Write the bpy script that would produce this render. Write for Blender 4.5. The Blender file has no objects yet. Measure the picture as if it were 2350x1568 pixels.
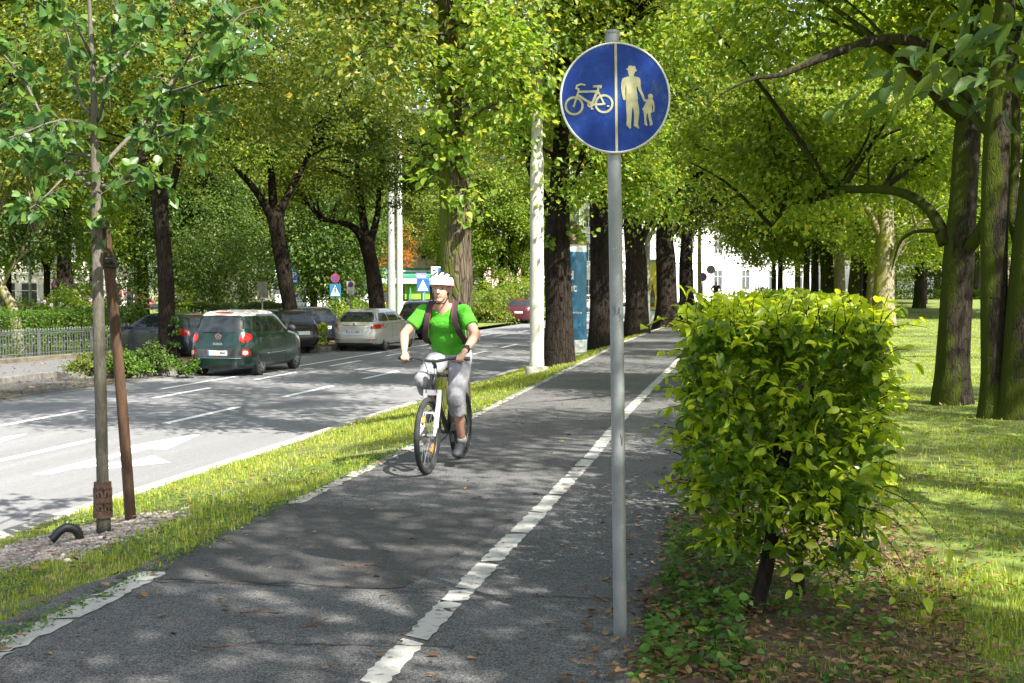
import bpy, bmesh, math, random
import numpy as np
from mathutils import Vector, Matrix, Euler

# ---------------------------------------------------------------- camera, sky, sun, exposure
SC = bpy.context.scene
COL = SC.collection
FPX, CX, CY, HZ = 3000.0, 1175.0, 784.0, 652.0      # focal length and centre in photo units, horizon row
YAW = math.atan((1800 - CX) / FPX)
PITCH = math.atan((CY - HZ) / FPX)
cam_d = bpy.data.cameras.new("camera")
cam = bpy.data.objects.new("camera", cam_d)
COL.objects.link(cam)
cam.location = (0, 0, 1.65)
cam.rotation_euler = (math.pi / 2 - PITCH, 0, YAW)
cam_d.lens = 36 * FPX / 2350
cam_d.sensor_width = 36
cam_d.clip_start, cam_d.clip_end = 0.1, 2000
SC.camera = cam

SUN_EL = math.radians(46)
SUN_DIR = Vector((0.763 * math.cos(SUN_EL), -0.647 * math.cos(SUN_EL), math.sin(SUN_EL))).normalized()
world = bpy.data.worlds.new("World")
SC.world = world
world.use_nodes = True
wn = world.node_tree.nodes
wl = world.node_tree.links
sky = wn.new("ShaderNodeTexSky")
sky.sky_type = 'NISHITA'
sky.sun_disc = False
sky.sun_elevation = SUN_EL
sky.sun_rotation = math.atan2(SUN_DIR.x, SUN_DIR.y)
sky.dust_density = 2.0
wn["Background"].inputs[1].default_value = 0.11
sky.ozone_density = 0.6
hsv = wn.new("ShaderNodeHueSaturation")
hsv.inputs["Saturation"].default_value = 0.62
wl.new(sky.outputs[0], hsv.inputs["Color"])
wl.new(hsv.outputs[0], wn["Background"].inputs[0])
sun_d = bpy.data.lights.new("sun", 'SUN')
sun_d.energy = 5.0
sun_d.angle = math.radians(0.55)
sun_d.color = (1.0, 0.95, 0.86)
sun = bpy.data.objects.new("sun", sun_d)
COL.objects.link(sun)
sun.location = SUN_DIR * 60
sun.rotation_euler = SUN_DIR.to_track_quat('Z', 'Y').to_euler()
SC.view_settings.view_transform = 'Standard'
SC.view_settings.look = 'None'
SC.view_settings.exposure = 1.6
SC.view_settings.gamma = 1
SC.view_settings.use_curve_mapping = False
cy = SC.cycles
cy.max_bounces = 7
cy.diffuse_bounces = 4
cy.glossy_bounces = 3
cy.transmission_bounces = 4
cy.transparent_max_bounces = 4
cy.caustics_reflective = cy.caustics_refractive = False
cy.sample_clamp_indirect = 6
cy.use_adaptive_sampling = True
cy.adaptive_threshold = 0.02
try:
    cy.use_denoising = True
    cy.denoiser = 'OPENIMAGEDENOISE'
    cy.denoising_input_passes = 'RGB_ALBEDO_NORMAL'
    cy.denoising_prefilter = 'ACCURATE'
except Exception:
    pass

# ---------------------------------------------------------------- positions
FWD = Vector((-math.sin(YAW), math.cos(YAW), 0))
RGT = Vector((math.cos(YAW), math.sin(YAW), 0))
def D(px, d, z=0.0):
    """World point at photo column px, distance d along the view axis, height z."""
    p = FWD * d + RGT * ((px - CX) / FPX * d)
    return Vector((p.x, p.y, z))
def P(px, py, d):
    return D(px, d, 1.65 + (HZ - py) / FPX * d)

def ipl(t, xs, ys):
    return float(np.interp(t, xs, ys))
PY = [-12, 5, 9, 12.5, 17, 27, 36, 44, 54, 100, 140]
PL = [-3.3, -3.45, -3.58, -3.66, -3.82, -4.14, -4.45, -4.5, -4.5, -4.9, -5.0]
PC = [-1.5, -1.65, -1.72, -1.8, -1.98, -2.2, -2.4, -2.5, -2.6, -3.0, -3.1]
PR = [-0.6, -0.62, -0.72, -0.85, -1.0, -1.1, -1.2, -1.3, -1.4, -1.8, -2.0]
def pleft(y): return ipl(y, PY, PL)
def pcent(y): return ipl(y, PY, PC)
def pright(y): return ipl(y, PY, PR)
ROADZ = -0.70
def gz(x, y):
    """Height of the ground."""
    xl = pleft(y)
    if x < -15.2: return -0.58
    if x < -6.95: return ROADZ
    if x < xl:
        t = (xl - x) / (xl + 6.8)
        return -0.6 * min(1, t) ** 1.1
    if x < 0.6: return 0.0
    s = min(1.0, (x - 0.6) / 4.0)
    return 0.0068 * max(0.0, y - 8) * s * s * (3 - 2 * s)

# ---------------------------------------------------------------- object helpers
def tag(o, label=None, cat=None, group=None, kind=None):
    if label: o["label"] = label
    if cat: o["category"] = cat
    if group: o["group"] = group
    if kind: o["kind"] = kind
    return o
def thing(name, label, cat, loc=(0, 0, 0), rz=0.0, group=None):
    o = bpy.data.objects.new(name, None)
    o.empty_display_size = 0.2
    COL.objects.link(o)
    o.location = loc
    o.rotation_euler = (0, 0, rz)
    return tag(o, label, cat, group)
def link(name, me, parent=None):
    o = bpy.data.objects.new(name, me)
    COL.objects.link(o)
    if parent is not None: o.parent = parent
    return o
def copy_tree(o, parent=None):
    c = o.copy()
    COL.objects.link(c)
    if parent is not None: c.parent = parent
    for ch in list(o.children): copy_tree(ch, c)
    return c
def np_mesh(name, V, F, mats, parent=None, smooth=False, midx=None):
    V = np.asarray(V, dtype=np.float32); F = np.asarray(F, dtype=np.int32)
    me = bpy.data.meshes.new(name)
    n, k = F.shape
    me.vertices.add(len(V)); me.vertices.foreach_set("co", V.ravel())
    me.loops.add(n * k); me.loops.foreach_set("vertex_index", F.ravel())
    me.polygons.add(n)
    me.polygons.foreach_set("loop_start", np.arange(0, n * k, k, dtype=np.int32))
    if midx is not None: me.polygons.foreach_set("material_index", np.asarray(midx, dtype=np.int32))
    me.polygons.foreach_set("use_smooth", np.full(n, smooth, dtype=bool))
    for m in (mats if isinstance(mats, (list, tuple)) else [mats]): me.materials.append(m)
    me.update(calc_edges=True); me.validate()
    return link(name, me, parent)

class MB:
    """Collects shapes into one mesh."""
    def __init__(s): s.v, s.f, s.m = [], [], []
    def add(s, vs, fs, mi=0):
        b = len(s.v)
        s.v += [tuple(p) for p in vs]
        s.f += [tuple(i + b for i in f) for f in fs]
        s.m += [mi] * len(fs)
        return s
    def tube(s, pts, rads, seg=8, mi=0, wob=0.0, rng=None, caps=True, flute=None):
        pts = [Vector(p) for p in pts]
        n = len(pts)
        if not isinstance(rads, (list, tuple)): rads = [rads] * n
        t0 = (pts[1] - pts[0]).normalized()
        ref = Vector((1, 0, 0)) if abs(t0.x) < 0.8 else Vector((0, 1, 0))
        u = (ref - t0 * ref.dot(t0)).normalized()
        vs, fs = [], []
        for i in range(n):
            t = (pts[min(i + 1, n - 1)] - pts[max(i - 1, 0)]).normalized()
            u = (u - t * u.dot(t)).normalized()
            w = t.cross(u)
            for k in range(seg):
                a = 2 * math.pi * k / seg
                r = rads[i]
                if wob and rng: r *= 1 + rng.uniform(-wob, wob)
                if flute: r *= flute(i / (n - 1), a)
                vs.append(pts[i] + (u * math.cos(a) + w * math.sin(a)) * r)
        for i in range(n - 1):
            for k in range(seg):
                k2 = (k + 1) % seg
                fs.append((i * seg + k, i * seg + k2, (i + 1) * seg + k2, (i + 1) * seg + k))
        if caps:
            fs.append(tuple(range(seg - 1, -1, -1)))
            fs.append(tuple(range((n - 1) * seg, n * seg)))
        return s.add(vs, fs, mi)
    def box(s, c, size, mi=0, rz=0.0, rot=None):
        hx, hy, hz = [q / 2 for q in size]
        R = rot if rot is not None else Matrix.Rotation(rz, 3, 'Z')
        c = Vector(c)
        vs = [c + R @ Vector((x, y, z)) for x in (-hx, hx) for y in (-hy, hy) for z in (-hz, hz)]
        return s.add(vs, [(0, 1, 3, 2), (4, 6, 7, 5), (0, 4, 5, 1), (2, 3, 7, 6), (0, 2, 6, 4), (1, 5, 7, 3)], mi)
    def lathe(s, prof, c=(0, 0, 0), seg=24, mi=0, axis='Z'):
        vs, fs = [], []
        for r, h in prof:
            for k in range(seg):
                a = 2 * math.pi * k / seg
                p = (r * math.cos(a), r * math.sin(a), h)
                if axis == 'Y': p = (p[0], h, p[1])
                if axis == 'X': p = (h, p[0], p[1])
                vs.append((p[0] + c[0], p[1] + c[1], p[2] + c[2]))
        for i in range(len(prof) - 1):
            for k in range(seg):
                k2 = (k + 1) % seg
                fs.append((i * seg + k, i * seg + k2, (i + 1) * seg + k2, (i + 1) * seg + k))
        fs.append(tuple(range(seg))); fs.append(tuple(range((len(prof) - 1) * seg, len(prof) * seg)))
        return s.add(vs, fs, mi)
    def prism(s, poly, axis_o, ux, uy, un, th, mi=0):
        """Polygon (2D) in the plane axis_o + x*ux + y*uy, extruded th along un."""
        o, ux, uy, un = Vector(axis_o), Vector(ux), Vector(uy), Vector(un)
        n = len(poly)
        vs = [o + ux * x + uy * y for x, y in poly] + [o + ux * x + uy * y + un * th for x, y in poly]
        fs = [tuple(range(n - 1, -1, -1)), tuple(range(n, 2 * n))]
        fs += [(i, (i + 1) % n, n + (i + 1) % n, n + i) for i in range(n)]
        return s.add(vs, fs, mi)
    def ell(s, c, r, seg=16, rings=10, mi=0, rot=None):
        c = Vector(c); R = rot if rot is not None else Matrix.Identity(3)
        vs, fs = [], []
        for i in range(1, rings):
            th = math.pi * i / rings
            for k in range(seg):
                a = 2 * math.pi * k / seg
                vs.append(c + R @ Vector((r[0] * math.sin(th) * math.cos(a), r[1] * math.sin(th) * math.sin(a), r[2] * math.cos(th))))
        for i in range(rings - 2):
            for k in range(seg):
                k2 = (k + 1) % seg
                fs.append((i * seg + k, (i + 1) * seg + k, (i + 1) * seg + k2, i * seg + k2))
        b = len(vs)
        vs += [c + R @ Vector((0, 0, r[2])), c - R @ Vector((0, 0, r[2]))]
        for k in range(seg):
            k2 = (k + 1) % seg
            fs.append((b, k, k2)); fs.append((b + 1, (rings - 2) * seg + k2, (rings - 2) * seg + k))
        return s.add(vs, fs, mi)
    def build(s, name, mats, parent=None, smooth=False, angle=None, bevel=0.0):
        me = bpy.data.meshes.new(name)
        me.from_pydata(s.v, [], s.f)
        for m in (mats if isinstance(mats, (list, tuple)) else [mats]): me.materials.append(m)
        me.polygons.foreach_set("material_index", s.m)
        bm = bmesh.new(); bm.from_mesh(me)
        bmesh.ops.recalc_face_normals(bm, faces=bm.faces)
        if angle is not None:
            for e in bm.edges:
                if len(e.link_faces) == 2 and e.calc_face_angle(0) > math.radians(angle): e.smooth = False
        bm.to_mesh(me); bm.free()
        if smooth: me.polygons.foreach_set("use_smooth", [True] * len(me.polygons))
        me.update()
        o = link(name, me, parent)
        if bevel:
            b = o.modifiers.new("bevel", 'BEVEL'); b.width = bevel; b.segments = 2; b.limit_method = 'ANGLE'
        return o

# ---------------------------------------------------------------- materials
def new_mat(name):
    m = bpy.data.materials.new(name); m.use_nodes = True
    nt = m.node_tree
    return m, nt.nodes, nt.links, nt.nodes["Principled BSDF"]
def ramp(n, stops):
    r = n.new("ShaderNodeValToRGB")
    e = r.color_ramp.elements
    while len(e) > 1: e.remove(e[0])
    e[0].position, e[0].color = stops[0][0], (*stops[0][1], 1)
    for p, c in stops[1:]:
        q = e.new(p); q.color = (*c, 1)
    return r
def noise(n, l, scale, detail=3, rough=0.6, vec=None, dist=0.0):
    t = n.new("ShaderNodeTexNoise")
    t.inputs["Scale"].default_value = scale; t.inputs["Detail"].default_value = detail
    t.inputs["Roughness"].default_value = rough; t.inputs["Distortion"].default_value = dist
    if vec is not None: l.new(vec, t.inputs["Vector"])
    return t
def coords(n, l, kind="Object", scale=(1, 1, 1)):
    tc = n.new("ShaderNodeTexCoord")
    mp = n.new("ShaderNodeMapping"); mp.inputs["Scale"].default_value = scale
    l.new(tc.outputs[kind], mp.inputs["Vector"])
    return mp.outputs["Vector"]
def mixc(n, l, a, b, f):
    m = n.new("ShaderNodeMix"); m.data_type = 'RGBA'
    for s, v in ((6, a), (7, b)):
        if isinstance(v, tuple): m.inputs[s].default_value = (*v, 1)
        else: l.new(v, m.inputs[s])
    if isinstance(f, float): m.inputs[0].default_value = f
    else: l.new(f, m.inputs[0])
    return m.outputs[2]
def bump(n, l, bs, h, strength, dist=0.02):
    b = n.new("ShaderNodeBump"); b.inputs["Strength"].default_value = strength; b.inputs["Distance"].default_value = dist
    l.new(h, b.inputs["Height"]); l.new(b.outputs[0], bs.inputs["Normal"])
def M(name, c1, c2=None, scale=6.0, rough=0.6, metal=0.0, bmp=0.0, bscale=None, coat=0.0, lo=0.35, hi=0.65, stretch=(1, 1, 1), detail=4, spec=None):
    m, n, l, bs = new_mat(name)
    bs.inputs["Roughness"].default_value = rough; bs.inputs["Metallic"].default_value = metal
    bs.inputs["Coat Weight"].default_value = coat
    if spec is not None: bs.inputs["Specular IOR Level"].default_value = spec
    v = coords(n, l, "Object", stretch)
    t = noise(n, l, scale, detail, 0.6, v)
    if c2 is None: c2 = tuple(min(1, c * 0.82) for c in c1)
    r = ramp(n, [(lo, c1), (hi, c2)])
    l.new(t.outputs["Fac"], r.inputs["Fac"]); l.new(r.outputs[0], bs.inputs["Base Color"])
    if bmp:
        t2 = noise(n, l, bscale or scale * 3, 4, 0.6, v)
        bump(n, l, bs, t2.outputs["Fac"], bmp)
    return m
def leaf_mat(name, stops, trans=0.45, rough=0.45, tmul=(2.2, 2.0, 1.2), spec=0.4):
    """stops: ramp over the random value of each leaf."""
    m, n, l, bs = new_mat(name)
    g = n.new("ShaderNodeNewGeometry")
    v = coords(n, l, "Object")
    big = noise(n, l, 0.45, 2, 0.5, v)
    ad = n.new("ShaderNodeMath"); ad.operation = 'MULTIPLY_ADD'
    l.new(big.outputs["Fac"], ad.inputs[0]); ad.inputs[1].default_value = 0.55; 
    sc = n.new("ShaderNodeMath"); sc.operation = 'MULTIPLY_ADD'
    l.new(g.outputs["Random Per Island"], sc.inputs[0]); sc.inputs[1].default_value = 0.72; sc.inputs[2].default_value = -0.13
    l.new(sc.outputs[0], ad.inputs[2])
    r = ramp(n, stops); l.new(ad.outputs[0], r.inputs["Fac"])
    l.new(r.outputs[0], bs.inputs["Base Color"])
    bs.inputs["Roughness"].default_value = rough
    bs.inputs["Specular IOR Level"].default_value = spec
    tr = n.new("ShaderNodeBsdfTranslucent")
    mu = n.new("ShaderNodeMix"); mu.data_type = 'RGBA'; mu.blend_type = 'MULTIPLY'; mu.inputs[0].default_value = 1
    l.new(r.outputs[0], mu.inputs[6]); mu.inputs[7].default_value = (*tmul, 1)
    l.new(mu.outputs[2], tr.inputs["Color"])
    mx = n.new("ShaderNodeMixShader"); mx.inputs[0].default_value = trans
    l.new(bs.outputs[0], mx.inputs[1]); l.new(tr.outputs[0], mx.inputs[2])
    l.new(mx.outputs[0], n["Material Output"].inputs["Surface"])
    return m
G = lambda a, b, c: (a, b, c)
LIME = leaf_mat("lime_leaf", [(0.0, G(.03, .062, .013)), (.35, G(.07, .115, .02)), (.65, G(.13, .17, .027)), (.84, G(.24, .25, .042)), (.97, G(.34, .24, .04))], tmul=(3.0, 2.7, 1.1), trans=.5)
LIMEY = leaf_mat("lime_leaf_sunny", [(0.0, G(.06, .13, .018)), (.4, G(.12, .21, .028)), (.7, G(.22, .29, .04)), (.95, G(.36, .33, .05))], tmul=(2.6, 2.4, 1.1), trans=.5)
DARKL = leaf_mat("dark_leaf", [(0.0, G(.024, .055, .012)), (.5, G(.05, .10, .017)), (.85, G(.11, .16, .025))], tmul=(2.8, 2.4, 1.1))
PARK = leaf_mat("park_leaf", [(0.0, G(.055, .105, .013)), (.4, G(.11, .195, .022)), (.7, G(.20, .285, .034)), (.95, G(.32, .36, .05))], trans=.55, tmul=(2.7, 2.2, 1.1))
YOUNG = leaf_mat("young_leaf", [(0.0, G(.035, .09, .026)), (.5, G(.07, .15, .035)), (.85, G(.14, .23, .04)), (.97, G(.27, .30, .04))], trans=.42, rough=.38)
HEDGE = leaf_mat("hornbeam_leaf", [(0.0, G(.028, .068, .010)), (.35, G(.065, .13, .013)), (.62, G(.13, .215, .018)), (.84, G(.23, .30, .024)), (.97, G(.26, .14, .04))], trans=.5, rough=.33, spec=.5, tmul=(2.6, 2.3, 1.0))
CLIP = leaf_mat("clipped_leaf", [(0.0, G(.03, .075, .012)), (.5, G(.075, .15, .018)), (.9, G(.15, .24, .026))], trans=.4)
IVY = leaf_mat("ground_cover_leaf", [(0.0, G(.03, .08, .015)), (.5, G(.06, .15, .022)), (.8, G(.12, .22, .03)), (.97, G(.22, .22, .04))], trans=.3)
ORANGE = leaf_mat("autumn_leaf", [(0.0, G(.10, .10, .02)), (.4, G(.25, .13, .025)), (.8, G(.42, .16, .03))])
GRASS = leaf_mat("grass_blade", [(0.0, G(.11, .18, .022)), (.4, G(.21, .28, .034)), (.75, G(.36, .40, .06)), (.95, G(.50, .45, .17))], trans=.42)
LITTER = leaf_mat("dead_leaf", [(0.0, G(.06, .030, .016)), (.35, G(.13, .065, .028)), (.62, G(.22, .12, .05)), (.85, G(.32, .22, .10)), (.98, G(.38, .30, .07))], trans=.12, rough=.6, tmul=(1.2, 1, .8))

def bark(name, c1, c2, moss=None, mossamt=0.5, vs=1.0, bs_=0.8, crack=.75):
    m, n, l, bs = new_mat(name)
    v = coords(n, l, "Object", (9 * vs, 9 * vs, 1.7 * vs))
    t = noise(n, l, 1.6, 6, 0.65, v, 0.6)
    vor = n.new("ShaderNodeTexVoronoi"); vor.feature = 'DISTANCE_TO_EDGE'; vor.inputs["Scale"].default_value = 1.9
    l.new(v, vor.inputs["Vector"])
    r = ramp(n, [(.28, c2), (.5, c1), (.75, tuple(min(1, q * 1.5) for q in c1))])
    l.new(t.outputs["Fac"], r.inputs["Fac"])
    cr = ramp(n, [(0.0, (.25, .25, .25)), (.12, (1, 1, 1))]); l.new(vor.outputs["Distance"], cr.inputs["Fac"])
    mu = n.new("ShaderNodeMix"); mu.data_type = 'RGBA'; mu.blend_type = 'MULTIPLY'; mu.inputs[0].default_value = crack
    l.new(r.outputs[0], mu.inputs[6]); l.new(cr.outputs[0], mu.inputs[7])
    out = mu.outputs[2]
    if moss:
        v2 = coords(n, l, "Object", (1.4, 1.4, .55))
        t2 = noise(n, l, 2.2, 5, .65, v2)
        g = n.new("ShaderNodeNewGeometry"); sx = n.new("ShaderNodeSeparateXYZ"); l.new(g.outputs["Normal"], sx.inputs[0])
        ma = n.new("ShaderNodeMath"); ma.operation = 'MULTIPLY_ADD'; l.new(sx.outputs[0], ma.inputs[0]); ma.inputs[1].default_value = -.22; l.new(t2.outputs["Fac"], ma.inputs[2])
        rr = ramp(n, [(.62 - mossamt * .3, (0, 0, 0)), (.75 - mossamt * .3, (1, 1, 1))]); l.new(ma.outputs[0], rr.inputs["Fac"])
        out = mixc(n, l, out, moss, rr.outputs[0])
    l.new(out, bs.inputs["Base Color"]); bs.inputs["Roughness"].default_value = .9; bs.inputs["Specular IOR Level"].default_value = .12
    ad = n.new("ShaderNodeMath"); ad.operation = 'MULTIPLY_ADD'; l.new(cr.outputs[0], ad.inputs[0]); ad.inputs[1].default_value = .6; l.new(t.outputs["Fac"], ad.inputs[2])
    bump(n, l, bs, ad.outputs[0], bs_, .04)
    return m
BARK = bark("dark_bark", (.026, .020, .015), (.009, .007, .006))
BARKM = bark("mossy_bark", (.10, .08, .055), (.022, .018, .013), (.075, .10, .008), .6)
BARKG = bark("lichen_bark", (.030, .025, .017), (.010, .008, .006), (.045, .06, .006), .6, 1.8, .5)
BARKY = bark("young_bark", (.12, .108, .085), (.075, .067, .052), None, 0, 2.5, .2, .25)
BARKP = bark("pale_bark", (.27, .24, .16), (.12, .10, .06), (.20, .20, .04), .5, 1.5, .4)
TWIG = M("twig_bark", (.075, .06, .045), (.14, .115, .085), 9, .85)
# ---------------------------------------------------------------- ground, road, path
def asphalt(name, lo, hi, agg=95.0, rough=.85, speck=.35, wet=None, tint=(1, 1, 1.02), streak=None):
    m, n, l, bs = new_mat(name)
    v = coords(n, l)
    vo = n.new("ShaderNodeTexVoronoi"); vo.inputs["Scale"].default_value = agg; l.new(v, vo.inputs["Vector"])
    sx = n.new("ShaderNodeSeparateColor"); l.new(vo.outputs["Color"], sx.inputs[0])
    t = noise(n, l, .9, 6, .62, coords(n, l, "Object", streak) if streak else v)
    t2 = noise(n, l, 14, 4, .6, v)
    def mad(a, k, c):
        q = n.new("ShaderNodeMath"); q.operation = 'MULTIPLY_ADD'; l.new(a, q.inputs[0]); q.inputs[1].default_value = k
        if c is None: q.inputs[2].default_value = 0
        else: l.new(c, q.inputs[2])
        return q.outputs[0]
    val = mad(sx.outputs[0], speck, mad(t.outputs["Fac"], .62 * (1 - speck), mad(t2.outputs["Fac"], .38 * (1 - speck), None)))
    c = lambda q: tuple(q * k for k in tint)
    r = ramp(n, [(.22, c(lo)), (.52, c(lo + (hi - lo) * .38)), (.85, c(hi))])
    l.new(val, r.inputs["Fac"])
    l.new(r.outputs[0], bs.inputs["Base Color"]); bs.inputs["Roughness"].default_value = rough
    bs.inputs["Specular IOR Level"].default_value = .22
    if wet:
        w = noise(n, l, .7, 3, .5, v); rr = ramp(n, [(.48, (.12,) * 3), (.58, (.8,) * 3)]); l.new(w.outputs["Fac"], rr.inputs["Fac"])
        l.new(rr.outputs[0], bs.inputs["Roughness"])
    bump(n, l, bs, vo.outputs["Distance"], .35, .006)
    return m
PATHM = asphalt("path_asphalt", .024, .235, 150, .85, .46, tint=(1.01, 1, .99))
PATCHM = asphalt("patch_asphalt", .026, .15, 190, .8, .45, tint=(1.02, 1, .98))
ROADM = asphalt("road_asphalt", .13, .31, 110, .85, .25, streak=(1.6, .05, 1))
PARKM = asphalt("parking_asphalt", .06, .15, 100, .7, .3, wet=True)
PAVEM = asphalt("pavement_asphalt", .10, .20, 100, .85, .3)
CONC = M("kerb_concrete", (.38, .36, .32), (.24, .23, .20), 7, .9, bmp=.3, bscale=60)
STONE = M("kerb_stone", (.20, .19, .175), (.08, .08, .075), 5, .9, bmp=.4, bscale=30)
SOIL = M("soil", (.055, .038, .025), (.13, .095, .06), 3.5, .95, bmp=.8, bscale=26)
TURF = M("turf_soil", (.06, .07, .02), (.15, .18, .035), 2.2, .95, bmp=.6, bscale=40, detail=8)
TURF2 = M("lawn_turf", (.085, .095, .025), (.17, .235, .03), 1.9, .95, bmp=.6, bscale=40, detail=8)
PAINT = M("worn_paint", (.45, .44, .40), (.11, .11, .10), 20, .8, bmp=.4, bscale=120, lo=.56, hi=.68, detail=7)
PAINTR = M("road_paint", (.86, .86, .84), (.74, .74, .72), 9, .7)
BASEM = M("far_ground", (.14, .16, .06), (.20, .19, .11), .15, .95)
PLAZAM = M("plaza_paving", (.55, .53, .49), (.45, .43, .40), .6, .9)

def sheet(name, xs, ys, zf, mat_, jit=0.0, seed=1):
    rng = np.random.default_rng(seed)
    V, F = [], []
    ny = len(ys)
    rows = [xs(y) if callable(xs) else xs for y in ys]
    nx = len(rows[0])
    for j, y in enumerate(ys):
        for i, x in enumerate(rows[j]):
            z = zf(x, y) + (rng.uniform(-jit, jit) if 0 < i < nx - 1 else 0)
            V.append((x, y, z))
    for j in range(ny - 1):
        for i in range(nx - 1):
            F.append((j * nx + i, j * nx + i + 1, (j + 1) * nx + i + 1, (j + 1) * nx + i))
    o = np_mesh(name, V, F, mat_, smooth=True)
    return tag(o, kind="structure")
YS = list(np.concatenate([np.arange(-12, 40, .5), np.arange(40, 141, 4)]))
sheet("ground", [-420, 420], [-120, 700], lambda x, y: -1.0, BASEM)
sheet("path", lambda y: np.linspace(pleft(y) - (.26 if y < 7 else .1), pright(y) + .25, 6), YS, lambda x, y: 0.0, PATHM)
sheet("verge", lambda y: np.linspace(-6.80, pleft(y) - (.16 if y < 7 else 0), 16), YS, lambda x, y: gz(x, y) - (0.012 if x > pleft(y) - .02 else 0), TURF, .012, 2)
LX = np.concatenate([np.linspace(0, 1.4, 8), np.linspace(1.8, 9, 14), [14, 25, 45, 80]])
sheet("lawn", lambda y: pright(y) + .02 + LX, list(np.arange(-12, 40, .7)) + list(np.arange(40, 105, 5)), lambda x, y: gz(x, y) + .004, TURF2, .012, 3)
sheet("bed_soil", lambda y: np.linspace(pright(y) + .05 - .12 * math.sin(y * 3), 1.15 + .35 * math.sin(y * 1.7) + .1 * math.sin(y * 6.1), 18), list(np.arange(-2, 36, .4)), lambda x, y: gz(x, y) + (.014 if x < .6 + .3 * math.sin(y * 3.3) else -.006), SOIL, .010, 4)
sheet("road", [-15.2, -11, -6.95], [-40, 0, 40, 80, 104], lambda x, y: ROADZ, ROADM)
sheet("cross_street", [-90, -15.2, 60], [104, 112, 136], lambda x, y: ROADZ + .004, ROADM)
sheet("plaza", [-6.9, 0, 40], [104, 120, 150], lambda x, y: -.06, PLAZAM)
sheet("parking_bay", [-18.0, -15.38], [-20, 20, 30.6], lambda x, y: ROADZ + .004, PARKM)
sheet("parking_row", [-21.6, -15.38], [30.6, 45, 60], lambda x, y: ROADZ + .002, PARKM)
sheet("pavement", [-23.6, -21, -18.15], [-20, 20, 38], lambda x, y: -.57, PAVEM)
sheet("garden_lawn", [-120, -60, -20.6], [-30, 20, 60, 103.5], lambda x, y: -.585, TURF2)
def strip_box(name, x0, x1, y0, y1, z0, z1, mat_, bev=.015):
    b = MB(); b.box(((x0 + x1) / 2, (y0 + y1) / 2, (z0 + z1) / 2), (x1 - x0, y1 - y0, z1 - z0))
    return tag(b.build(name, mat_, bevel=bev), kind="structure")
strip_box("kerb", -6.97, -6.74, -30, 103.5, -.9, -.585, CONC)
strip_box("gutter", -15.38, -15.2, -30, 60, -.95, ROADZ + .012, STONE, .006)
strip_box("pavement_kerb", -18.15, -18.0, -20, 30.0, -.9, -.55, STONE)

def ribbon(name, pts, w, z, mat_, rag=.2, step=.05, gap=.25, seed=3, kind="structure"):
    """A painted line with ragged edges and broken places along a polyline."""
    rng = random.Random(seed)
    b = MB()
    y0, y1 = pts[0], pts[1]
    fx = pts[2]
    y = y0
    while y < y1:
        L = rng.uniform(.25, .9)
        n = max(3, int(L / step))
        vs, fs = [], []
        sl = rng.uniform(-.04, .04)
        for i in range(n + 1):
            yy = y + L * i / n
            cx_ = fx(yy)
            e0 = rng.uniform(-1, 1) * rag * w * .5; e1 = rng.uniform(-1, 1) * rag * w * .5
            vs += [(cx_ - w / 2 + e0, yy - sl, z), (cx_ + w / 2 + e1, yy + sl, z)]
        for i in range(n): fs.append((2 * i, 2 * i + 1, 2 * i + 3, 2 * i + 2))
        b.add(vs, fs)
        y += L + (rng.uniform(.012, .03) if rng.random() > gap else rng.uniform(.03, .09))
    return tag(b.build(name, mat_), kind=kind)
ribbon("centre_line", (2.5, 60, pcent), .13, .005, PAINT, .17, gap=.4)
ribbon("edge_line", (2.5, 6.62, lambda y: pleft(y) - .0), .15, .005, PAINT, .3, gap=.4, seed=5)
ribbon("edge_strip", (9.2, 60, lambda y: pleft(y) - .01), .11, .005, CONC, .35, gap=.3, seed=6)
# repaired darker patch of the path
def patch(name, poly, z, mat_, sub=.12, rag=.03, seed=7):
    rng = random.Random(seed)
    out = []
    n = len(poly)
    for i in range(n):
        a, c = Vector(poly[i]), Vector(poly[(i + 1) % n])
        k = max(1, int((c - a).length / sub))
        for j in range(k):
            p = a.lerp(c, j / k)
            out.append((p.x + rng.uniform(-rag, rag), p.y + rng.uniform(-rag, rag), z))
    b = MB(); b.add(out, [tuple(range(len(out)))])
    return tag(b.build(name, mat_), kind="structure")
patch("asphalt_patch", [(-3.66, 6.68), (-2.0, 6.75), (-1.86, 9.0), (-3.62, 9.2)], .004, PATCHM)
#patch("ragged_edge", [(-3.78, 2.5), (-3.50, 2.5), (-3.52, 9.2), (-3.86, 9.2)], .0025, PATCHM, rag=.05)
# thin cracks in the path
def crack(name, pts, w, z=.0055, seed=1):
    rng = random.Random(seed); vs, fs = [], []
    k = 0
    for (x0, y0), (x1, y1) in zip(pts[:-1], pts[1:]):
        n = max(2, int(math.hypot(x1 - x0, y1 - y0) / .05))
        for j in range(n):
            t = j / n
            x, y = x0 + (x1 - x0) * t, y0 + (y1 - y0) * t + rng.uniform(-.02, .02)
            ww = w * rng.uniform(.3, 1)
            vs += [(x, y - ww / 2, z), (x, y + ww / 2, z)]; k += 1
    fs = [(2 * i, 2 * i + 2, 2 * i + 3, 2 * i + 1) for i in range(k - 1)]
    b = MB(); b.add(vs, fs); return tag(b.build(name, CRACKM), kind="structure")
CRACKM = M("crack_dirt", (.025, .025, .022), (.05, .045, .04), 20, .95)
crack("crack", [(-2.05, 6.66), (-1.2, 6.72), (-.6, 6.75)], .014, seed=2)
crack("crack", [(-3.5, 6.62), (-2.0, 6.72)], .022, seed=3)
crack("crack", [(-2.5, 5.55), (-1.95, 5.62), (-1.4, 5.7)], .016, seed=4)
crack("crack", [(-1.95, 6.8), (-1.8, 8.4), (-1.9, 9.0)], .02, seed=5)

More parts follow.
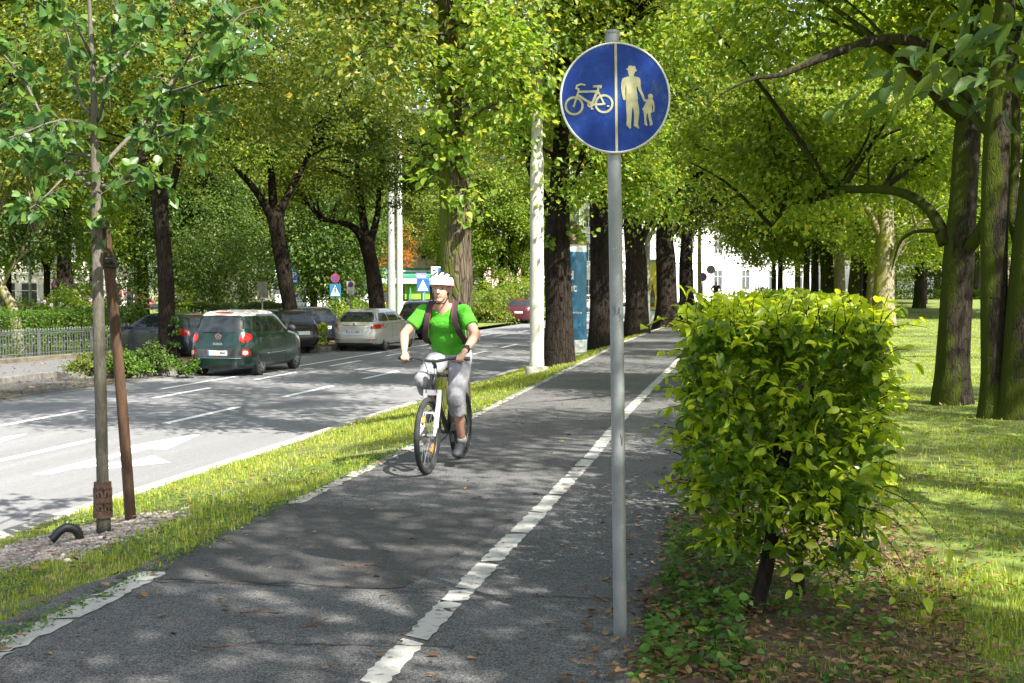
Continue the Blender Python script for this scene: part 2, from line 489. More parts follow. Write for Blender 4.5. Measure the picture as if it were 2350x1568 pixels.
# road markings: lane dashes and arrows
def dash(x0, y0, x1, y1, w=.13, name="lane_dash"):
    b = MB(); z = ROADZ + .004
    b.add([(x0 - w / 2, y0, z), (x0 + w / 2, y0, z), (x1 + w / 2, y1, z), (x1 - w / 2, y1, z)], [(0, 1, 2, 3)])
    tag(b.build(name, PAINTR), kind="structure")
for k in range(-1, 14):
    dash(-10.2, 15.0 + 5.3 * k, -10.2, 18.0 + 5.3 * k, .15)
    dash(-12.72, 19.3 + 5.4 * (k - 1), -12.72, 22.1 + 5.4 * (k - 1), .14)
dash(-13.65, 27, -13.5, 60, .12, "edge_marking")
def arrow(x, y, turn):
    z = ROADZ + .0045
    b = MB()
    w = .11
    b.add([(x - w, y, z), (x + w, y, z), (x + w * .9, y + 2.6, z), (x - w * .9, y + 2.6, z)], [(0, 1, 2, 3)])
    b.add([(x - .38, y + 2.6, z), (x + .38, y + 2.6, z), (x + .03, y + 4.4, z), (x - .03, y + 4.4, z)], [(0, 1, 2, 3)])
    if turn:
        b.add([(x + w, y + .55, z), (x + .5, y + 1.05, z), (x + .5, y + 1.4, z), (x + w, y + .95, z)], [(0, 1, 2, 3)])
        b.add([(x + .5, y + .55, z), (x + 1.05, y + 1.35, z), (x + .5, y + 1.95, z)], [(0, 1, 2)])
    o = b.build("lane_arrow", PAINTR)
    tag(o, kind="structure")
arrow(-8.95, 14.5, True)
arrow(-11.6, 14.0, False)

# planting islands beside the parking bays
def island(name, poly, zt, seed):
    rng = random.Random(seed)
    n = len(poly)
    b = MB(); b.prism(poly, (0, 0, -.95), (1, 0, 0), (0, 1, 0), (0, 0, 1), .95 + zt)
    tag(b.build(name + "_kerb", STONE, bevel=.02), kind="structure")
    cx_ = sum(p[0] for p in poly) / n; cy_ = sum(p[1] for p in poly) / n
    inner = [(cx_ + (x - cx_) * .9, cy_ + (y - cy_) * .93) for x, y in poly]
    b = MB(); b.prism(inner, (0, 0, zt - .05), (1, 0, 0), (0, 1, 0), (0, 0, 1), .075)
    tag(b.build(name + "_soil", SOIL), kind="structure")
island("island", [(-18.1, 30.0), (-17.5, 29.7), (-16.6, 29.9), (-15.8, 30.3), (-15.4, 31.2), (-15.4, 37.5), (-16.2, 38.3), (-18.2, 37.0)], -.55, 1)
island("island", [(-18.6, 44.5), (-17.0, 43.0), (-15.7, 43.0), (-15.42, 44.0), (-15.42, 49.0), (-18.6, 50.0)], -.55, 2)
# ---------------------------------------------------------------- leaves, trunks, trees
def norm(a): return a / np.maximum(1e-9, np.linalg.norm(a, axis=-1, keepdims=True))
def leaf_arrays(Pn, A, N, L, W, detail=0, fold=.25, droop=.15):
    """Leaves at base points Pn along axes A with normals N."""
    A = norm(A); R = norm(np.cross(A, N)); N = np.cross(R, A)
    L = L[:, None]; W = W[:, None]
    n = len(Pn)
    def pt(a, r, h): return Pn + A * (a * L) + R * (r * W) + N * (h * L)
    if detail == 0:
        vs = [pt(0, 0, 0), pt(.5, .5, fold * .5), pt(1, 0, -droop), pt(.5, -.5, fold * .5)]
        V = np.stack(vs, 1).reshape(-1, 3)
        F = np.arange(n * 4).reshape(n, 4)
        return V, F
    b, m, t = pt(0, 0, 0), pt(.5, 0, 0), pt(1, 0, -droop)
    l1, l2, l3 = pt(.14, .36, fold * .25), pt(.45, .5, fold * .32), pt(.78, .30, fold * .1)
    r1, r2, r3 = pt(.14, -.36, fold * .25), pt(.45, -.5, fold * .32), pt(.78, -.30, fold * .1)
    V = np.stack([b, m, t, l1, l2, l3, r1, r2, r3], 1).reshape(-1, 3)
    base = (np.arange(n) * 9)[:, None]
    F = np.concatenate([base + np.array(q) for q in ([0, 3, 4, 1], [1, 4, 5, 2], [0, 1, 7, 6], [1, 2, 8, 7])], 0)
    return V, F
def rand_unit(rng, n): return norm(rng.normal(size=(n, 3)))
def crown_points(rng, K, per, R, cr, inner=.5, bottom=-.75, flat=.55):
    """Leaf positions in clusters through an ellipsoid with radii R; returns points, outward directions, cluster centres."""
    d = rand_unit(rng, K * 3); d = d[d[:, 2] > bottom][:K]
    K = len(d)
    rad = (inner + (1 - inner) * rng.random(K) ** .6) * rng.uniform(.82, 1.12, K)
    C = d * rad[:, None] * np.array(R)
    per_k = (per * rng.uniform(.5, 1.5, K)).astype(int)
    idx = np.repeat(np.arange(K), per_k)
    s = cr * rng.uniform(.6, 1.35, K)
    off = rng.normal(size=(len(idx), 3)) * np.array([1, 1, flat]) * s[idx][:, None] * .6
    off[:, 2] -= .35 * (off[:, 0] ** 2 + off[:, 1] ** 2) / s[idx]
    Pn = C[idx] + off
    out = norm(off + .35 * Pn * np.array([1, 1, .2]))
    return Pn, out, C
def leaves_from(rng, Pn, out, L, detail=0, up=.9, down=.45, aspect=.8):
    n = len(Pn)
    A = norm(out * np.array([1, 1, .4]) + rng.normal(size=(n, 3)) * .45 + np.array([0, 0, -down]))
    N = norm(np.array([0, 0, up]) + rng.normal(size=(n, 3)) * .55)
    Ls = L * rng.uniform(.6, 1.25, n)
    return leaf_arrays(Pn, A, N, Ls, Ls * aspect * rng.uniform(.8, 1.15, n), detail)
def crown_mesh(name, seed, K, per, R, cr, L, mat_, parent=None, loc=(0, 0, 0), **kw):
    rng = np.random.default_rng(seed)
    Pn, out, C = crown_points(rng, K, per, R, cr, **kw)
    V, F = leaves_from(rng, Pn, out, L)
    o = np_mesh(name, V + np.array(loc), F, mat_, parent)
    return o, C + np.array(loc)
def curve_pts(pts, n=5):
    """Smooth polyline through pts (Catmull-Rom)."""
    pts = [Vector(p) for p in pts]
    q = [pts[0] * 2 - pts[1]] + pts + [pts[-1] * 2 - pts[-2]]
    out = []
    for i in range(1, len(q) - 2):
        for k in range(n):
            t = k / n
            a, b, c, d = q[i - 1], q[i], q[i + 1], q[i + 2]
            out.append(.5 * ((2 * b) + (c - a) * t + (2 * a - 5 * b + 4 * c - d) * t * t + (3 * b - a - 3 * c + d) * t ** 3))
    out.append(pts[-1])
    return out
def limb(mb, pts, r0, r1, rng, seg=8, n=5, wob=.05, flare=0.0):
    c = curve_pts(pts, n)
    m = len(c) - 1
    rs = []
    for i in range(m + 1):
        t = i / m
        r = r0 + (r1 - r0) * t
        if flare: r *= 1 + flare * math.exp(-t * 9)
        rs.append(r)
    ph = [rng.uniform(0, 6.28) for _ in range(3)]
    def fl(t, a): return 1 + (wob * math.sin(3 * a + ph[0] + 5 * t) + wob * .7 * math.sin(5 * a + ph[1] - 9 * t) + wob * .6 * math.sin(ph[2] + 14 * t)) * (1 + flare * 2 * math.exp(-t * 9))
    mb.tube(c, rs, seg, flute=fl)
    return c
def twigs_to(mb, src, targets, rng, r0=.06):
    """Thin limbs from points on the wood to the clusters of the crown."""
    for t in targets:
        t = Vector(t)
        s = min(src, key=lambda q: (q - t).length + (2.5 if q.z > t.z + .3 else 0) + rng.uniform(0, .8))
        mid = s.lerp(t, .5) + Vector((rng.uniform(-.2, .2), rng.uniform(-.2, .2), rng.uniform(.0, .4)))
        L = (t - s).length
        mb.tube(curve_pts([s, mid, t], 3), [r0 * min(1, L / 3) * (1 - .85 * i / 6) + .006 for i in range(7)], 5)

def make_tree(name, label, base, height, r0, fork, spread, crownR, crown_c, K, per, cr, L, cmat, bmat, seed, group=None, lean=(0, 0), nl=4, cat="tree", **kw):
    rng = random.Random(seed)
    t = thing(name, label, cat, base, 0, group)
    mb = MB()
    top = Vector((lean[0], lean[1], fork))
    c = limb(mb, [(0, 0, -.25), (lean[0] * .3 + rng.uniform(-.06, .06), lean[1] * .3, fork * .4), top], r0, r0 * .72, rng, 14, 6, .05, .45)
    wood = []
    for k in range(nl):
        a = 6.283 * k / nl + rng.uniform(-.5, .5)
        s = spread * rng.uniform(.55, 1.1)
        e = Vector((lean[0] * 1.3 + s * math.cos(a), lean[1] * 1.3 + s * math.sin(a), height * rng.uniform(.72, .95)))
        m1 = top.lerp(e, .4) + Vector((math.cos(a), math.sin(a), .1)) * .3 * rng.uniform(.3, 1)
        wood += limb(mb, [top - Vector((0, 0, .15)), m1, top.lerp(e, .7), e], r0 * rng.uniform(.38, .55), .03, rng, 8, 4, .05)
    cm, C = crown_mesh("crown", seed, K, per, crownR, cr, L, cmat, t, crown_c, **kw)
    twigs_to(mb, wood, [C[i] for i in range(0, len(C), max(1, len(C) // 26))], rng)
    mb.build("trunk", bmat, t, True)
    return t
# ---------------------------------------------------------------- the avenue and park trees
def traced(name, label, d, base_z, trunk, limbs, bmat, seed, crown=None, group=None, base_y=None, twn=22, seg=16, flare=.5, spots=None, spar=34):
    """A tree whose trunk and limbs follow photo columns/rows at distance d; widths are in photo units."""
    rng = random.Random(seed)
    s = d / FPX
    b = D(trunk[0][0], d, base_z)
    t = thing(name, label, "tree", b, 0, group)
    mb = MB()
    def W(px, py, off=0.0):
        return P(px, py, d + off) - b
    pts = [W(x, y) for x, y, w in trunk]
    pts[0].z = -.3
    c = curve_pts(pts, 6)
    m = len(c) - 1
    ws = [w * s / 2 for x, y, w in trunk]
    rs = [float(np.interp(i / m * (len(ws) - 1), range(len(ws)), ws)) for i in range(m + 1)]
    ph = [rng.uniform(0, 6.28) for _ in range(4)]
    def fl(tt, a):
        k = 1 + .05 * math.sin(3 * a + ph[0] + 6 * tt) + .035 * math.sin(5 * a + ph[1] - 11 * tt) + .03 * math.sin(8 * a + ph[3] + 3 * tt)
        z = tt * (c[-1].z - c[0].z)
        return k * (1 + flare * math.exp(-z * 2.2) * (.55 + .45 * math.sin(5 * a + ph[2])))
    mb.tube(c, rs, seg, flute=fl)
    wood = c[len(c) // 2:]
    for L in limbs:
        pts = [W(q[0], q[1], q[3] if len(q) > 3 else 0) for q in L]
        cc = curve_pts(pts, 5)
        ws = [q[2] * s / 2 for q in L]
        mm = len(cc) - 1
        mb.tube(cc, [float(np.interp(i / mm * (len(ws) - 1), range(len(ws)), ws)) for i in range(mm + 1)], 9, wob=.04, rng=rng)
        wood += cc[2:]
    if crown:
        for i, cr_ in enumerate(crown):
            cx_, cy_, off, R, K, per, crr, L, cm = cr_[:9]
            kw = cr_[9] if len(cr_) > 9 else {}
            o, C = crown_mesh("crown", seed * 7 + i, K, per, R, crr, L, cm, t, W(cx_, cy_, off), **kw)
            twigs_to(mb, wood, [C[i] for i in range(0, len(C), max(1, len(C) // twn))], rng, .05)
    if spots: shoots(mb, t, b, spots, d, seed, per=spar)
    mb.build("trunk", bmat, t, True)
    return t, b

# epicormic shoots: twigs with large leaves along the trunk
def shoots(mb, parent, b, spots, d, seed, L=.12, per=34, mat_=None):
    rng = random.Random(seed); nr = np.random.default_rng(seed)
    Ps, Os = [], []
    s = d / FPX
    for (x0, y0, x1, y1, dep) in spots:
        a = P(x0, y0, d) - b; e = P(x1, y1, d + dep) - b
        mid = a.lerp(e, .5) + Vector((0, 0, .12))
        c = curve_pts([a, mid, e], 5)
        mb.tube(c, [.009 * (1 - .8 * i / (len(c) - 1)) + .002 for i in range(len(c))], 5)
        n = max(5, int(per * ((e - a).length) / .6))
        for k in range(n):
            t = rng.uniform(.25, 1.05)
            q = a.lerp(e, t) + Vector((0, 0, .12 * 4 * t * (1 - t) * .5)) + Vector((rng.gauss(0, .09), rng.gauss(0, .09), rng.gauss(0, .07)))
            Ps.append(q); Os.append(((e - a).normalized() + Vector((rng.gauss(0, .6), rng.gauss(0, .6), 0))))
    V, F = leaves_from(nr, np.array(Ps), norm(np.array(Os)), L, 1, down=.5, aspect=.85)
    np_mesh("foliage", V, F, mat_ or LIMEY, parent, True)
AV = "lime trees along the path"
big, bigb = traced("lime_tree", "mossy old lime tree with leafy shoots on its trunk, directly behind the cyclist", 18.2, -.12,
    [(1035, 945, 84), (1042, 800, 76), (1048, 640, 74), (1042, 440, 66), (1034, 260, 54), (1030, 90, 46), (1032, -120, 40), (1040, -420, 30)],
    [[(1032, 60, 26), (980, -120, 20, -.8), (900, -300, 10, -1.6)], [(1034, -60, 24), (1110, -240, 16, .8), (1200, -420, 8, 1.4)], [(1034, -100, 22), (1000, -300, 14, 1.5), (930, -560, 6, 2.5)]],
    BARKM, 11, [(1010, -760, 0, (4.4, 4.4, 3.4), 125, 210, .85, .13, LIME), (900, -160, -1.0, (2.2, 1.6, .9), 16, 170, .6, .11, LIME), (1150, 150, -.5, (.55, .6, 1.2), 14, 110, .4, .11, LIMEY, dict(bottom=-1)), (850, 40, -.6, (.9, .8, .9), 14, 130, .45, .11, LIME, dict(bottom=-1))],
    spots=[(1010, 60, 930, 45, -.5), (1020, 80, 1075, 30, -.4), (1015, 130, 950, 110, -.3), (1020, 170, 1080, 160, -.5), (1010, 190, 940, 185, -.4), (1030, 230, 1100, 215, -.3),
    (1020, 250, 960, 245, -.5), (1040, 280, 1095, 300, -.5), (1010, 310, 985, 330, -.4), (1025, 330, 1070, 345, -.6), (1015, 380, 950, 375, -.3), (1030, 390, 1085, 380, -.5), (1010, 430, 965, 415, -.4),
    (1035, 440, 1050, 475, -.5), (1060, 470, 1090, 440, -.3), (1060, 480, 1085, 510, -.3), (1030, 30, 1060, -10, -.5), (1020, 100, 1110, 100, -.2), (1015, 280, 1010, 270, -.7), (1030, 200, 1030, 190, -.7), (1025, 130, 1040, 140, -.7), (1020, 350, 1030, 360, -.6)])
lt2, lb2 = traced("lime_tree", "dark lime tree with knotty bulging trunk between the concrete lamp pole and the advertising column", 28.6, -.12,
    [(1285, 838, 76), (1284, 740, 62), (1280, 620, 60), (1280, 520, 56), (1284, 420, 44), (1288, 260, 34), (1290, 60, 28), (1292, -200, 18)],
    [[(1276, 520, 34), (1238, 440, 26, .2), (1205, 330, 24, .3), (1192, 230, 20, .4), (1196, 60, 14, .6), (1180, -100, 8, .8)], [(1290, 300, 16), (1350, 180, 12, -.8), (1440, 60, 7, -1.4)], [(1296, 480, 14), (1308, 440, 10, -.5), (1330, 380, 5, -.9)]],
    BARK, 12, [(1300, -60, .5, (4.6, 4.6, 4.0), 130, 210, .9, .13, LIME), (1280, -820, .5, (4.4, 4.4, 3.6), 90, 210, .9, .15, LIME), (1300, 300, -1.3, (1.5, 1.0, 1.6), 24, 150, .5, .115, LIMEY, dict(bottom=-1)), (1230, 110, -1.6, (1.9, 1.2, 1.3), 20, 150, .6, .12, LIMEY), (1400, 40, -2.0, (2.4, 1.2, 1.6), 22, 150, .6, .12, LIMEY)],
    spots=[(1290, 560, 1330, 520, -.4), (1300, 560, 1360, 540, -.5), (1270, 545, 1255, 560, -.5), (1290, 500, 1320, 480, -.5), (1300, 440, 1350, 430, -.4), (1280, 400, 1250, 380, -.6), (1290, 360, 1330, 340, -.6), (1230, 420, 1200, 440, -.3), (1220, 360, 1170, 330, -.4)], spar=30)
traced("lime_tree", "straight dark lime trunk right beside the sign post, its two stems parting at the base", 36.0, -.05,
    [(1375, 796, 52), (1378, 700, 46), (1376, 560, 44), (1374, 430, 40), (1376, 250, 30), (1380, 60, 22), (1384, -150, 12)],
    [[(1392, 800, 20, .3), (1404, 700, 16, .4), (1406, 600, 14, .5), (1412, 450, 12, .5), (1440, 250, 8, 1)], [(1376, 330, 18), (1330, 230, 12, .5), (1290, 120, 6, 1)]],
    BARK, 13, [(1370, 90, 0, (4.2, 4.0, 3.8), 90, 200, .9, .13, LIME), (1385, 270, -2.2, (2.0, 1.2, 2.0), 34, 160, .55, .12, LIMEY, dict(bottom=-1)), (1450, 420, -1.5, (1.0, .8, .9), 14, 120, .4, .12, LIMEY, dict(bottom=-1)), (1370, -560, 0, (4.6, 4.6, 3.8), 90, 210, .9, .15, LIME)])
traced("lime_tree", "stout dark lime tree with a swollen knot, in front of the yellow poster case", 44.2, -.02,
    [(1462, 768, 62), (1460, 690, 50), (1458, 600, 48), (1452, 510, 40), (1456, 420, 34), (1470, 280, 24), (1480, 120, 14)],
    [[(1468, 560, 18), (1500, 490, 15, -.4), (1540, 450, 10, -.8), (1610, 400, 5, -1.4)], [(1452, 470, 16), (1430, 400, 12), (1410, 280, 8)]],
    BARK, 14, [(1480, 200, 0, (4.4, 4.2, 3.8), 95, 200, .9, .14, LIME), (1520, 370, -2.0, (2.4, 1.4, 1.7), 36, 160, .6, .13, LIMEY, dict(bottom=-1)), (1460, -330, 0, (4.6, 4.6, 3.8), 90, 210, .9, .15, LIME)])
traced("lime_tree", "broad dark lime trunk just right of the yellow poster case", 50.5, 0,
    [(1532, 756, 62), (1530, 690, 46), (1526, 600, 44), (1524, 520, 36), (1530, 400, 28), (1540, 220, 16)],
    [[(1526, 560, 16), (1570, 500, 11), (1620, 470, 6)], [(1526, 480, 14), (1500, 400, 9), (1480, 280, 5)]],
    BARK, 15, [(1560, 260, 0, (4.6, 4.4, 3.6), 95, 210, .9, .15, DARKL, dict(bottom=-.95)), (1640, 440, 1, (1.8, 1.6, 1.5), 26, 170, .6, .13, LIME, dict(bottom=-1))])
traced("lime_tree", "farthest dark lime trunk at the left edge of the path", 60, 0,
    [(1580, 736, 50), (1576, 680, 34), (1574, 600, 30), (1576, 520, 26), (1584, 400, 16)],
    [[(1576, 540, 12), (1610, 500, 8), (1650, 480, 4)]],
    BARK, 16, [(1600, 350, 0, (4.6, 4.4, 3.8), 90, 200, .9, .16, LIME, dict(bottom=-.95)), (1690, 460, 4, (2.2, 2, 1.2), 26, 170, .6, .15, DARKL, dict(bottom=-1))])
traced("young_tree", "slim brown trunk next to the no stopping disc at the far end of the path", 72, 0,
    [(1612, 722, 14), (1606, 660, 10), (1604, 560, 8), (1606, 420, 6)], [], BARKP, 17, [(1640, 400, 0, (3.2, 3.0, 3.0), 50, 170, .8, .17, LIME)])
# left avenue
traced("lime_tree", "dark lime tree with forked top and ivy at its foot, standing in the planting island", 38.6, -.5,
    [(388, 835, 46), (384, 760, 38), (382, 640, 35), (374, 520, 33), (368, 460, 36), (362, 430, 34)],
    [[(370, 470, 26), (400, 420, 19, -.3), (414, 360, 15, -.6), (425, 250, 10, -.8), (440, 120, 6, -1)], [(362, 450, 24), (345, 400, 19, .3), (325, 330, 15, .6), (300, 200, 10, 1), (280, 60, 6, 1.4)], [(366, 440, 20), (372, 330, 15), (380, 180, 9), (385, 20, 5)]],
    BARK, 21, [(420, 90, 1, (4.8, 4.6, 4.2), 110, 230, .85, .14, LIME), (320, 300, 0, (2.6, 2, 1.5), 24, 160, .7, .13, LIME)])
traced("lime_tree", "dark leaning lime tree behind the green car", 49, -.55,
    [(672, 800, 40), (668, 730, 34), (655, 640, 34), (643, 560, 35), (634, 500, 38), (630, 480, 34)],
    [[(626, 500, 22), (590, 440, 16, -.4), (555, 400, 11, -.8), (500, 340, 6, -1.2)], [(630, 490, 22), (625, 400, 17), (618, 320, 12), (620, 180, 7), (625, 60, 4)], [(638, 500, 22), (672, 430, 16, .4), (700, 380, 12, .7), (740, 280, 7, 1)]],
    BARK, 22, [(640, 110, 0, (5.4, 4.8, 4.6), 125, 240, .9, .15, LIME), (520, 330, -1.2, (2.6, 2, 1.3), 24, 170, .7, .13, LIMEY), (720, 300, 0, (3.0, 2.4, 1.6), 30, 180, .7, .13, DARKL)])
traced("lime_tree", "dark lime tree forking low above the silver estate car", 57, -.6,
    [(870, 775, 42), (866, 720, 38), (858, 640, 34), (848, 580, 33), (840, 545, 36)],
    [[(842, 560, 24), (815, 525, 18, -.4), (785, 512, 12, -.8), (735, 505, 6, -1.2)], [(842, 555, 22), (832, 480, 17), (826, 420, 13), (815, 300, 8), (810, 160, 5)], [(850, 560, 20), (868, 490, 14, .4), (872, 420, 11, .6), (890, 300, 7, 1)]],
    BARK, 23, [(850, 190, 0, (5.6, 5.2, 4.8), 130, 240, .9, .16, LIME), (760, 430, 0, (2.8, 2.2, 1.3), 26, 170, .7, .14, LIME), (905, 360, 1, (2.4, 2.0, 2.6), 44, 170, .7, .14, DARKL, dict(bottom=-1))])

# park trees on the right
def park_twigs(): pass
traced("park_tree", "mossy grey park tree with two long arched limbs over the hedge", 17.6, .06,
    [(2188, 938, 92), (2188, 860, 76), (2190, 740, 72), (2196, 600, 70), (2205, 470, 62), (2214, 330, 60), (2222, 230, 52), (2232, 100, 40), (2240, -80, 28)],
    [[(2170, 560, 40), (2145, 505, 26, .1), (2110, 465, 24, .3), (2050, 440, 22, .6), (1975, 436, 20, 1.0), (1905, 440, 18, 1.4), (1870, 462, 14, 1.8), (1810, 470, 9, 2.2), (1770, 520, 5, 2.4)],
     [(2210, 270, 44), (2160, 240, 28, -.2), (2110, 190, 24, -.4), (2070, 150, 20, -.6), (2040, 120, 12, -.8)],
     [(2215, 240, 36), (2180, 150, 26, -.6), (2120, 110, 24, -1.0), (2040, 95, 24, -1.4), (1960, 110, 20, -1.7), (1860, 145, 18, -2), (1790, 175, 11, -2.2), (1720, 186, 7, -2.4), (1660, 215, 3.5, -2.5), (1620, 250, 1.5, -2.5)],
     [(2200, 580, 34), (2228, 560, 30, -.2), (2260, 500, 24, -.5), (2290, 420, 14, -.8)], [(2150, 530, 14), (2120, 530, 9), (2090, 535, 8), (2062, 560, 6), (2045, 620, 3)]],
    BARKG, 31, [(2150, -180, 1.0, (3.2, 3.6, 1.8), 64, 190, .65, .11, PARK), (1900, 60, .9, (2.2, 1.3, .8), 36, 150, .42, .10, PARK), (1850, 400, 2.6, (1.6, 1.4, .7), 30, 150, .4, .10, PARK), (2060, 330, 2.2, (1.2, 1.2, .8), 26, 130, .4, .10, PARK), (1720, 330, 2.6, (1.3, 1.2, .9), 26, 150, .4, .10, PARK)], twn=7)
traced("park_tree", "smooth straight park tree standing in the middle of the three right-hand trunks", 15.8, .06,
    [(2284, 968, 70), (2284, 880, 60), (2280, 700, 58), (2278, 500, 60), (2282, 330, 58), (2290, 150, 50), (2300, -60, 40)],
    [[(2280, 270, 30), (2255, 300, 24, .3), (2225, 265, 20, .5), (2180, 210, 12, .8)], [(2290, 160, 26), (2340, 60, 18, .6), (2400, -60, 10, 1)]],
    BARKG, 32, [(2330, -250, .6, (2.4, 2.4, 1.5), 36, 160, .6, .11, PARK)])
traced("park_tree", "leaning mossy park tree cut by the right edge of the picture", 15.6, .06,
    [(2338, 972, 88), (2338, 900, 72), (2344, 760, 70), (2356, 560, 66), (2372, 350, 60), (2390, 120, 50), (2400, -80, 40)],
    [[(2350, 600, 26), (2320, 500, 24, .5), (2325, 330, 22, .6), (2320, 150, 18, .8)]],
    BARKG, 33, [(2420, -250, .6, (2.4, 2.4, 1.5), 30, 160, .6, .11, PARK)])
park = [(2028, 742, 46, 44, 2, "thick yellow mossy trunk, the right one of the park tree row behind the hedge"), (2000, 712, 24, 48, 12, "slim pale trunk leaning right in the park tree row behind the hedge"),
        (1962, 706, 30, 53, 10, "brown dappled trunk next left of the slim leaning one, behind the hedge"), (1926, 702, 24, 56, -4, "upright grey trunk in the middle of the park tree row"),
        (1902, 700, 30, 60, -14, "dark and mossy trunk leaning left in the park tree row"), (1868, 692, 16, 66, 4, "thin dark trunk at the left of the park tree row"), (1850, 688, 14, 72, 0, "thinnest dark trunk farthest left in the park tree row")]
for i, (px, py, w, d, ln, lab) in enumerate(park):
    zt = 1.65 + (HZ - py) / FPX * d
    r = random.Random(i)
    traced("park_tree", lab, d, max(.02, zt),
        [(px, py + 6, w * 1.25), (px + ln * .3, py - 80, w), (px + ln, py - 200, w * .85), (px + ln * 1.6, py - 340, w * .6), (px + ln * 2, py - 520, w * .3)],
        [[(px + ln * .4, py - 110, w * .5), (px + ln + 40, py - 190, w * .3, -.6), (px + 90, py - 240, w * .12, -1)], [(px + ln * .8, py - 180, w * .45), (px - 40, py - 260, w * .3), (px - 80, py - 340, w * .12)]],
        BARKP if i in (0, 1, 3) else BARKG, 40 + i, [(px + 30 - 6 * i, py - 370, 0, (3.6, 3.4, 2.8), 64, 190, .75, .12 + .004 * i, PARK, dict(bottom=-.9)), (px + 20, py - 200, 1.5, (2.2, 2.0, 1.0), 24, 150, .55, .12, PARK, dict(bottom=-1))], group=None, twn=16, flare=.25)

# background trees as copies of a few models
proto = {}
proto["lime"] = make_tree("lime_tree", "tall green tree", (0, 0, -60), 12, .26, 4.2, 3.2, (4.4, 4.4, 4.6), (0, 0, 8.4), 165, 200, .9, .17, LIME, BARK, 61)
proto["light"] = make_tree("garden_tree", "pale", (0, 0, -60), 11, .22, 3.2, 3.0, (4.4, 4.2, 4.4), (0, 0, 7.0), 165, 200, .9, .17, LIMEY, BARK, 62, bottom=-.95)
proto["dark"] = make_tree("garden_tree", "dark", (0, 0, -60), 11, .25, 2.6, 3.2, (4.4, 4.4, 4.8), (0, 0, 6.4), 180, 200, .9, .17, DARKL, BARK, 63, bottom=-1)
proto["park"] = make_tree("park_tree", "park", (0, 0, -60), 11, .2, 3.0, 3.0, (4.4, 4.4, 4.4), (0, 0, 6.8), 180, 200, .85, .17, PARK, BARKG, 64, bottom=-.95)
proto["orange"] = make_tree("autumn_tree", "orange", (0, 0, -60), 9, .2, 2.8, 2.6, (3.4, 3.4, 3.6), (0, 0, 6.0), 80, 170, .8, .17, ORANGE, BARK, 65, bottom=-.95)
used = set()
def plant(kind, px, d, sc, label, group=None, z=-.58, rz=None, sz=None):
    src = proto[kind]
    if kind in used: o = copy_tree(src)
    else: o = src; used.add(kind)
    o.location = D(px, d, z)
    o.rotation_euler = (0, 0, rz if rz is not None else (px * .37) % 6.28)
    o.scale = (sc, sc, sz or sc)
    o["label"] = label
    if group: o["group"] = group
    return o
BG = "trees closing the background"
plant("lime", -93, 45, 1.5, "lime tree whose crown fills the top left corner behind the young tree")
plant("lime", 150, 62, 1.6, "tall green tree behind the young tree's crown", sz=1.55)
plant("light", -30, 72, 1.7, "tall yellowish tree cut by the left edge")
plant("light", 330, 82, 1.7, "tall pale green tree behind the forked lime tree")
plant("park", 2110, 66, 1.5, "tall bright tree right behind the mossy grey park tree", z=.4)
plant("park", 2270, 58, 1.4, "tall bright tree between the two right-most trunks, far across the lawn", z=.4)
plant("park", 2420, 50, 1.3, "bright tree at the right edge of the lawn", z=.4)
plant("light", 1990, 84, 1.7, "tall yellow-green tree over the thick yellow trunk", z=.4)
plant("light", -120, 120, 1.9, "tall dark tree at the far left edge of the picture")
plant("lime", 330, 130, 2.0, "tallest green tree high behind the wooden stake")
plant("light", 180, 140, 2.1, "very tall light tree far behind the young tree")
plant("lime", 760, 140, 2.1, "tallest green tree behind the two spruces")
plant("park", 1060, 150, 2.1, "very tall bright tree far behind the mossy trunk")
plant("lime", 1330, 160, 2.0, "very tall tree far behind the advertising column")
plant("park", 1560, 185, 2.2, "very tall bright tree above the white house")
plant("park", 1890, 130, 1.9, "very tall bright tree far behind the park tree row")
plant("light", 2300, 125, 1.8, "very tall yellow-green tree at the right, beyond the stone wall", z=.5)
plant("light", 110, 66, .95, "pale yellow-green garden tree above the pink flowering bush")
plant("orange", 20, 78, 1.25, "rust coloured tree at the left edge, high behind the hedge")
plant("lime", -40, 58, 1.1, "green lime tree cut by the left edge, behind the iron fence")
plant("light", 260, 84, 1.05, "pale tree behind the stake, in front of the red roof")
plant("light", 215, 110, 1.5, "tall light tree far behind the wooden stake")
plant("dark", 430, 76, 1.0, "dark tree behind the forked lime in the planting island")
plant("lime", 560, 82, 1.15, "green tree between the two left lime trunks, behind the dark fence")
plant("dark", 720, 88, 1.1, "dark tree standing behind the blue parking sign")
plant("orange", 878, 118, .85, "orange autumn tree behind the two round lamp columns")
plant("lime", 1010, 104, 1.1, "green tree above the tram stop roof, left of the mossy trunk")
plant("light", 790, 120, 1.4, "tall pale tree behind the spruce")
plant("park", 490, 120, 1.6, "tall bright tree in the gap over the dark fence")
plant("light", 640, 125, 1.7, "tall pale tree behind the leaning lime")
plant("lime", 60, 125, 1.6, "tall green tree far behind the pink flowering bush")
plant("lime", 920, 135, 1.6, "tall green tree far behind the orange one")
plant("park", 1105, 99, 1.05, "tree with a thick dark trunk behind the cyclist's shoulder", sz=1.0)
plant("lime", 1150, 92, .95, "tree with a thin straight trunk in the shrub bed right of the mossy tree")
plant("park", 1182, 91, 1.0, "tree with a slim dark trunk just left of the concrete pole")
plant("lime", 1240, 150, 1.5, "tall tree over the pink house")
plant("park", 1775, 98, 1.0, "bright green tree over the end of the path", z=.3)
plant("park", 1790, 84, 1.0, "bright green tree above the round shrub", z=.4)
plant("park", 1830, 105, 1.3, "tall bright tree behind the thin dark trunks", z=.4)
plant("park", 1960, 80, 1.1, "bright sunlit tree behind the middle of the park tree row", z=.4)
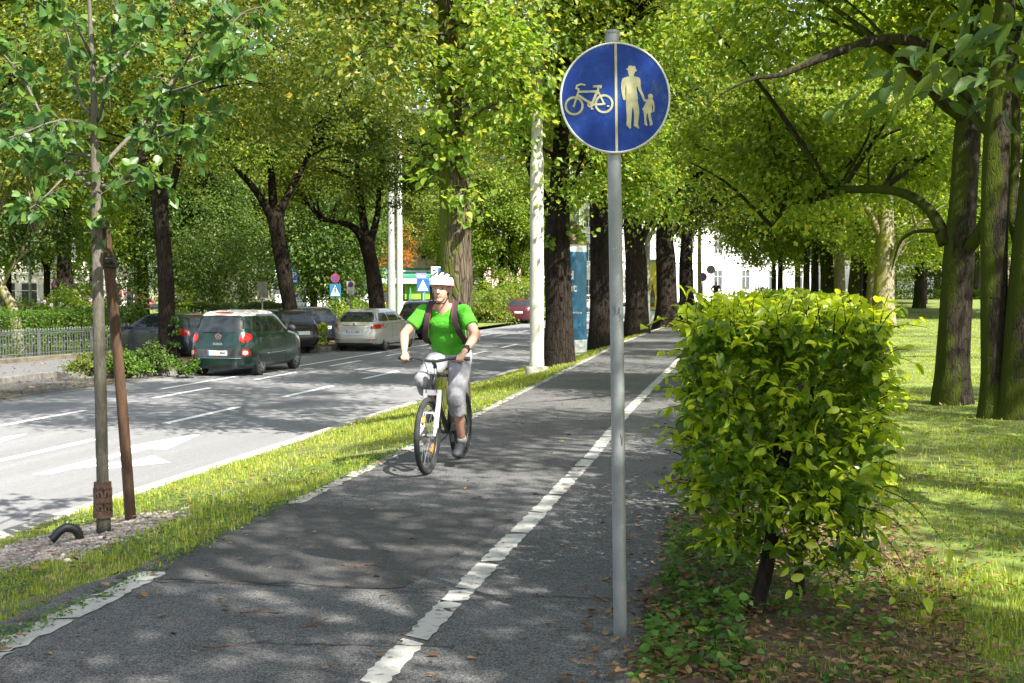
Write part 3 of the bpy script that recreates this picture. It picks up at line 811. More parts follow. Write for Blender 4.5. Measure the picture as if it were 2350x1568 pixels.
plant("light", 2050, 110, 1.3, "yellow-green sunlit tree beyond the lawn", z=.5)
plant("park", 2120, 76, .95, "bright tree seen left of the mossy grey park tree", z=.45)
plant("park", 2240, 90, 1.2, "bright tree seen between the right-hand trunks", z=.5)
plant("dark", 2380, 100, 1.2, "dark tree at the right edge beyond the lawn", z=.5)
plant("dark", 2150, 130, 1.5, "tall dark tree behind the stone wall", z=.5)
plant("lime", 1480, 140, 1.3, "tall tree behind the white houses at the path end", z=-.1)

# small leaning tree at the left edge behind the clipped hedge
traced("garden_tree", "small leaning tree with dark leaves at the left edge, behind the clipped hedge", 40, -.55,
    [(48, 770, 26), (32, 715, 22), (10, 670, 20), (-10, 620, 16), (-20, 540, 10)], [[(5, 660, 10), (40, 600, 7), (90, 560, 4)]],
    BARKP, 51, [(30, 520, 0, (2.0, 1.6, .95), 40, 150, .5, .12, DARKL, dict(bottom=-1)), (-40, 400, 0, (2.2, 2, 1.2), 30, 150, .6, .12, LIME)], flare=.2)

# large-leaved tree whose branches hang into the top right corner
mg = make_tree("magnolia_tree", "large-leaved dark magnolia hanging into the top right corner", D(2760, 8.2, 0), 5, .10, 2.2, 1.2, (.9, .9, .6), (.2, .1, 4.1), 20, 60, .45, .17, DARKL, BARKG, 81, nl=5)
rs_ = np.random.default_rng(4); Pn, out, C_ = crown_points(rs_, 16, 17, (.62, .6, .34), .26)
V, F = leaves_from(rs_, Pn, out, .19, 1, up=.9, down=.5, aspect=.42)
np_mesh("foliage", V + np.array([-1.25, .1, 3.22]), F, DARKL, mg, True)
b_ = MB(); b_.tube(curve_pts([Vector((0, 0, 2.4)), Vector((-.5, .05, 3.1)), Vector((-1.1, .1, 3.3)), Vector((-1.6, .1, 3.15))], 4), [.03 - .0018 * i for i in range(13)], 6); b_.build("branch", BARKG, mg, True)
# trees outside the picture that shade the path (park on the right and behind the camera)
OUT = "park trees beside and behind the camera"
def shade_tree(x, y, zc, R, K, per, seed, h, L=.13):
    t = make_tree("park_tree", "leafy park tree outside the picture, shading the path", (x, y, 0), h, .2, max(2.6, zc - R[2] - 1), R[0] * .7, R, (0, 0, zc), K, per, .7, L, PARK, BARKG, seed, OUT)
    return t
S1 = shade_tree(3.5, 1.6, 9.3, (2.3, 3.6, 1.25), 60, 220, 71, 10.5)
_o, _c = crown_mesh("crown", 171, 32, 170, (1.3, 1.1, .55), .42, .12, PARK, S1, (.8, .95, 6.2))  # unseen low leaf cluster, added to keep sun off the hedge's front end
shade_tree(4.9, -4.5, 9.0, (3.2, 3.4, 1.6), 66, 210, 72, 10.5)
shade_tree(4.6, 8.4, 9.0, (2.6, 2.8, 1.3), 50, 210, 73, 10)
shade_tree(8.8, 6.0, 8.6, (3.2, 3.4, 2.2), 54, 200, 74, 11)
shade_tree(9.6, 12.5, 8.8, (3.2, 3.4, 2.2), 48, 200, 76, 11)
shade_tree(8.6, -1.0, 9.0, (3.0, 3.2, 2.0), 44, 200, 79, 11)
shade_tree(2.4, -2.5, 14.0, (3.6, 3.6, 3.2), 70, 200, 75, 17)
shade_tree(7.2, 25.5, 12.6, (4.2, 4.4, 3.0), 84, 220, 77, 16)
shade_tree(7.6, 35.0, 12.4, (4.2, 4.6, 3.0), 84, 220, 78, 16)
# ---------------------------------------------------------------- young street tree with its stake, guard, pipe and gravel
YD = 9.93
yb = D(230, YD, gz(D(230, YD).x, D(230, YD).y))
yt = thing("young_tree", "slender young lime tree with grey trunk, tied to a wooden stake in the grass strip", "tree", yb)
rng = random.Random(91); nr = np.random.default_rng(91)
mb = MB()
def yw(px, py, off=0.0): return P(px, py, YD + off) - yb
ytr = [(231, 1224, 33), (230, 1100, 27), (228, 900, 27), (226, 700, 26), (225, 540, 24), (224, 420, 22), (223, 330, 18), (222, 220, 14), (218, 100, 11), (214, -20, 8), (212, -160, 5)]
c = curve_pts([yw(x, y) for x, y, w in ytr], 5)
m_ = len(c) - 1
ws = [w * YD / FPX / 2 for x, y, w in ytr]
mb.tube(c, [float(np.interp(i / m_ * (len(ws) - 1), range(len(ws)), ws)) for i in range(m_ + 1)], 12, wob=.03, rng=rng)
ybr = [
 [(212, 425, 0), (165, 390, .1), (140, 330, .2), (110, 285, .25), (75, 210, .3), (35, 150, .35), (-10, 100, .4)],
 [(235, 432, 0), (300, 405, -.1), (330, 350, -.2), (365, 280, -.3), (400, 205, -.4), (460, 100, -.5), (510, 10, -.6)],
 [(233, 390, 0), (290, 330, .2), (350, 270, .4), (380, 225, .5), (425, 155, .6), (490, 120, .7), (560, 40, .8), (620, 20, .9)],
 [(217, 297, 0), (170, 280, -.2), (120, 285, -.4), (50, 312, -.6), (-20, 330, -.7)],
 [(213, 265, 0), (190, 230, .2), (178, 160, .3), (165, 90, .4), (148, 40, .5), (110, -60, .6)],
 [(232, 280, 0), (250, 210, -.2), (262, 120, -.3), (272, 40, -.4), (290, -80, -.5)],
 [(213, 400, 0), (160, 405, -.2), (110, 450, -.4), (60, 490, -.6)],
 [(240, 432, 0), (310, 418, -.3), (385, 405, -.5)],
 [(215, 360, 0), (150, 350, .3), (90, 320, .6), (20, 330, .8)],
 [(228, 200, 0), (300, 130, .3), (340, 60, .5), (420, 10, .7), (470, -60, .8)],
 [(225, 150, 0), (180, 60, -.3), (120, 20, -.5), (60, -40, -.6)],
 [(395, 215, -.4), (470, 190, -.6), (520, 150, -.7), (590, 110, -.8)],
 [(345, 325, -.25), (420, 300, -.4), (470, 290, -.5), (500, 260, -.5)],
 [(330, 300, .35), (390, 290, .5), (430, 320, .55), (455, 355, .6)],
 [(110, 285, .25), (60, 270, .4), (10, 240, .5)]]
Ps, Os = [], []
for bi, B in enumerate(ybr):
    pts = curve_pts([yw(*q) for q in B], 6)
    n = len(pts)
    r0 = .017 if bi < 3 else (.012 if bi < 11 else .008)
    mb.tube(pts, [r0 * (1 - .85 * i / (n - 1)) + .0015 for i in range(n)], 6)
    L = sum((pts[i + 1] - pts[i]).length for i in range(n - 1))
    for k in range(int(L * 19)):
        t = rng.uniform(.22, 1.0) ** .8
        p = pts[min(n - 1, int(t * (n - 1)))]
        dr = Vector((rng.gauss(0, 1), rng.gauss(0, 1), rng.gauss(-.1, .7))).normalized()
        tl = rng.uniform(.08, .3) * (1.1 - .4 * t)
        e = p + dr * tl
        mb.tube([p, p.lerp(e, .5) + Vector((0, 0, .02)), e], [.0035, .0025, .0012], 4, caps=False)
        for q in range(rng.randint(4, 8)):
            f = rng.uniform(.25, 1.08)
            Ps.append(p.lerp(e, f) + Vector((rng.gauss(0, .03), rng.gauss(0, .03), rng.gauss(-.01, .02))))
            Os.append(dr + Vector((rng.gauss(0, .6), rng.gauss(0, .6), 0)))
V, F = leaves_from(nr, np.array(Ps), norm(np.array(Os)), .088, 1, up=.8, down=.6, aspect=.85)
np_mesh("crown", V, F, YOUNG, yt, True)
Ps = [yw(228 + rng.uniform(-22, 36), rng.choice([505, 520, 545, 560, 470]) + rng.uniform(-14, 14), rng.uniform(-.1, .05)) for i in range(26)]
V, F = leaves_from(nr, np.array(Ps), rand_unit(nr, 26), .085, 1)
np_mesh("foliage", V, F, YOUNG, yt, True)
mb.build("trunk", BARKY, yt, True)

RUST = M("rusty_mesh", (.16, .085, .055), (.07, .042, .03), 14, .8, bmp=.2)
g = MB()
gh0, gh1 = .13, .40
for (z0, z1) in ((gh0, gh0 + .05), (.245, .285), (gh1 - .045, gh1)):
    prof = [(.062, z0), (.066, z0), (.066, z1), (.062, z1)]
    g.lathe([(.064 + .01 * (1 - (z0 - gh0) / .3), z0), (.064 + .01 * (1 - (z1 - gh0) / .3), z1)], seg=22)
for k in range(16):
    a = 6.283 * k / 16
    for (z0, z1) in ((gh0 + .05, .245), (.285, gh1 - .045)):
        jl = .02 * math.sin(k * 2.3)
        g.box((.068 * math.cos(a), .068 * math.sin(a), (z0 + z1) / 2), (.005, .013, z1 - z0), rz=a)
        g.box((.068 * math.cos(a + .2), .068 * math.sin(a + .2), (z0 + z1) / 2 + jl), (.005, .022, .022), rz=a + .2)
o = g.build("trunk_guard", RUST, None, True, 30); o.location = yb
tag(o, "rusty brown slotted guard round the foot of the young tree's trunk", "tree guard")
WOOD = M("stake_wood", (.105, .055, .028), (.035, .019, .011), 3.2, .8, bmp=.3, bscale=9, stretch=(5, 5, .6))
sb = D(293, 10.6, 0); sb.z = gz(sb.x, sb.y)
st = thing("wooden_stake", "brown round wooden stake leaning against the young tree", "stake", sb)
m1 = MB()
def sw(px, py, off=0.0): return P(px, py, 10.6 + off) - sb
m1.tube(curve_pts([sw(294, 1200), sw(282, 1000, -.15), sw(268, 800, -.3), sw(254, 640, -.45), sw(241, 508, -.58)], 4), [.046, .045, .044, .044, .043, .043, .042, .042, .042, .042, .042, .042, .041, .041, .041, .041, .04], 12, wob=.015, rng=rng)
m1.build("post", WOOD, st, True, 50)
m1 = MB()
ROPE = M("dark_rope", (.06, .055, .045), (.03, .028, .024), 20, .9)
for k in range(4):
    cc = sw(244, 592 + 7 * k, -.5)
    m1.tube([cc + Vector((.062 * math.cos(a) * 1.25, .06 * math.sin(a), .012 * math.sin(a + k))) for a in [6.283 * i / 14 for i in range(15)]], .010, 6)
q = sw(262, 600, -.55); m1.ell(q, (.02, .02, .025), 8, 6); m1.tube([q, q + Vector((.02, -.01, -.02)), q + Vector((.035, 0, -.05))], .007, 5)
m1.build("rope_tie", ROPE, st, True)
BLACKP = M("black_plastic", (.02, .02, .022), (.03, .03, .032), 9, .42)
pp = MB()
pl = [(152, 1240), (158, 1215), (172, 1203), (186, 1212), (192, 1232)]
pts = [Vector((-.19, -.02, .035)), Vector((-.17, -.02, .05)), Vector((-.12, -.01, .105)), Vector((-.05, 0, .135)), Vector((.03, .01, .10)), Vector((.06, .015, .02)), Vector((.065, .02, -.1))]
cc = curve_pts(pts, 14)
pp.tube(cc, [.040 * (1 + (.07 if i % 2 else -.02)) for i in range(len(cc))], 16, caps=False)
pp.tube(cc, [.034] * len(cc), 16, caps=False)
o = pp.build("drain_pipe", BLACKP, None, True); o.scale = (.82, .82, .82); o.location = D(160, 9.75, gz(D(160, 9.75).x, D(160, 9.75).y))
o.rotation_euler = (0, 0, YAW + .35)
tag(o, "black ribbed plastic watering pipe curving out of the gravel beside the young tree", "pipe")
# gravel round the tree: many pebbles, one mesh
ico = bmesh.new(); bmesh.ops.create_icosphere(ico, subdivisions=1, radius=1)
IV = np.array([v.co for v in ico.verts]); IF = np.array([[v.index for v in f.verts] for f in ico.faces]); ico.free()
def pebbles(name, pts, sizes, mat_, rs):
    n = len(pts)
    S = sizes[:, None] * rs.uniform(.6, 1.2, (n, 3)) * np.array([1.2, 1, .7])
    V = IV[None] * S[:, None] * (1 + rs.uniform(-.18, .18, (n, len(IV), 1))) + pts[:, None]
    F = (IF[None] + (np.arange(n) * len(IV))[:, None, None]).reshape(-1, 3)
    return np_mesh(name, V.reshape(-1, 3), F, mat_)
pm, n_, l_, b_ = new_mat("pebble")
gg = n_.new("ShaderNodeNewGeometry"); rr = ramp(n_, [(0, (.14, .09, .07)), (.3, (.25, .19, .155)), (.6, (.32, .29, .255)), (.85, (.21, .205, .205)), (1, (.46, .44, .40))])
l_.new(gg.outputs["Random Per Island"], rr.inputs["Fac"]); l_.new(rr.outputs[0], b_.inputs["Base Color"]); b_.inputs["Roughness"].default_value = .8
rs = np.random.default_rng(5)
N_ = 3600
a = rs.random(N_) * 6.283; r = np.sqrt(rs.random(N_))
gx = -5.3 + r * np.cos(a) * .72 + .12 * rs.normal(size=N_); gy = 8.85 + r * np.sin(a) * 1.2 + .1 * rs.normal(size=N_)
gx -= (gy - 8.85) * .10
gp = np.array([(x, y, gz(x, y) + .006) for x, y in zip(gx, gy)])
tag(pebbles("gravel", gp, rs.uniform(.010, .021, N_), pm, rs), kind="stuff")
# band of grit along the kerb
N_ = 1500
gx = -6.62 + .10 * rs.normal(size=N_); gy = rs.uniform(9, 30, N_)
gp = np.array([(x, y, gz(x, y) + .004) for x, y in zip(gx, gy)])
tag(pebbles("grit", gp, rs.uniform(.006, .014, N_), pm, rs), kind="stuff")

# ---------------------------------------------------------------- hornbeam hedge beside the path
hx0, hx1, hy0, hy1, hz0, hz1 = -.47, .47, 6.35, 34.0, .55, 1.46
he = thing("hedge", "long leafy hornbeam hedge beside the path, its cut end facing the sign post", "hedge", (0, 6.4, 0))
nr = np.random.default_rng(17)
def hsurf(n, y0, y1):
    """Points of the top, the sides and the front end, leaning outwards."""
    P_, O_ = [], []
    k = nr.random(n)
    y = nr.uniform(y0, y1, n)
    x = nr.uniform(hx0, hx1, n); z = nr.uniform(hz0, hz1, n)
    for i in range(n):
        bulge = .05 * math.sin(y[i] * 2.1) + .04 * math.sin(y[i] * 5.3 + 1)
        dep = abs(nr.normal()) * .10
        if k[i] < .62:
            w = hx1 - hx0
            zz = hz1 + bulge - dep + .03 * math.sin(x[i] * 9)
            P_.append((x[i], y[i], zz)); O_.append((nr.normal() * .6, nr.normal() * .6, .55))
        elif k[i] < .84:
            P_.append((hx0 - bulge + dep, y[i], z[i])); O_.append((-1, nr.normal() * .5, .15))
        else:
            P_.append((hx1 + bulge - dep, y[i], z[i])); O_.append((1, nr.normal() * .5, .15))
    return P_, O_
A1, B1 = hsurf(4800, hy0, 11)
A2, B2 = hsurf(7500, 11, hy1)
# the front end, thick with layers of leaves
A0, B0 = [], []
for i in range(4600):
    dep = abs(nr.normal()) * .24
    x = nr.uniform(hx0, hx1); z = hz0 - .25 + (hz1 - hz0 + .25) * nr.random() ** .8
    taper = .04 + .62 * max(0, (.95 - z))
    cx_ = (hx0 + hx1) / 2
    x = cx_ + (x - cx_) * (1 - taper * .6)
    if z < .62 and nr.random() < .45: continue
    yf = hy0 + .10 * math.sin(x * 5) + .07 * math.sin(z * 7 + x * 3)
    if math.sin(x * 11 + z * 6) * math.sin(z * 13 - x * 5) > .50: continue
    A0.append((x, yf + dep - .03, z)); B0.append((nr.normal() * .6, -.8, .05))
def hedge_leaves(name, A_, B_, L, detail, up=.75, dn=.35, asp=.58):
    V, F = leaves_from(nr, np.array(A_) - np.array([0, 6.4, 0]), norm(np.array(B_)), L, detail, up=up, down=dn, aspect=asp)
    return np_mesh(name, V, F, HEDGE, he, detail > 0)
# the dim inside of the hedge and its low hanging skirts
for i in range(3000):
    A0.append((nr.uniform(hx0 + .03, hx1 - .03), nr.uniform(6.7, 9.0), nr.uniform(.45, 1.36))); B0.append((nr.normal(), nr.normal(), nr.normal() * .4))
for i in range(240):
    x = nr.uniform(.02, .44); z = .18 + .5 * nr.random() ** .7
    A0.append((x, hy0 + abs(nr.normal()) * .18, z)); B0.append((nr.normal() * .5, -.8, -.1))
# loose sprays sticking out of the hedge, leaves in two rows along each twig
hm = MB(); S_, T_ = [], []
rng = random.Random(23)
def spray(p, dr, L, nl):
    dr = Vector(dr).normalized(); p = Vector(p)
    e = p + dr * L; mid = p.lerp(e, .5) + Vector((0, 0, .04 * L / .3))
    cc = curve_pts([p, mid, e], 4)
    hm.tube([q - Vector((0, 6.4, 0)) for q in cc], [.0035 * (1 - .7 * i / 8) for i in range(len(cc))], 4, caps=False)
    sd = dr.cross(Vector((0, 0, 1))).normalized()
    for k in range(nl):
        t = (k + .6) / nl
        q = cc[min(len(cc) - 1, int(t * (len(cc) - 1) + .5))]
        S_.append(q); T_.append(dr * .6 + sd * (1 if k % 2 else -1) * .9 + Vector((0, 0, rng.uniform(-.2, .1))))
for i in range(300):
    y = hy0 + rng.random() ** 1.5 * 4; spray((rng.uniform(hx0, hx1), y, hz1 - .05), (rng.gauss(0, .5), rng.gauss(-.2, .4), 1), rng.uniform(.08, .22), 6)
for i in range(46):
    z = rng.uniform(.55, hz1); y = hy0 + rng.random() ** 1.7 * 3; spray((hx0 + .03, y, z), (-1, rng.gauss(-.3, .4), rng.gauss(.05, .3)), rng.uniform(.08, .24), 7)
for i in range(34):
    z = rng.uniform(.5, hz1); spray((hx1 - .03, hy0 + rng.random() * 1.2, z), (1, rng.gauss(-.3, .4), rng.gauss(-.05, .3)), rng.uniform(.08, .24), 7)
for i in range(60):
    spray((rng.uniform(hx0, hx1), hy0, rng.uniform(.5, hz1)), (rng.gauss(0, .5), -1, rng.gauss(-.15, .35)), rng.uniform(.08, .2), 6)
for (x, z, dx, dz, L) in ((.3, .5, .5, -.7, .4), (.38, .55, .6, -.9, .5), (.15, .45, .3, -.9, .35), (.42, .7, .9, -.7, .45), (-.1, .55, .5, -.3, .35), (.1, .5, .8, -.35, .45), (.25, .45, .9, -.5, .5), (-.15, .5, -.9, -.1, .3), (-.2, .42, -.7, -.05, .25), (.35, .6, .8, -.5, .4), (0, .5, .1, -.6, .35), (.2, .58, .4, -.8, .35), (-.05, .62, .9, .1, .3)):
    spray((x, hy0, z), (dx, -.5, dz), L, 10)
hedge_leaves("foliage", A1 + A0, B1 + B0, .068, 1)
hedge_leaves("foliage", A2, B2, .095, 0)
HEDGE_SUN = leaf_mat("hornbeam_sunlit_leaf", [(0.0, G(.17, .27, .014)), (.5, G(.30, .40, .022)), (.9, G(.42, .47, .035))], trans=.5, rough=.33, spec=.5, tmul=(2.2, 2.0, .9))  # brighter copy of the hornbeam leaf, sunlight painted into the sprays
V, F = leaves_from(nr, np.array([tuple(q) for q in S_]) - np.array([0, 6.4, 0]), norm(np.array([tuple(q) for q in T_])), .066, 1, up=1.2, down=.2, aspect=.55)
np_mesh("foliage", V, F, HEDGE_SUN, he, True)
HWOOD = M("hedge_stem", (.014, .011, .009), (.034, .027, .02), 8, .95, spec=.1, bmp=.4, bscale=30, stretch=(4, 4, 1))
hm.build("twig", HWOOD, he, True)["kind"] = "stuff"
for i in range(30):
    hm = MB()
    y = 6.5 + i * .5 + rng.uniform(-.1, .1); x = rng.uniform(-.28, .22) if i else -.16
    r0 = rng.uniform(.02, .032) if i else .046
    base = Vector((x, y - 6.4, -.1))
    top = Vector((x + rng.uniform(-.1, .2), y - 6.4 + rng.uniform(0, .2), rng.uniform(.9, 1.25)))
    cc = curve_pts([base, base.lerp(top, .35) + Vector((rng.uniform(-.06, .06), 0, 0)), base.lerp(top, .7) + Vector((rng.uniform(-.05, .1), 0, 0)), top], 4)
    hm.tube(cc, [r0 * (1 - .6 * k / 12) * (1.25 if k == 0 else 1) for k in range(len(cc))], 8, wob=.08, rng=rng)
    if i < 8:
        for k in range(5):
            s = cc[rng.randint(3, 10)]; e = s + Vector((rng.uniform(-.5, .5), rng.uniform(-.25, .25), rng.uniform(.05, .45)))
            hm.tube(curve_pts([s, s.lerp(e, .5) + Vector((rng.uniform(-.06, .06), 0, .05)), e], 3), [r0 * .45 * (1 - .12 * q) for q in range(7)], 6, wob=.08, rng=rng)
    hm.build("stem", HWOOD, he, True)

# ---------------------------------------------------------------- grass, weeds, litter
def blades(name, xs, ys, h, w, mat_, seed, lean=.5, per=3):
    rs = np.random.default_rng(seed)
    n = len(xs)
    xs = np.repeat(xs, per) + rs.normal(size=n * per) * .012; ys = np.repeat(ys, per) + rs.normal(size=n * per) * .012
    n *= per
    zs = np.array([gz(x, y) for x, y in zip(xs, ys)])
    a = rs.random(n) * 6.283
    dx, dy = np.cos(a), np.sin(a)
    hh = h * rs.uniform(.45, 1.25, n) if np.isscalar(h) else np.repeat(h, per) * rs.uniform(.45, 1.25, n)
    ww = (w if np.isscalar(w) else np.repeat(w, per)) * rs.uniform(.7, 1.3, n)
    ln = rs.uniform(0, 1, n) * lean * hh
    b = np.stack([xs, ys, zs - .004], 1)
    sd = np.stack([-dy, dx, np.zeros(n)], 1) * (ww / 2)[:, None]
    mid = b + np.stack([dx * ln * .35, dy * ln * .35, hh * .6], 1)
    tip = b + np.stack([dx * ln, dy * ln, hh], 1)
    V = np.stack([b - sd, b + sd, mid + sd * .8, mid - sd * .8, tip + sd * .15, tip - sd * .15], 1).reshape(-1, 3)
    k = (np.arange(n) * 6)[:, None]
    F = np.concatenate([k + np.array([0, 1, 2, 3]), k + np.array([3, 2, 4, 5])], 0)
    return tag(np_mesh(name, V, F, mat_), kind="stuff")
rs = np.random.default_rng(31)
def scatter(n, y0, y1, xf0, xf1, keep=None):
    u = rs.random(n)
    ys = y0 * (y1 / y0) ** u          # denser near the camera
    xs = np.array([xf0(y) + (xf1(y) - xf0(y)) * q for y, q in zip(ys, rs.random(n))])
    if keep is not None:
        k = keep(xs, ys); xs, ys = xs[k], ys[k]
    return xs, ys
def nz(x, y, s, p=0): return np.sin(x * s + p) * np.sin(y * s * .8 + p * 2) + .5 * np.sin(x * s * 2.3 + y * s * 1.9 + p)
gravel_out = lambda x, y: ((x + 5.3) / .8) ** 2 + ((y - 8.85) / 1.3) ** 2 > .8 + .5 * rs.random(len(x))
xs, ys = scatter(30000, 4.0, 44, lambda y: -6.64, lambda y: pleft(y) - (.2 if y < 6.7 else .04), lambda x, y: gravel_out(x, y) & (rs.random(len(x)) < .75 + .4 * nz(x, y, 2.0)))
blades("grass", xs, ys, (.05 + .022 * np.clip(nz(xs, ys, 1.1), -.6, 1)) * np.clip(.35 + .07 * ys, .6, 1), np.clip(.004 + .00032 * ys, .005, .015), GRASS, 1)
xs, ys = scatter(36000, 3.6, 60, lambda y: .55 if y > 6 else -.3, lambda y: .19 * y + .9, lambda x, y: rs.random(len(x)) < np.clip(.25 + .28 * (y - 4), .2, .9) * (.75 + .45 * nz(x, y, 1.6)))
blades("lawn_grass", xs, ys, .038 + .014 * np.clip(nz(xs, ys, 1.3), -.6, 1), np.clip(.004 + .0004 * ys, .005, .02), GRASS, 2)
# low broad-leaved weeds
def cover(name, xs, ys, L, mat_, seed, zmax=.06, detail=0):
    rs_ = np.random.default_rng(seed); n = len(xs)
    Pn = np.array([(x, y, gz(x, y) + q) for x, y, q in zip(xs, ys, rs_.uniform(.004, zmax, n) if np.isscalar(zmax) else rs_.random(n) * zmax)])
    A = rand_unit(rs_, n) * np.array([1, 1, .25]); Nn = norm(np.array([0, 0, 1.0]) + rs_.normal(size=(n, 3)) * .35)
    Ls = L * rs_.uniform(.5, 1.3, n) if np.isscalar(L) else L * rs_.uniform(.6, 1.2, n)
    V, F = leaf_arrays(Pn, A, Nn, Ls, Ls * .75, detail)
    return tag(np_mesh(name, V, F, mat_, None, detail > 0), kind="stuff")
xs, ys = scatter(16000, 4.2, 12, lambda y: -6.3, lambda y: pleft(y) - .02, lambda x, y: gravel_out(x, y) & (nz(x, y, 2.3, 1) > -.15))
cover("clover", xs, ys, .026, IVY, 3, .045)
xs, ys = scatter(5200, 4.5, 11, lambda y: pright(y) + .02 - .05 * math.sin(y * 9), lambda y: .55, lambda x, y: nz(x, y, 4.1, 2) > -.5)
cover("ground_cover", xs, ys, .036, IVY, 4, np.clip(.05 + .12 * nz(xs, ys, 2.3, 1), .02, .2), 1)
xs, ys = scatter(11000, 3.9, 14, lambda y: -.4 if y < 5.5 else .4, lambda y: .2 * y + .5, lambda x, y: nz(x, y, 2.9, 3) > -.1)
cover("lawn_weeds", xs, ys, .024, IVY, 5, .035)
# edge weeds along the path border
xs, ys = scatter(2600, 4.0, 26, lambda y: pleft(y) - .16, lambda y: pleft(y) + .03)
cover("border_weeds", xs, ys, .024, IVY, 6, .03)

def litter(name, xs, ys, L, seed, lift=.004, z=None):
    rs_ = np.random.default_rng(seed); n = len(xs)
    Pn = np.array([(x, y, (gz(x, y) if z is None else z) + lift + q) for x, y, q in zip(xs, ys, rs_.random(n) * .012)])
    A = rand_unit(rs_, n) * np.array([1, 1, .12]); Nn = norm(np.array([0, 0, 1.0]) + rs_.normal(size=(n, 3)) * .22)
    Ls = L * rs_.uniform(.35, 1.3, n)
    V, F = leaf_arrays(Pn, A, Nn, Ls, Ls * rs_.uniform(.3, .65, n), 1, fold=.35, droop=-.12)
    return tag(np_mesh(name, V, F, LITTER, None, True), kind="stuff")
xs, ys = scatter(520, 4.4, 40, lambda y: pleft(y), lambda y: pright(y) + .1)
litter("fallen_leaves", xs, ys, .05, 7, .006)
xs, ys = scatter(420, 4.4, 20, lambda y: pright(y) - .28, lambda y: pright(y) + .12)
litter("fallen_leaves", xs, ys, .055, 8, .01)
xs, ys = scatter(4600, 4.2, 9.5, lambda y: pright(y) - .05, lambda y: .9)
litter("fallen_leaves", xs, ys, .047, 9, .035)
xs, ys = scatter(1500, 5.4, 8.5, lambda y: pright(y) + .02, lambda y: -.16)
cover("tall_weeds", xs, ys, .05, IVY, 14, np.clip(.10 + .22 * nz(xs, ys, 3.1, 4), .04, .36), 1)
xs, ys = scatter(2200, 4.2, 26, lambda y: .3, lambda y: .2 * y + .8)
litter("fallen_leaves", xs, ys, .045, 10, .03)
xs, ys = scatter(1500, 4.2, 30, lambda y: -6.7, lambda y: pleft(y) + .1)
litter("fallen_leaves", xs, ys, .05, 11, .03)
xs, ys = rs.uniform(-18, -15.45, 600), rs.uniform(23, 31, 600)
litter("fallen_leaves", xs, ys, .085, 12, .012, ROADZ)
xs, ys = rs.uniform(-20.8, -18.2, 260), rs.uniform(25, 36, 260)
litter("fallen_leaves", xs, ys, .085, 13, .012, -.57)
# twigs lying on the path
def twig(x, y, rz, L, label, seed, forks=3):
    rng_ = random.Random(seed); b = MB()
    pts = [Vector((t * L - L / 2, rng_.uniform(-.02, .02), .008 + .01 * rng_.random())) for t in (0, .3, .6, 1)]
    cc = curve_pts(pts, 3); b.tube(cc, [.005 * (1 - .6 * i / 9) for i in range(len(cc))], 5)
    for k in range(forks):
        s = cc[rng_.randint(2, 7)]; e = s + Vector((rng_.uniform(-.02, .09), rng_.choice((-1, 1)) * rng_.uniform(.03, .07), .012))
        b.tube([s, e], [.003, .0015], 4)
    o = b.build("twig", LITTERW, None, True); o.location = (x, y, .006); o.rotation_euler = (0, 0, rz)
    tag(o, label, "twig", "twigs lying on the path")
LITTERW = M("twig_wood", (.13, .055, .03), (.05, .028, .02), 14, .8)
def onpath(px, py): 
    d = 1.65 * FPX / (py - HZ) ; return D(px, d)
for i, (px, py, rz, L, fk, lab) in enumerate([(832, 1312, .1, .26, 6, "bundle of reddish twigs at the edge of the dark asphalt patch"), (590, 1422, .05, .2, 3, "red-brown forked twig on the left half of the path"),
        (515, 1502, .2, .22, 1, "long thin twig near the bottom edge of the path"), (712, 1452, .5, .12, 3, "small crooked twig left of the worn centre line"), (1550, 1275, -.6, .14, 2, "short dark twig right of the sign post"), (1388, 1388, -.9, .16, 2, "curved reddish twig beside the foot of the sign post")]):
    q = onpath(px, py); twig(q.x, q.y, rz, L, lab, 40 + i, fk)
# ---------------------------------------------------------------- the path sign in front
GALV = M("galvanised_steel", (.30, .315, .31), (.17, .185, .18), 6, .5, .35, bmp=.15, bscale=40, detail=7, stretch=(1, 1, .5))
WHITEB = M("aged_white", (.66, .66, .60), (.50, .50, .43), 8, .5)
def blue_sign_mat():
    m, n, l, bs = new_mat("weathered_blue")
    v = coords(n, l, "Object", (1, 1, .75))
    t = noise(n, l, 13, 7, .72, v, .3)
    r = ramp(n, [(.44, (.002, .028, .20)), (.57, (.006, .042, .23)), (.63, (.035, .07, .19)), (.74, (.08, .10, .17))])
    l.new(t.outputs["Fac"], r.inputs["Fac"])
    t2 = noise(n, l, 60, 3, .6, v); r2 = ramp(n, [(.56, (1, 1, 1)), (.7, (.55, .6, .7))]); l.new(t2.outputs["Fac"], r2.inputs["Fac"])
    mu = n.new("ShaderNodeMix"); mu.data_type = 'RGBA'; mu.blend_type = 'MULTIPLY'; mu.inputs[0].default_value = .7
    l.new(r.outputs[0], mu.inputs[6]); l.new(r2.outputs[0], mu.inputs[7]); l.new(mu.outputs[2], bs.inputs["Base Color"])
    bs.inputs["Roughness"].default_value = .5; bs.inputs["Specular IOR Level"].default_value = .25
    return m
BLUEW = blue_sign_mat()
SYMB = M("aged_symbol_white", (.50, .48, .28), (.30, .29, .14), 16, .6, detail=6)
sg = thing("path_sign", "round blue sign with bicycle and walking adult and child on a grey steel post", "sign", D(1417, 6.06, 0), YAW)
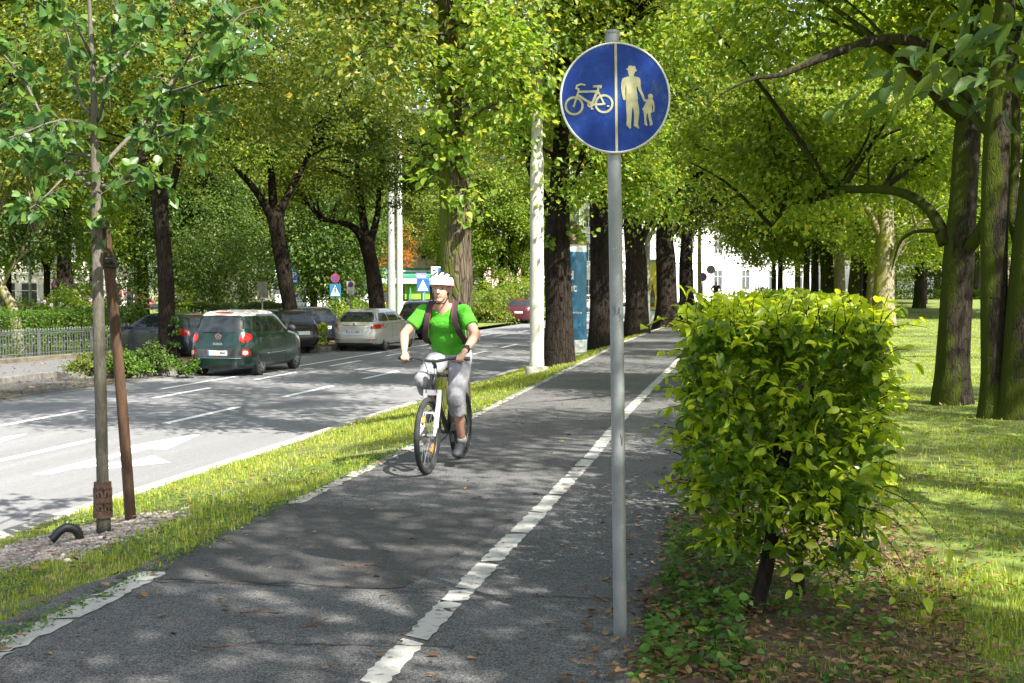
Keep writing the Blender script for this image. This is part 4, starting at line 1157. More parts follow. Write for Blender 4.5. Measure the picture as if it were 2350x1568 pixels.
# the group is turned to face the camera: local x right, local -y toward the viewer
p = MB()
tilt = -.011
p.tube([(.020 - .0, 0, -.1), (.0, 0, 1.3), (-.028, 0, 2.80)], [.0315, .0315, .0315], 24)
p.lathe([(.031, 2.795), (.0335, 2.798), (.0335, 2.812), (.0, 2.814)], (-.028, 0, 0), 24)
p.build("post", GALV, sg, True, 40)
SR = .252; SX, SZ = -.018, 1.65 + (HZ - 229) / FPX * 6.02
disc = MB(); disc.lathe([(SR - .008, -.0505), (SR - .008, -.044)], (SX, 0, SZ), 72, 0, 'Y')
sd_ = disc.build("disc", BLUEW, sg, True, 40)
rim = MB(); rim.lathe([(SR - .0085, -.038), (SR - .0085, -.0535), (SR - .005, -.056), (SR, -.054), (SR + .001, -.038), (SR - .004, -.034)], (SX, 0, SZ), 72, 0, 'Y')
rim.build("rim", WHITEB, sd_, True, 40)
def sxy(x, y): return ((x - 788) / 575 * SR, -(y - 780) / 575 * SR)
def sym(name, polys, rings=(), bars=(), z0=.0515, th=.0022, label=None):
    b = MB()
    o = (SX, -z0, SZ)
    for i, poly in enumerate(polys): b.prism([sxy(*q) for q in poly], o, (1, 0, 0), (0, 0, 1), (0, -1, 0), th + .0001 * i)
    for i, (cx_, cy_, r0, r1) in enumerate(rings):
        n = 40; c0 = sxy(cx_, cy_); k = SR / 575
        vs, fs = [], []
        for j in range(n):
            a = 6.2832 * j / n
            for r in (r0 * k, r1 * k):
                for y in (0, -th - .0001 * i): vs.append((o[0] + c0[0] + r * math.cos(a), o[1] + y, o[2] + c0[1] + r * math.sin(a)))
        for j in range(n):
            a, c = 4 * j, 4 * ((j + 1) % n)
            fs += [(a + 1, a + 3, c + 3, c + 1), (a, c, c + 2, a + 2), (a + 2, c + 2, c + 3, a + 3), (a, a + 1, c + 1, c)]
        b.add(vs, fs)
    for i, (x0, y0, x1, y1, w) in enumerate(bars):
        dx, dy = x1 - x0, y1 - y0; L = math.hypot(dx, dy); nx, ny = -dy / L * w / 2, dx / L * w / 2
        b.prism([sxy(x0 + nx, y0 + ny), sxy(x1 + nx, y1 + ny), sxy(x1 - nx, y1 - ny), sxy(x0 - nx, y0 - ny)], o, (1, 0, 0), (0, 0, 1), (0, -1, 0), th + .00013 * (i + 2))
    return b.build(name, SYMB, sd_)
sym("divider", [[(777, 216), (803, 216), (819, 1346), (793, 1346)]])
sym("bicycle_symbol", [], [(360, 864, 76, 99), (672, 842, 76, 98), (530, 850, 14, 32)],
    [(358, 866, 402, 725, 20), (396, 750, 545, 848, 24), (400, 718, 606, 714, 22), (545, 845, 606, 705, 26), (604, 702, 672, 842, 18), (540, 850, 682, 846, 20), (608, 706, 614, 668, 20), (556, 663, 648, 660, 22), (640, 664, 634, 682, 16),
     (402, 728, 408, 688, 18), (412, 690, 378, 684, 18), (380, 690, 390, 652, 18), (386, 656, 436, 638, 18), (430, 638, 476, 650, 16), (505, 806, 530, 850, 12), (530, 850, 548, 900, 12), (534, 898, 562, 894, 12), (700, 866, 728, 868, 14), (346, 862, 368, 872, 22), (664, 838, 684, 846, 18)])
adult = [[(925, 452), (945, 446), (965, 455), (985, 452), (998, 462), (1000, 485), (1013, 492), (1012, 505), (996, 508), (990, 525), (978, 545), (980, 560), (1020, 565), (1042, 578), (1050, 605), (1052, 660), (1062, 705), (1085, 750), (1092, 775), (1082, 792), (1070, 785), (1055, 745), (1030, 700), (1014, 655), (1010, 690), (1018, 745), (1026, 790), (1020, 800), (1035, 880), (1040, 930), (1032, 1000), (1026, 1056), (1040, 1086), (1034, 1102), (1010, 1086), (982, 1068), (986, 1000), (984, 940), (972, 868), (962, 930), (958, 1000), (953, 1060), (955, 1090), (945, 1102), (920, 1080), (904, 1062), (910, 1000), (906, 930), (900, 860), (902, 790), (904, 700), (902, 640), (893, 690), (894, 740), (898, 785), (892, 806), (872, 800), (860, 750), (848, 680), (852, 620), (862, 582), (885, 570), (930, 560), (930, 540), (920, 520), (918, 497), (903, 488), (903, 475), (918, 478)]]
sym("adult_symbol", adult)
child = [[(1132, 790), (1175, 790), (1192, 822), (1200, 870), (1196, 925), (1180, 926), (1183, 870), (1172, 845), (1170, 890), (1177, 930), (1158, 938), (1162, 985), (1178, 1036), (1180, 1056), (1160, 1070), (1146, 1062), (1149, 1040), (1136, 990), (1126, 938), (1118, 945), (1112, 1000), (1120, 1040), (1127, 1065), (1115, 1074), (1087, 1048), (1095, 1030), (1090, 985), (1084, 922), (1068, 896), (1088, 870), (1112, 822), (1090, 818), (1073, 795), (1080, 783), (1112, 800)]]
child.append([(1155 + 27 * math.cos(6.2832 * i / 18), 766 + 27 * math.sin(6.2832 * i / 18)) for i in range(18)])
sym("child_symbol", child)
# clamp behind the disc, sticker remains and a scribble on the post
for q in (.1, -.1):
    k = MB(); k.box((SX, -.036, SZ + q), (.11, .006, .03)); k.lathe([(.030, SZ + q - .015), (.036, SZ + q - .014), (.036, SZ + q + .014), (.030, SZ + q + .015)], (-.016, 0, 0), 20)
    k.build("clamp", GALV, sg, False)
INK = M("marker_ink", (.02, .02, .022), (.04, .04, .045), 30, .6)
def on_post(u, z, r=.0325):
    a = u / .0315
    xc = .0 if z < 1.3 else -.028 * (z - 1.3) / 1.50
    if z < 1.3: xc = .020 * (1.3 - z) / 1.4
    return Vector((xc + r * math.sin(a), -r * math.cos(a), z))
s = MB()
def zrow(py): return 1.65 + (HZ - py) / FPX * 6.06
for st_ in ([(-.02, 706), (-.012, 703), (-.014, 711), (-.02, 712)], [(-.012, 713), (-.010, 720), (-.019, 724)], [(-.006, 708), (-.004, 724)], [(.002, 722), (.010, 704)], [(.004, 716), (.013, 719)], [(.012, 708), (.008, 722), (.014, 731), (.02, 726), (.014, 721)], [(.008, 738), (.022, 732)]):
    s.tube([on_post(u, zrow(y)) for u, y in st_], .0011, 4)
s.build("scribble", INK, sg)
s = MB()
for (u, y0, y1) in ((.012, 996, 1024),): s.tube([on_post(u - .004, zrow(y0)), on_post(u, zrow(y0 + 14)), on_post(u + .003, zrow(y1)), on_post(u + .006, zrow(y0 + 6))], .0012, 4)
s.build("scribble", INK, sg)
STK = M("sticker_rest", (.36, .33, .27), (.22, .19, .15), 30, .85, detail=6)
rng = random.Random(8)
for (u0, u1, y0, y1, n) in ((-.012, .026, 566, 592, 7), (-.024, .026, 652, 690, 8), (-.018, .018, 752, 775, 6), (.004, .022, 534, 560, 5)):
    s = MB()
    for i in range(n):
        u = rng.uniform(u0, u1); y = rng.uniform(y0, y1); w = rng.uniform(.003, .013); h = rng.uniform(.003, .012)
        q = [on_post(u + w * dx, zrow(y) + h * dz, .03165 + .0001 * i) for dx, dz in ((-.5, -.4), (0, -.5), (.5, -.3), (.45, .4), (0, .55), (-.5, .4))]
        s.add(q, [(0, 1, 2, 3, 4, 5)])
    s.build("sticker_rest", STK, sg)

# ---------------------------------------------------------------- poles and lamps
CONCP = M("pole_concrete", (.50, .49, .43), (.36, .36, .29), 3, .85, bmp=.2, bscale=50, detail=7)
GREYP = M("grey_steel", (.30, .31, .31), (.22, .23, .23), 5, .6)
DARKS = M("dark_steel", (.06, .065, .065), (.035, .04, .04), 6, .55)
def lamp_pole(name, label, px, d, z0, h, prof, arm=None, mat_=None, cat="lamp pole", base=True, seg=20):
    t = thing(name, label, cat, D(px, d, z0))
    b = MB(); b.lathe(prof, (0, 0, 0), seg); b.build("pole", mat_ or CONCP, t, True, 35)
    if base:
        b = MB(); b.lathe([(prof[0][0] * 1.55, -.3), (prof[0][0] * 1.55, .05), (prof[0][0] * 1.45, .075), (prof[0][0], .08)], (0, 0, 0), seg); b.build("footing", CONC, t, True, 35)
    if arm:
        L, zz = arm
        u = -RGT
        b = MB(); b.tube(curve_pts([Vector((0, 0, zz - .5)), u * .25 + Vector((0, 0, zz)), u * (L * .6) + Vector((0, 0, zz + .16)), u * L + Vector((0, 0, zz + .14))], 4), .022, 8); b.build("arm", DARKS, t, True)
        b = MB(); R_ = Matrix.Rotation(YAW, 3, 'Z')
        b.box(u * (L + .35) + Vector((0, 0, zz + .13)), (.85, .28, .07), rot=R_); b.box(u * (L + .35) + Vector((0, 0, zz + .175)), (.55, .20, .05), rot=R_)
        h_ = b.build("lamp_head", GREYP, t, bevel=.02)
        b = MB(); b.box(u * (L + .40) + Vector((0, 0, zz + .085)), (.6, .2, .03), rot=R_); b.build("lens", M("lamp_lens", (.55, .56, .55), None, 5, .25), h_, bevel=.01)
    return t
d_ = 26.8
hh = lambda y: 1.65 + (HZ - y) / FPX * d_ + .12
lamp_pole("lamp_pole", "tall pale concrete lamp pole in the grass beside the knotty lime tree", 1232, d_, -.12, 9, [(.152, 0), (.152, hh(826)), (.146, hh(822)), (.140, hh(600)), (.136, hh(372)), (.118, hh(360)), (.116, hh(356)), (.112, hh(100)), (.09, 9.2)], (1.9, 5.2))
lamp_pole("street_lamp", "grey street lamp, its flat head in the leaves left of the concrete pole", 1232 + 90, 44.5, -.1, 9, [(.1, 0), (.09, 3), (.07, 9)], (2.3, 5.85), GREYP, "street lamp", False, 12)
lamp_pole("lamp_column", "thick grey steel column behind the silver car, left of the white one", 898, 70, -.6, 11, [(.22, 0), (.21, 4), (.18, 5.2), (.16, 11)], None, GREYP, "column", False)
lamp_pole("lamp_column", "pale concrete column on the grass right of the grey one", 917, 72, -.6, 11, [(.19, 0), (.175, 4), (.14, 11)], None, CONCP, "column", False)
lamp_pole("street_pole", "slim mottled pole in front of the yellow poster case", 1485, 46, 0, 8, [(.105, 0), (.10, 3), (.085, 8)], None, M("mottled_pole", (.22, .22, .18), (.12, .12, .09), 3, .85), "pole", False, 12)

# ---------------------------------------------------------------- advertising column and poster case
def text_mesh(txt, size, bold=.0, res=3):
    c = bpy.data.curves.new("lettering", 'FONT'); c.body = txt; c.size = size; c.offset = bold; c.resolution_u = res; c.extrude = 0
    o = bpy.data.objects.new("lettering", c); COL.objects.link(o)
    dg = bpy.context.evaluated_depsgraph_get(); dg.update()
    me = bpy.data.meshes.new_from_object(o.evaluated_get(dg))
    vs = [v.co.copy() for v in me.vertices]; fs = [tuple(p_.vertices) for p_ in me.polygons]
    bpy.data.objects.remove(o); bpy.data.curves.remove(c); bpy.data.meshes.remove(me)
    return vs, fs
ADX, ADD = 1311, 33.3
adz = -.16
ad = thing("advertising_column", "round blue advertising column with brown domed cap, half behind a lime trunk", "advertising column", D(ADX, ADD, adz), YAW)
zz = lambda y: 1.65 + (HZ - y) / FPX * ADD - adz
R0 = 36 / FPX * ADD
ADBLUE = M("poster_blue", (.020, .13, .23), (.018, .12, .21), .4, .4)
ADWHITE = M("column_white", (.74, .76, .72), (.62, .65, .6), 3, .6)
b = MB(); b.lathe([(R0 * .9, -.3), (R0 * .9, .06), (R0 * 1.0, .08), (R0 * 1.02, zz(780)), (R0 * .985, zz(779))], seg=40); b.build("base", ADWHITE, ad, True, 30)
b = MB(); b.lathe([(R0 * .985, zz(779)), (R0 * .985, zz(579))], seg=48); pst = b.build("poster", ADBLUE, ad, True, 30)
b = MB(); b.lathe([(R0 * .99, zz(579)), (R0 * .99, zz(562))], seg=40); b.build("collar", ADWHITE, ad, True, 30)
BRONZE = M("brown_metal", (.14, .085, .04), (.07, .045, .025), 5, .55, .3)
b = MB(); b.lathe([(R0 * 1.02, zz(562)), (R0 * 1.14, zz(561)), (R0 * 1.12, zz(555)), (R0 * .78, zz(551)), (R0 * .74, zz(545)), (R0 * .70, zz(540)), (R0 * .64, zz(530)), (R0 * .5, zz(520)), (R0 * .3, zz(513)), (R0 * .06, zz(509)), (.0, zz(505))], seg=32); b.build("cap", BRONZE, ad, True, 30)
def wrap(vs, x0, z0, R, fd): 
    out = []
    for v in vs:
        a = (x0 + v.x) / R
        out.append((R * math.sin(a), -R * math.cos(a) * fd, z0 + v.y))
    return out
b = MB()
for txt, pxl, py, sz_, bold in (("ein Stück", 1318, 630, .33, .006), ("Zukunft mehr", 0, 0, 0, 0)):
    pass
def on_col(txt, pxr, py, size, bold):
    vs, fs = text_mesh(txt, size, bold)
    w = max(v.x for v in vs)
    xr = R0 * math.asin(min(.98, (pxr - ADX) / 36.0))
    b.add(wrap(vs, xr - w, zz(py), R0 * .985 + .004, 1), fs)
on_col("und", 1314.5, 641, .30, .006)
on_col("leicht", 1322, 669, .30, .006)
on_col("Steiermärkische Sparkasse", 1334, 719, .085, .001)
b.build("lettering", M("letter_white", (.8, .82, .82), None, 3, .5), pst)
case = thing("poster_case", "white framed poster case with a yellow drinks poster behind the slim pole", "poster case", D(1492, 53.5, 0), YAW - .35)
FRM = M("case_frame", (.62, .66, .62), (.52, .56, .52), 4, .4)
hW = 25 / FPX * 53.5; hZ1 = 1.65 + (HZ - 597) / FPX * 53.5; hZ0 = 1.65 + (HZ - 746) / FPX * 53.5
b = MB(); b.box((0, 0, hZ1 / 2 + .02), (hW * 2, .28, hZ1 + .02)); b.build("frame", FRM, case, bevel=.03)
b = MB(); b.box((0, -.15, 1.58), (hW * 2 - .16, .02, 2.05)); b.build("border", M("case_teal", (.16, .36, .30), None, 3, .5), case)
b = MB(); b.box((0, -.165, 1.58), (hW * 2 - .26, .02, 1.93)); ps_ = b.build("poster", M("poster_yellow", (.72, .62, .03), (.62, .55, .03), 2, .4), case)
b = MB()
for bx, c_ in ((-.24, 0), (.14, 1)):
    b.lathe([(.0, .72), (.085, .73), (.09, 1.2), (.035, 1.42), (.03, 1.62), (.0, 1.63)], (bx, -.175, 0), 14, c_)
    b.box((bx, -.255, 1.0), (.12, .02, .25), 2)
b.build("bottle_print", [M("poster_orange", (.62, .17, .02), None, 3, .4), M("poster_brown", (.10, .035, .02), None, 3, .4), M("poster_label", (.10, .22, .12), None, 3, .5)], ps_)

# ---------------------------------------------------------------- road signs
RED = M("sign_red", (.50, .03, .03), None, 6, .45)
BLUE = M("sign_blue", (.02, .12, .42), None, 6, .45)
TEALB = M("sign_blue_faded", (.02, .17, .33), None, 6, .5)
WHT = M("sign_white", (.78, .78, .74), (.68, .68, .64), 6, .45)
BLK = M("sign_black", (.015, .015, .015), None, 6, .5)
VIO = M("sign_violet", (.20, .22, .48), None, 6, .5)
GREYB = M("sign_back", (.33, .31, .27), (.24, .22, .19), 6, .6)
def post(t, h, r=.03, mat_=None):
    b = MB(); b.lathe([(r, -.15), (r, h)], seg=12); return b.build("post", mat_ or GREYP, t, True, 40)
def nostop(t, zc, r, y=-.05, white=False):
    b = MB(); b.lathe([(r, y), (r, y - .012)], (0, 0, zc), 32, 0, 'Y'); dsc = b.build("disc", RED, t)
    b = MB(); b.lathe([(r * .78, y - .013), (r * .78, y - .015)], (0, 0, zc), 32, 0, 'Y'); b.build("disc_face", BLUE, dsc)
    b = MB()
    for a in ((math.pi / 4, -math.pi / 4) if not white else (-math.pi / 4,)):
        b.box((0, y - .018 - .001 * (a > 0), zc), (r * 1.62, .004, r * .2), rot=Matrix.Rotation(a, 3, 'Y'))
    b.build("cross_bar", RED, dsc)
def crosswalk(t, zc, w, h, bl, y=-.05):
    b = MB(); b.box((0, y, zc), (w, .02, h)); pl_ = b.build("plate", bl, t, bevel=.015)
    b = MB(); b.prism([(-w * .42, -h * .38), (w * .42, -h * .38), (0, h * .42)], (0, y - .011, zc), (1, 0, 0), (0, 0, 1), (0, -1, 0), .004); tri = b.build("triangle", WHT, pl_)
    b = MB(); q = h
    for i, (x0, z0, x1, z1, ww) in enumerate(((0, .02, .01, .16, .045), (0, .03, -.11, -.28, .035), (.005, .03, .09, -.26, .035), (0, .14, -.09, .02, .028), (.01, .14, .08, .0, .028))):
        a = Vector((x0 * q, 0, z0 * q)); e = Vector((x1 * q, 0, z1 * q)); dv = (e - a).normalized(); nn = Vector((-dv.z, 0, dv.x)) * ww * q / 2
        vs = [a + nn, e + nn, e - nn, a - nn]
        b.add([Vector((v.x, y - .0165 - .0003 * i, v.z + zc)) for v in vs] , [(0, 1, 2, 3)])
    b.lathe([(q * .045, y - .016), (q * .045, y - .018)], (q * .015, 0, zc + q * .225), 12, 0, 'Y')
    b.build("walking_figure", BLK, tri)
def zat(py, d): return 1.65 + (HZ - py) / FPX * d
d1 = 48.9; z1 = -.58
t = thing("crossing_sign", "faded blue pedestrian crossing sign under a no stopping disc, behind the silver car", "sign", D(770, d1, z1), YAW); post(t, zat(622, d1) - z1, .03, DARKS)
crosswalk(t, zat(667, d1) - z1, .42, .50, TEALB); nostop(t, zat(639, d1) - z1, .17)
d1 = 62; z1 = -.58
t = thing("no_parking_sign", "white no parking plate with a small blue disc on a thin post in the shrubs", "sign", D(805, d1, z1), YAW); post(t, zat(646, d1) - z1, .03)
b = MB(); b.box((0, -.05, zat(660, d1) - z1), (.36, .02, .60)); b.build("plate", WHT, t, bevel=.015); nostop(t, zat(653, d1) - z1, .14, -.062, True)
b = MB()
for i in range(4): b.box((-.02 * (i % 2), -.061, zat(668, d1) - z1 - .045 * i), (.24 - .03 * i, .004, .018))
b.build("small_print", M("print_grey", (.3, .3, .3), None, 5, .6), t)
d1 = 70; z1 = -.6
t = thing("crossing_sign", "bright blue pedestrian crossing sign with violet arrow board, beside the cyclist's helmet", "sign", D(971, d1, z1), YAW); post(t, zat(630, d1) - z1, .035)
crosswalk(t, zat(655, d1) - z1, .66, .72, BLUE)
b = MB(); b.box((-.1, -.05, zat(634, d1) - z1), (.56, .02, .34)); a_ = b.build("arrow_board", VIO, t, bevel=.02)
b = MB(); zc = zat(634, d1) - z1; b.prism([(-.24, 0), (-.10, .12), (-.10, .05), (.24, .05), (.24, -.06), (-.10, -.06), (-.10, -.12)], (-.1, -.061, zc), (1, 0, 0), (0, 0, 1), (0, -1, 0), .004); b.build("arrow", WHT, a_)
d1 = 74
t = thing("direction_sign", "white direction board with black arrow and blue square beside the mossy trunk", "sign", D(1003, d1, z1), YAW); post(t, zat(612, d1) - z1, .035)
b = MB(); zc = zat(621, d1) - z1; b.box((0, -.05, zc), (.66, .02, .42)); pl_ = b.build("plate", WHT, t, bevel=.015)
b = MB(); b.prism([(-.26, 0), (-.15, .1), (-.15, .025), (-.0, .025), (-.0, -.025), (-.15, -.025), (-.15, -.1)], (0, -.061, zc), (1, 0, 0), (0, 0, 1), (0, -1, 0), .004); b.build("arrow", BLK, pl_)
b = MB(); b.box((.18, -.062, zc), (.24, .006, .3)); b.build("square", BLUE, pl_)
d1 = 55.9; z1 = -.58
t = thing("parking_sign", "blue parking sign with white P half hidden by the leaning lime trunk", "sign", D(674, d1, z1), YAW); post(t, zat(622, d1) - z1, .03)
b = MB(); zc = zat(637, d1) - z1; b.box((0, -.05, zc), (.42, .02, .56)); pl_ = b.build("plate", BLUE, t, bevel=.02)
vs, fs = text_mesh("P", .36, .006); b = MB(); b.add([(v.x - .04, -.063, v.y + zc - .02) for v in vs], fs); b.add([(-.15, -.063, zc - .2), (.15, -.063, zc - .2), (.15, -.063, zc - .12), (-.15, -.063, zc - .12)], [(0, 1, 2, 3)]); b.build("letter", WHT, pl_)
d1 = 53.7
t = thing("traffic_sign", "grey-brown back of a square traffic sign in front of the dark fence", "sign", D(602, d1, z1), YAW); post(t, zat(650, d1) - z1, .03)
b = MB(); b.box((0, .05, zat(664, d1) - z1), (.42, .02, .62)); b.build("plate", GREYB, t, bevel=.02)
d1 = 62
t = thing("no_stopping_sign", "small red and blue no stopping disc among the flowering bushes", "sign", D(133, d1, z1), YAW); post(t, zat(642, d1) - z1, .03); nostop(t, zat(650, d1) - z1, .24)
d1 = 88
t = thing("no_stopping_sign", "tiny no stopping disc on a thin post at the far end of the path", "sign", D(1612, d1, 0), YAW); post(t, zat(630, d1), .03); nostop(t, zat(636, d1), .29)
t = thing("round_mirror", "grey round back of a sign in front of the white house at the path end", "sign", D(1631, 90, 0), YAW); post(t, zat(612, 90), .03)
b = MB(); b.lathe([(.3, .04), (.3, .06)], (0, 0, zat(619, 90)), 28, 0, 'Y'); b.build("disc", GREYB, t)

# traffic lights
def signal(label, px, py, d, w, hgt, z0, back=True, pole=True):
    t = thing("traffic_light", label, "traffic light", D(px, d, z0), YAW)
    zc = zat(py, d) - z0
    b = MB(); b.box((0, .0, zc), (w, .05, hgt)); b.build("backing_board", WHT if back else DARKS, t, bevel=.03)
    b = MB(); b.box((w * .1, .16, zc), (w * .5, .22, hgt * .85)); hs = b.build("housing", DARKS if back else DARKS, t, bevel=.02)
    b = MB()
    for i in (-1, 0, 1):
        zc_ = zc + i * hgt * .27
        b.tube([(w * .1, .27, zc_), (w * .1, .48, zc_ - .01)], [w * .22, w * .24], 12, caps=False) if back else b.tube([(-w * .1, -.05, zc_), (-w * .55, -.12, zc_ - .01)], [w * .22, w * .24], 12)
    b.build("visor", GREYP if back else DARKS, hs)
    if pole: 
        b = MB(); b.lathe([(.06, 0), (.05, zc + hgt * .3)], (w * .7, .1, 0), 12); b.build("pole", GREYP, t, True)
    return t
sg1 = signal("white backed traffic light hanging on an arm, the nearer and larger of the pair", 163, 570, 62, .5, 1.32, -.58, True, False)
b = MB(); zc = zat(570, 62) + .58; b.tube([Vector((0, .05, zc + .35)), Vector((-.9, .1, zc + .05)), Vector((-2.0, .2, zc - .5)), Vector((-2.0, .2, 0))], [.04, .05, .06, .08], 10); b.build("mast_arm", GREYP, sg1, True)
signal("white backed traffic light, the smaller left one of the pair on the arm", 137, 578, 62.4, .42, 1.18, -.58, True, True)
signal("small black traffic light between the slim dark trunks and the concrete pole", 1205, 630, 95, .5, 1.25, -.6, False, True)

# ---------------------------------------------------------------- iron fence, clipped hedges, shrubs
IRON = M("galvanised_iron", (.17, .19, .19), (.10, .11, .11), 9, .5, .4)
PLINTH = M("fence_plinth", (.16, .14, .10), (.07, .06, .045), 3, .9, bmp=.5, bscale=20)
FA, FB = Vector((-23.05, 22.8, -.57)), Vector((-20.3, 39.3, -.57))
fdir = (FB - FA).normalized(); flen = (FB - FA).length
fc = thing("iron_fence", "grey iron railing with spear tips on a stone plinth beside the pavement", "fence", FA, math.atan2(fdir.y, fdir.x))
fc.scale = (1, 1, .83)
b = MB(); b.box((flen / 2, 0, .0), (flen, .30, .34)); b.build("plinth", PLINTH, fc, bevel=.03)
b = MB()
for z in (.27, .95, 1.02): b.box((flen / 2, 0, z), (flen, .035, .022))
b.build("rail", IRON, fc)
b = MB()
n = int(flen / .115)
for i in range(n):
    x = .06 + i * .115
    b.tube([(x, 0, .16), (x, 0, 1.04)], .0095, 6)
    b.tube([(x, 0, 1.03), (x, 0, 1.06), (x, 0, 1.085), (x, 0, 1.14)], [.010, .026, .020, .002], 6)
    if i % 2 == 0: b.lathe([(.03, -.006), (.036, 0), (.03, .006)], (x + .057, 0, .62), 8, 0, 'Y')
o = b.build("grille", IRON, fc)

for i in range(0, int(flen / 2.3) + 1):
    b = MB(); b.box((.1 + i * 2.3, .0, .58), (.05, .05, 1.0)); b.tube(curve_pts([Vector((.1 + i * 2.3, .03, .9)), Vector((.1 + i * 2.3, .22, .7)), Vector((.1 + i * 2.3, .3, .2))], 4), .014, 6); b.build("post", IRON, fc)
BLKIR = M("black_iron", (.03, .032, .03), (.02, .02, .02), 9, .5)
def dark_fence(label, a, c, h):
    a, c = Vector(a), Vector(c); L = (c - a).length; dv = (c - a).normalized()
    t = thing("iron_fence", label, "fence", a, math.atan2(dv.y, dv.x))
    b = MB()
    for z in (.15, h - .15): b.box((L / 2, 0, z), (L, .03, .03))
    b.build("rail", BLKIR, t)
    b = MB()
    for i in range(int(L / .16)): b.tube([(.05 + i * .16, 0, 0), (.05 + i * .16, 0, h), (.05 + i * .16, 0, h + .1)], [.012, .012, .002], 5)
    b.build("grille", BLKIR, t)
dark_fence("black iron fence half sunk in the dark hedge behind the parked cars", D(375, 62, -.58), D(670, 62, -.58), 1.25)
dark_fence("thin black fence behind the clipped hedge and the flowering bushes", D(-40, 50, -.58), D(300, 54, -.58), 1.25)
def leafy_box(name, label, a, c, w, z0, z1, n, L, mat_, seed, cat="hedge", top=.5, stemmat=None):
    """A clipped hedge: leaves over a box along a to c."""
    a, c = Vector(a), Vector(c); ln = (c - a).length; dv = (c - a).normalized()
    t = thing(name, label, cat, a, math.atan2(dv.y, dv.x))
    rs_ = np.random.default_rng(seed)
    k = rs_.random(n); x = rs_.uniform(0, ln, n); y = rs_.uniform(-w / 2, w / 2, n); z = z0 + (z1 - z0) * rs_.random(n)
    dep = np.abs(rs_.normal(size=n)) * .10
    bul = .05 * np.sin(x * 1.7 + seed) + .03 * np.sin(x * 4.1)
    top_ = k < top; fr = (k >= top) & (k < top + (1 - top) * .7); bk = ~(top_ | fr)
    z = np.where(top_, z1 + bul - dep, z); y = np.where(fr, -w / 2 - bul + dep, np.where(bk, w / 2 + bul - dep, y))
    e = rs_.random(n) < .04; x = np.where(e, np.where(rs_.random(n) < .5, dep, ln - dep), x)
    O_ = np.stack([rs_.normal(size=n) * .5, np.where(fr, -1, np.where(bk, 1, 0)), np.where(top_, .8, .1)], 1)
    V, F = leaves_from(rs_, np.stack([x, y, z], 1), norm(O_), L, 0, up=.7, down=.1, aspect=.6)
    np_mesh("foliage", V, F, mat_, t)
    b = MB()
    for i in range(int(ln / .7)):
        b.tube([(.3 + i * .7, 0, 0), (.32 + i * .7, .05, (z0 + z1) / 2), (.3 + i * .7, -.05, z1 - .12)], [.03, .02, .01], 5)
    b.build("stem", HWOOD, t)
    return t
o2 = Vector((-fdir.y, fdir.x, 0)) * .75
leafy_box("hedge", "clipped green hedge right behind the grey iron railing", FA + o2 - fdir * 2, FB + o2 - fdir * .3, 1.0, .05, 1.45, 18000, .085, CLIP, 81, top=.42)
leafy_box("hedge", "dark clipped hedge grown through the black fence behind the green car", D(385, 63.2, -.58), D(672, 63.2, -.58), 1.0, .0, 1.25, 9000, .13, DARKL, 82)
leafy_box("hedge", "low dark clipped hedge far across the sunny lawn", D(1985, 90, .5), D(2480, 90, .55), 1.0, .0, .72, 8000, .15, DARKL, 83)
leafy_box("hedge", "taller dark hedge in front of the stone wall beyond the lawn", D(2045, 104, .55), D(2215, 104, .6), 1.2, .0, 1.9, 6000, .18, DARKL, 84)
leafy_box("hedge", "low green hedge strip in front of the tram stop", D(760, 78, -.6), D(905, 78, -.6), 1.2, .0, .9, 3000, .16, LIMEY, 85)
def shrub(label, px, d, z0, R, n, L, mat_, seed, name="shrub", extra=None, zc=None):
    t = thing(name, label, "shrub", D(px, d, z0))
    rs_ = np.random.default_rng(seed); K = max(14, n // 110)
    o, C = crown_mesh("foliage", seed, K, n // K, R, min(R) * .42, L, mat_, t, (0, 0, zc if zc is not None else R[2] * .85), bottom=-.9, inner=.3)
    b = MB(); r_ = random.Random(seed)
    for q in C[:14]:
        q = Vector(q); b.tube(curve_pts([Vector((r_.uniform(-.1, .1), r_.uniform(-.1, .1), -.05)), q * .55 + Vector((0, 0, .05)), q], 3), [.022, .019, .016, .013, .01, .007, .004], 5)
    b.build("stem", HWOOD, t)
    if extra:
        mt, m_n, sz_ = extra
        b = MB()
        for i in range(m_n):
            a = rand_unit(rs_, 1)[0]; a[2] = abs(a[2]) * .8
            q = Vector(a * np.array(R) * rs_.uniform(.85, 1.02)) + Vector((0, 0, R[2] * .85))
            for k in range(5):
                an = k * 1.257; b.ell(q + Vector((math.cos(an) * sz_ * .5, 0, math.sin(an) * sz_ * .5)), (sz_ * .45, sz_ * .25, sz_ * .45), 6, 4)
        b.build("blossom", mt, t, True)
    return t
PINK = M("pink_blossom", (.60, .36, .55), (.75, .6, .72), 9, .6)
shrub("flowering bush with pale pink blossoms behind the clipped hedge", 150, 52, -.58, (1.5, 1.1, 1.15), 3200, .12, LIMEY, 101, extra=(PINK, 26, .10), zc=1.15)
shrub("yellow-green bush left of the pink flowering one", 70, 56, -.58, (1.5, 1.1, 1.1), 2600, .13, LIMEY, 102)
shrub("upright green bush just left of the young tree's trunk", 205, 55, -.58, (1.0, .9, 1.3), 2400, .13, PARK, 103)
shrub("bush with few red blossoms right of the wooden stake", 300, 58, -.58, (1.2, 1.0, 1.2), 2000, .12, DARKL, 104, extra=(M("red_blossom", (.55, .04, .10), None, 8, .6), 10, .09))
shrub("large dark spreading shrub with many stems behind the fence", 490, 66, -.58, (3.2, 2.6, 2.7), 9000, .15, DARKL, 105, zc=2.9)
shrub("bright green shrub next to the leaning lime's trunk", 400, 60, -.58, (.9, .8, 1.2), 1500, .12, LIMEY, 106)
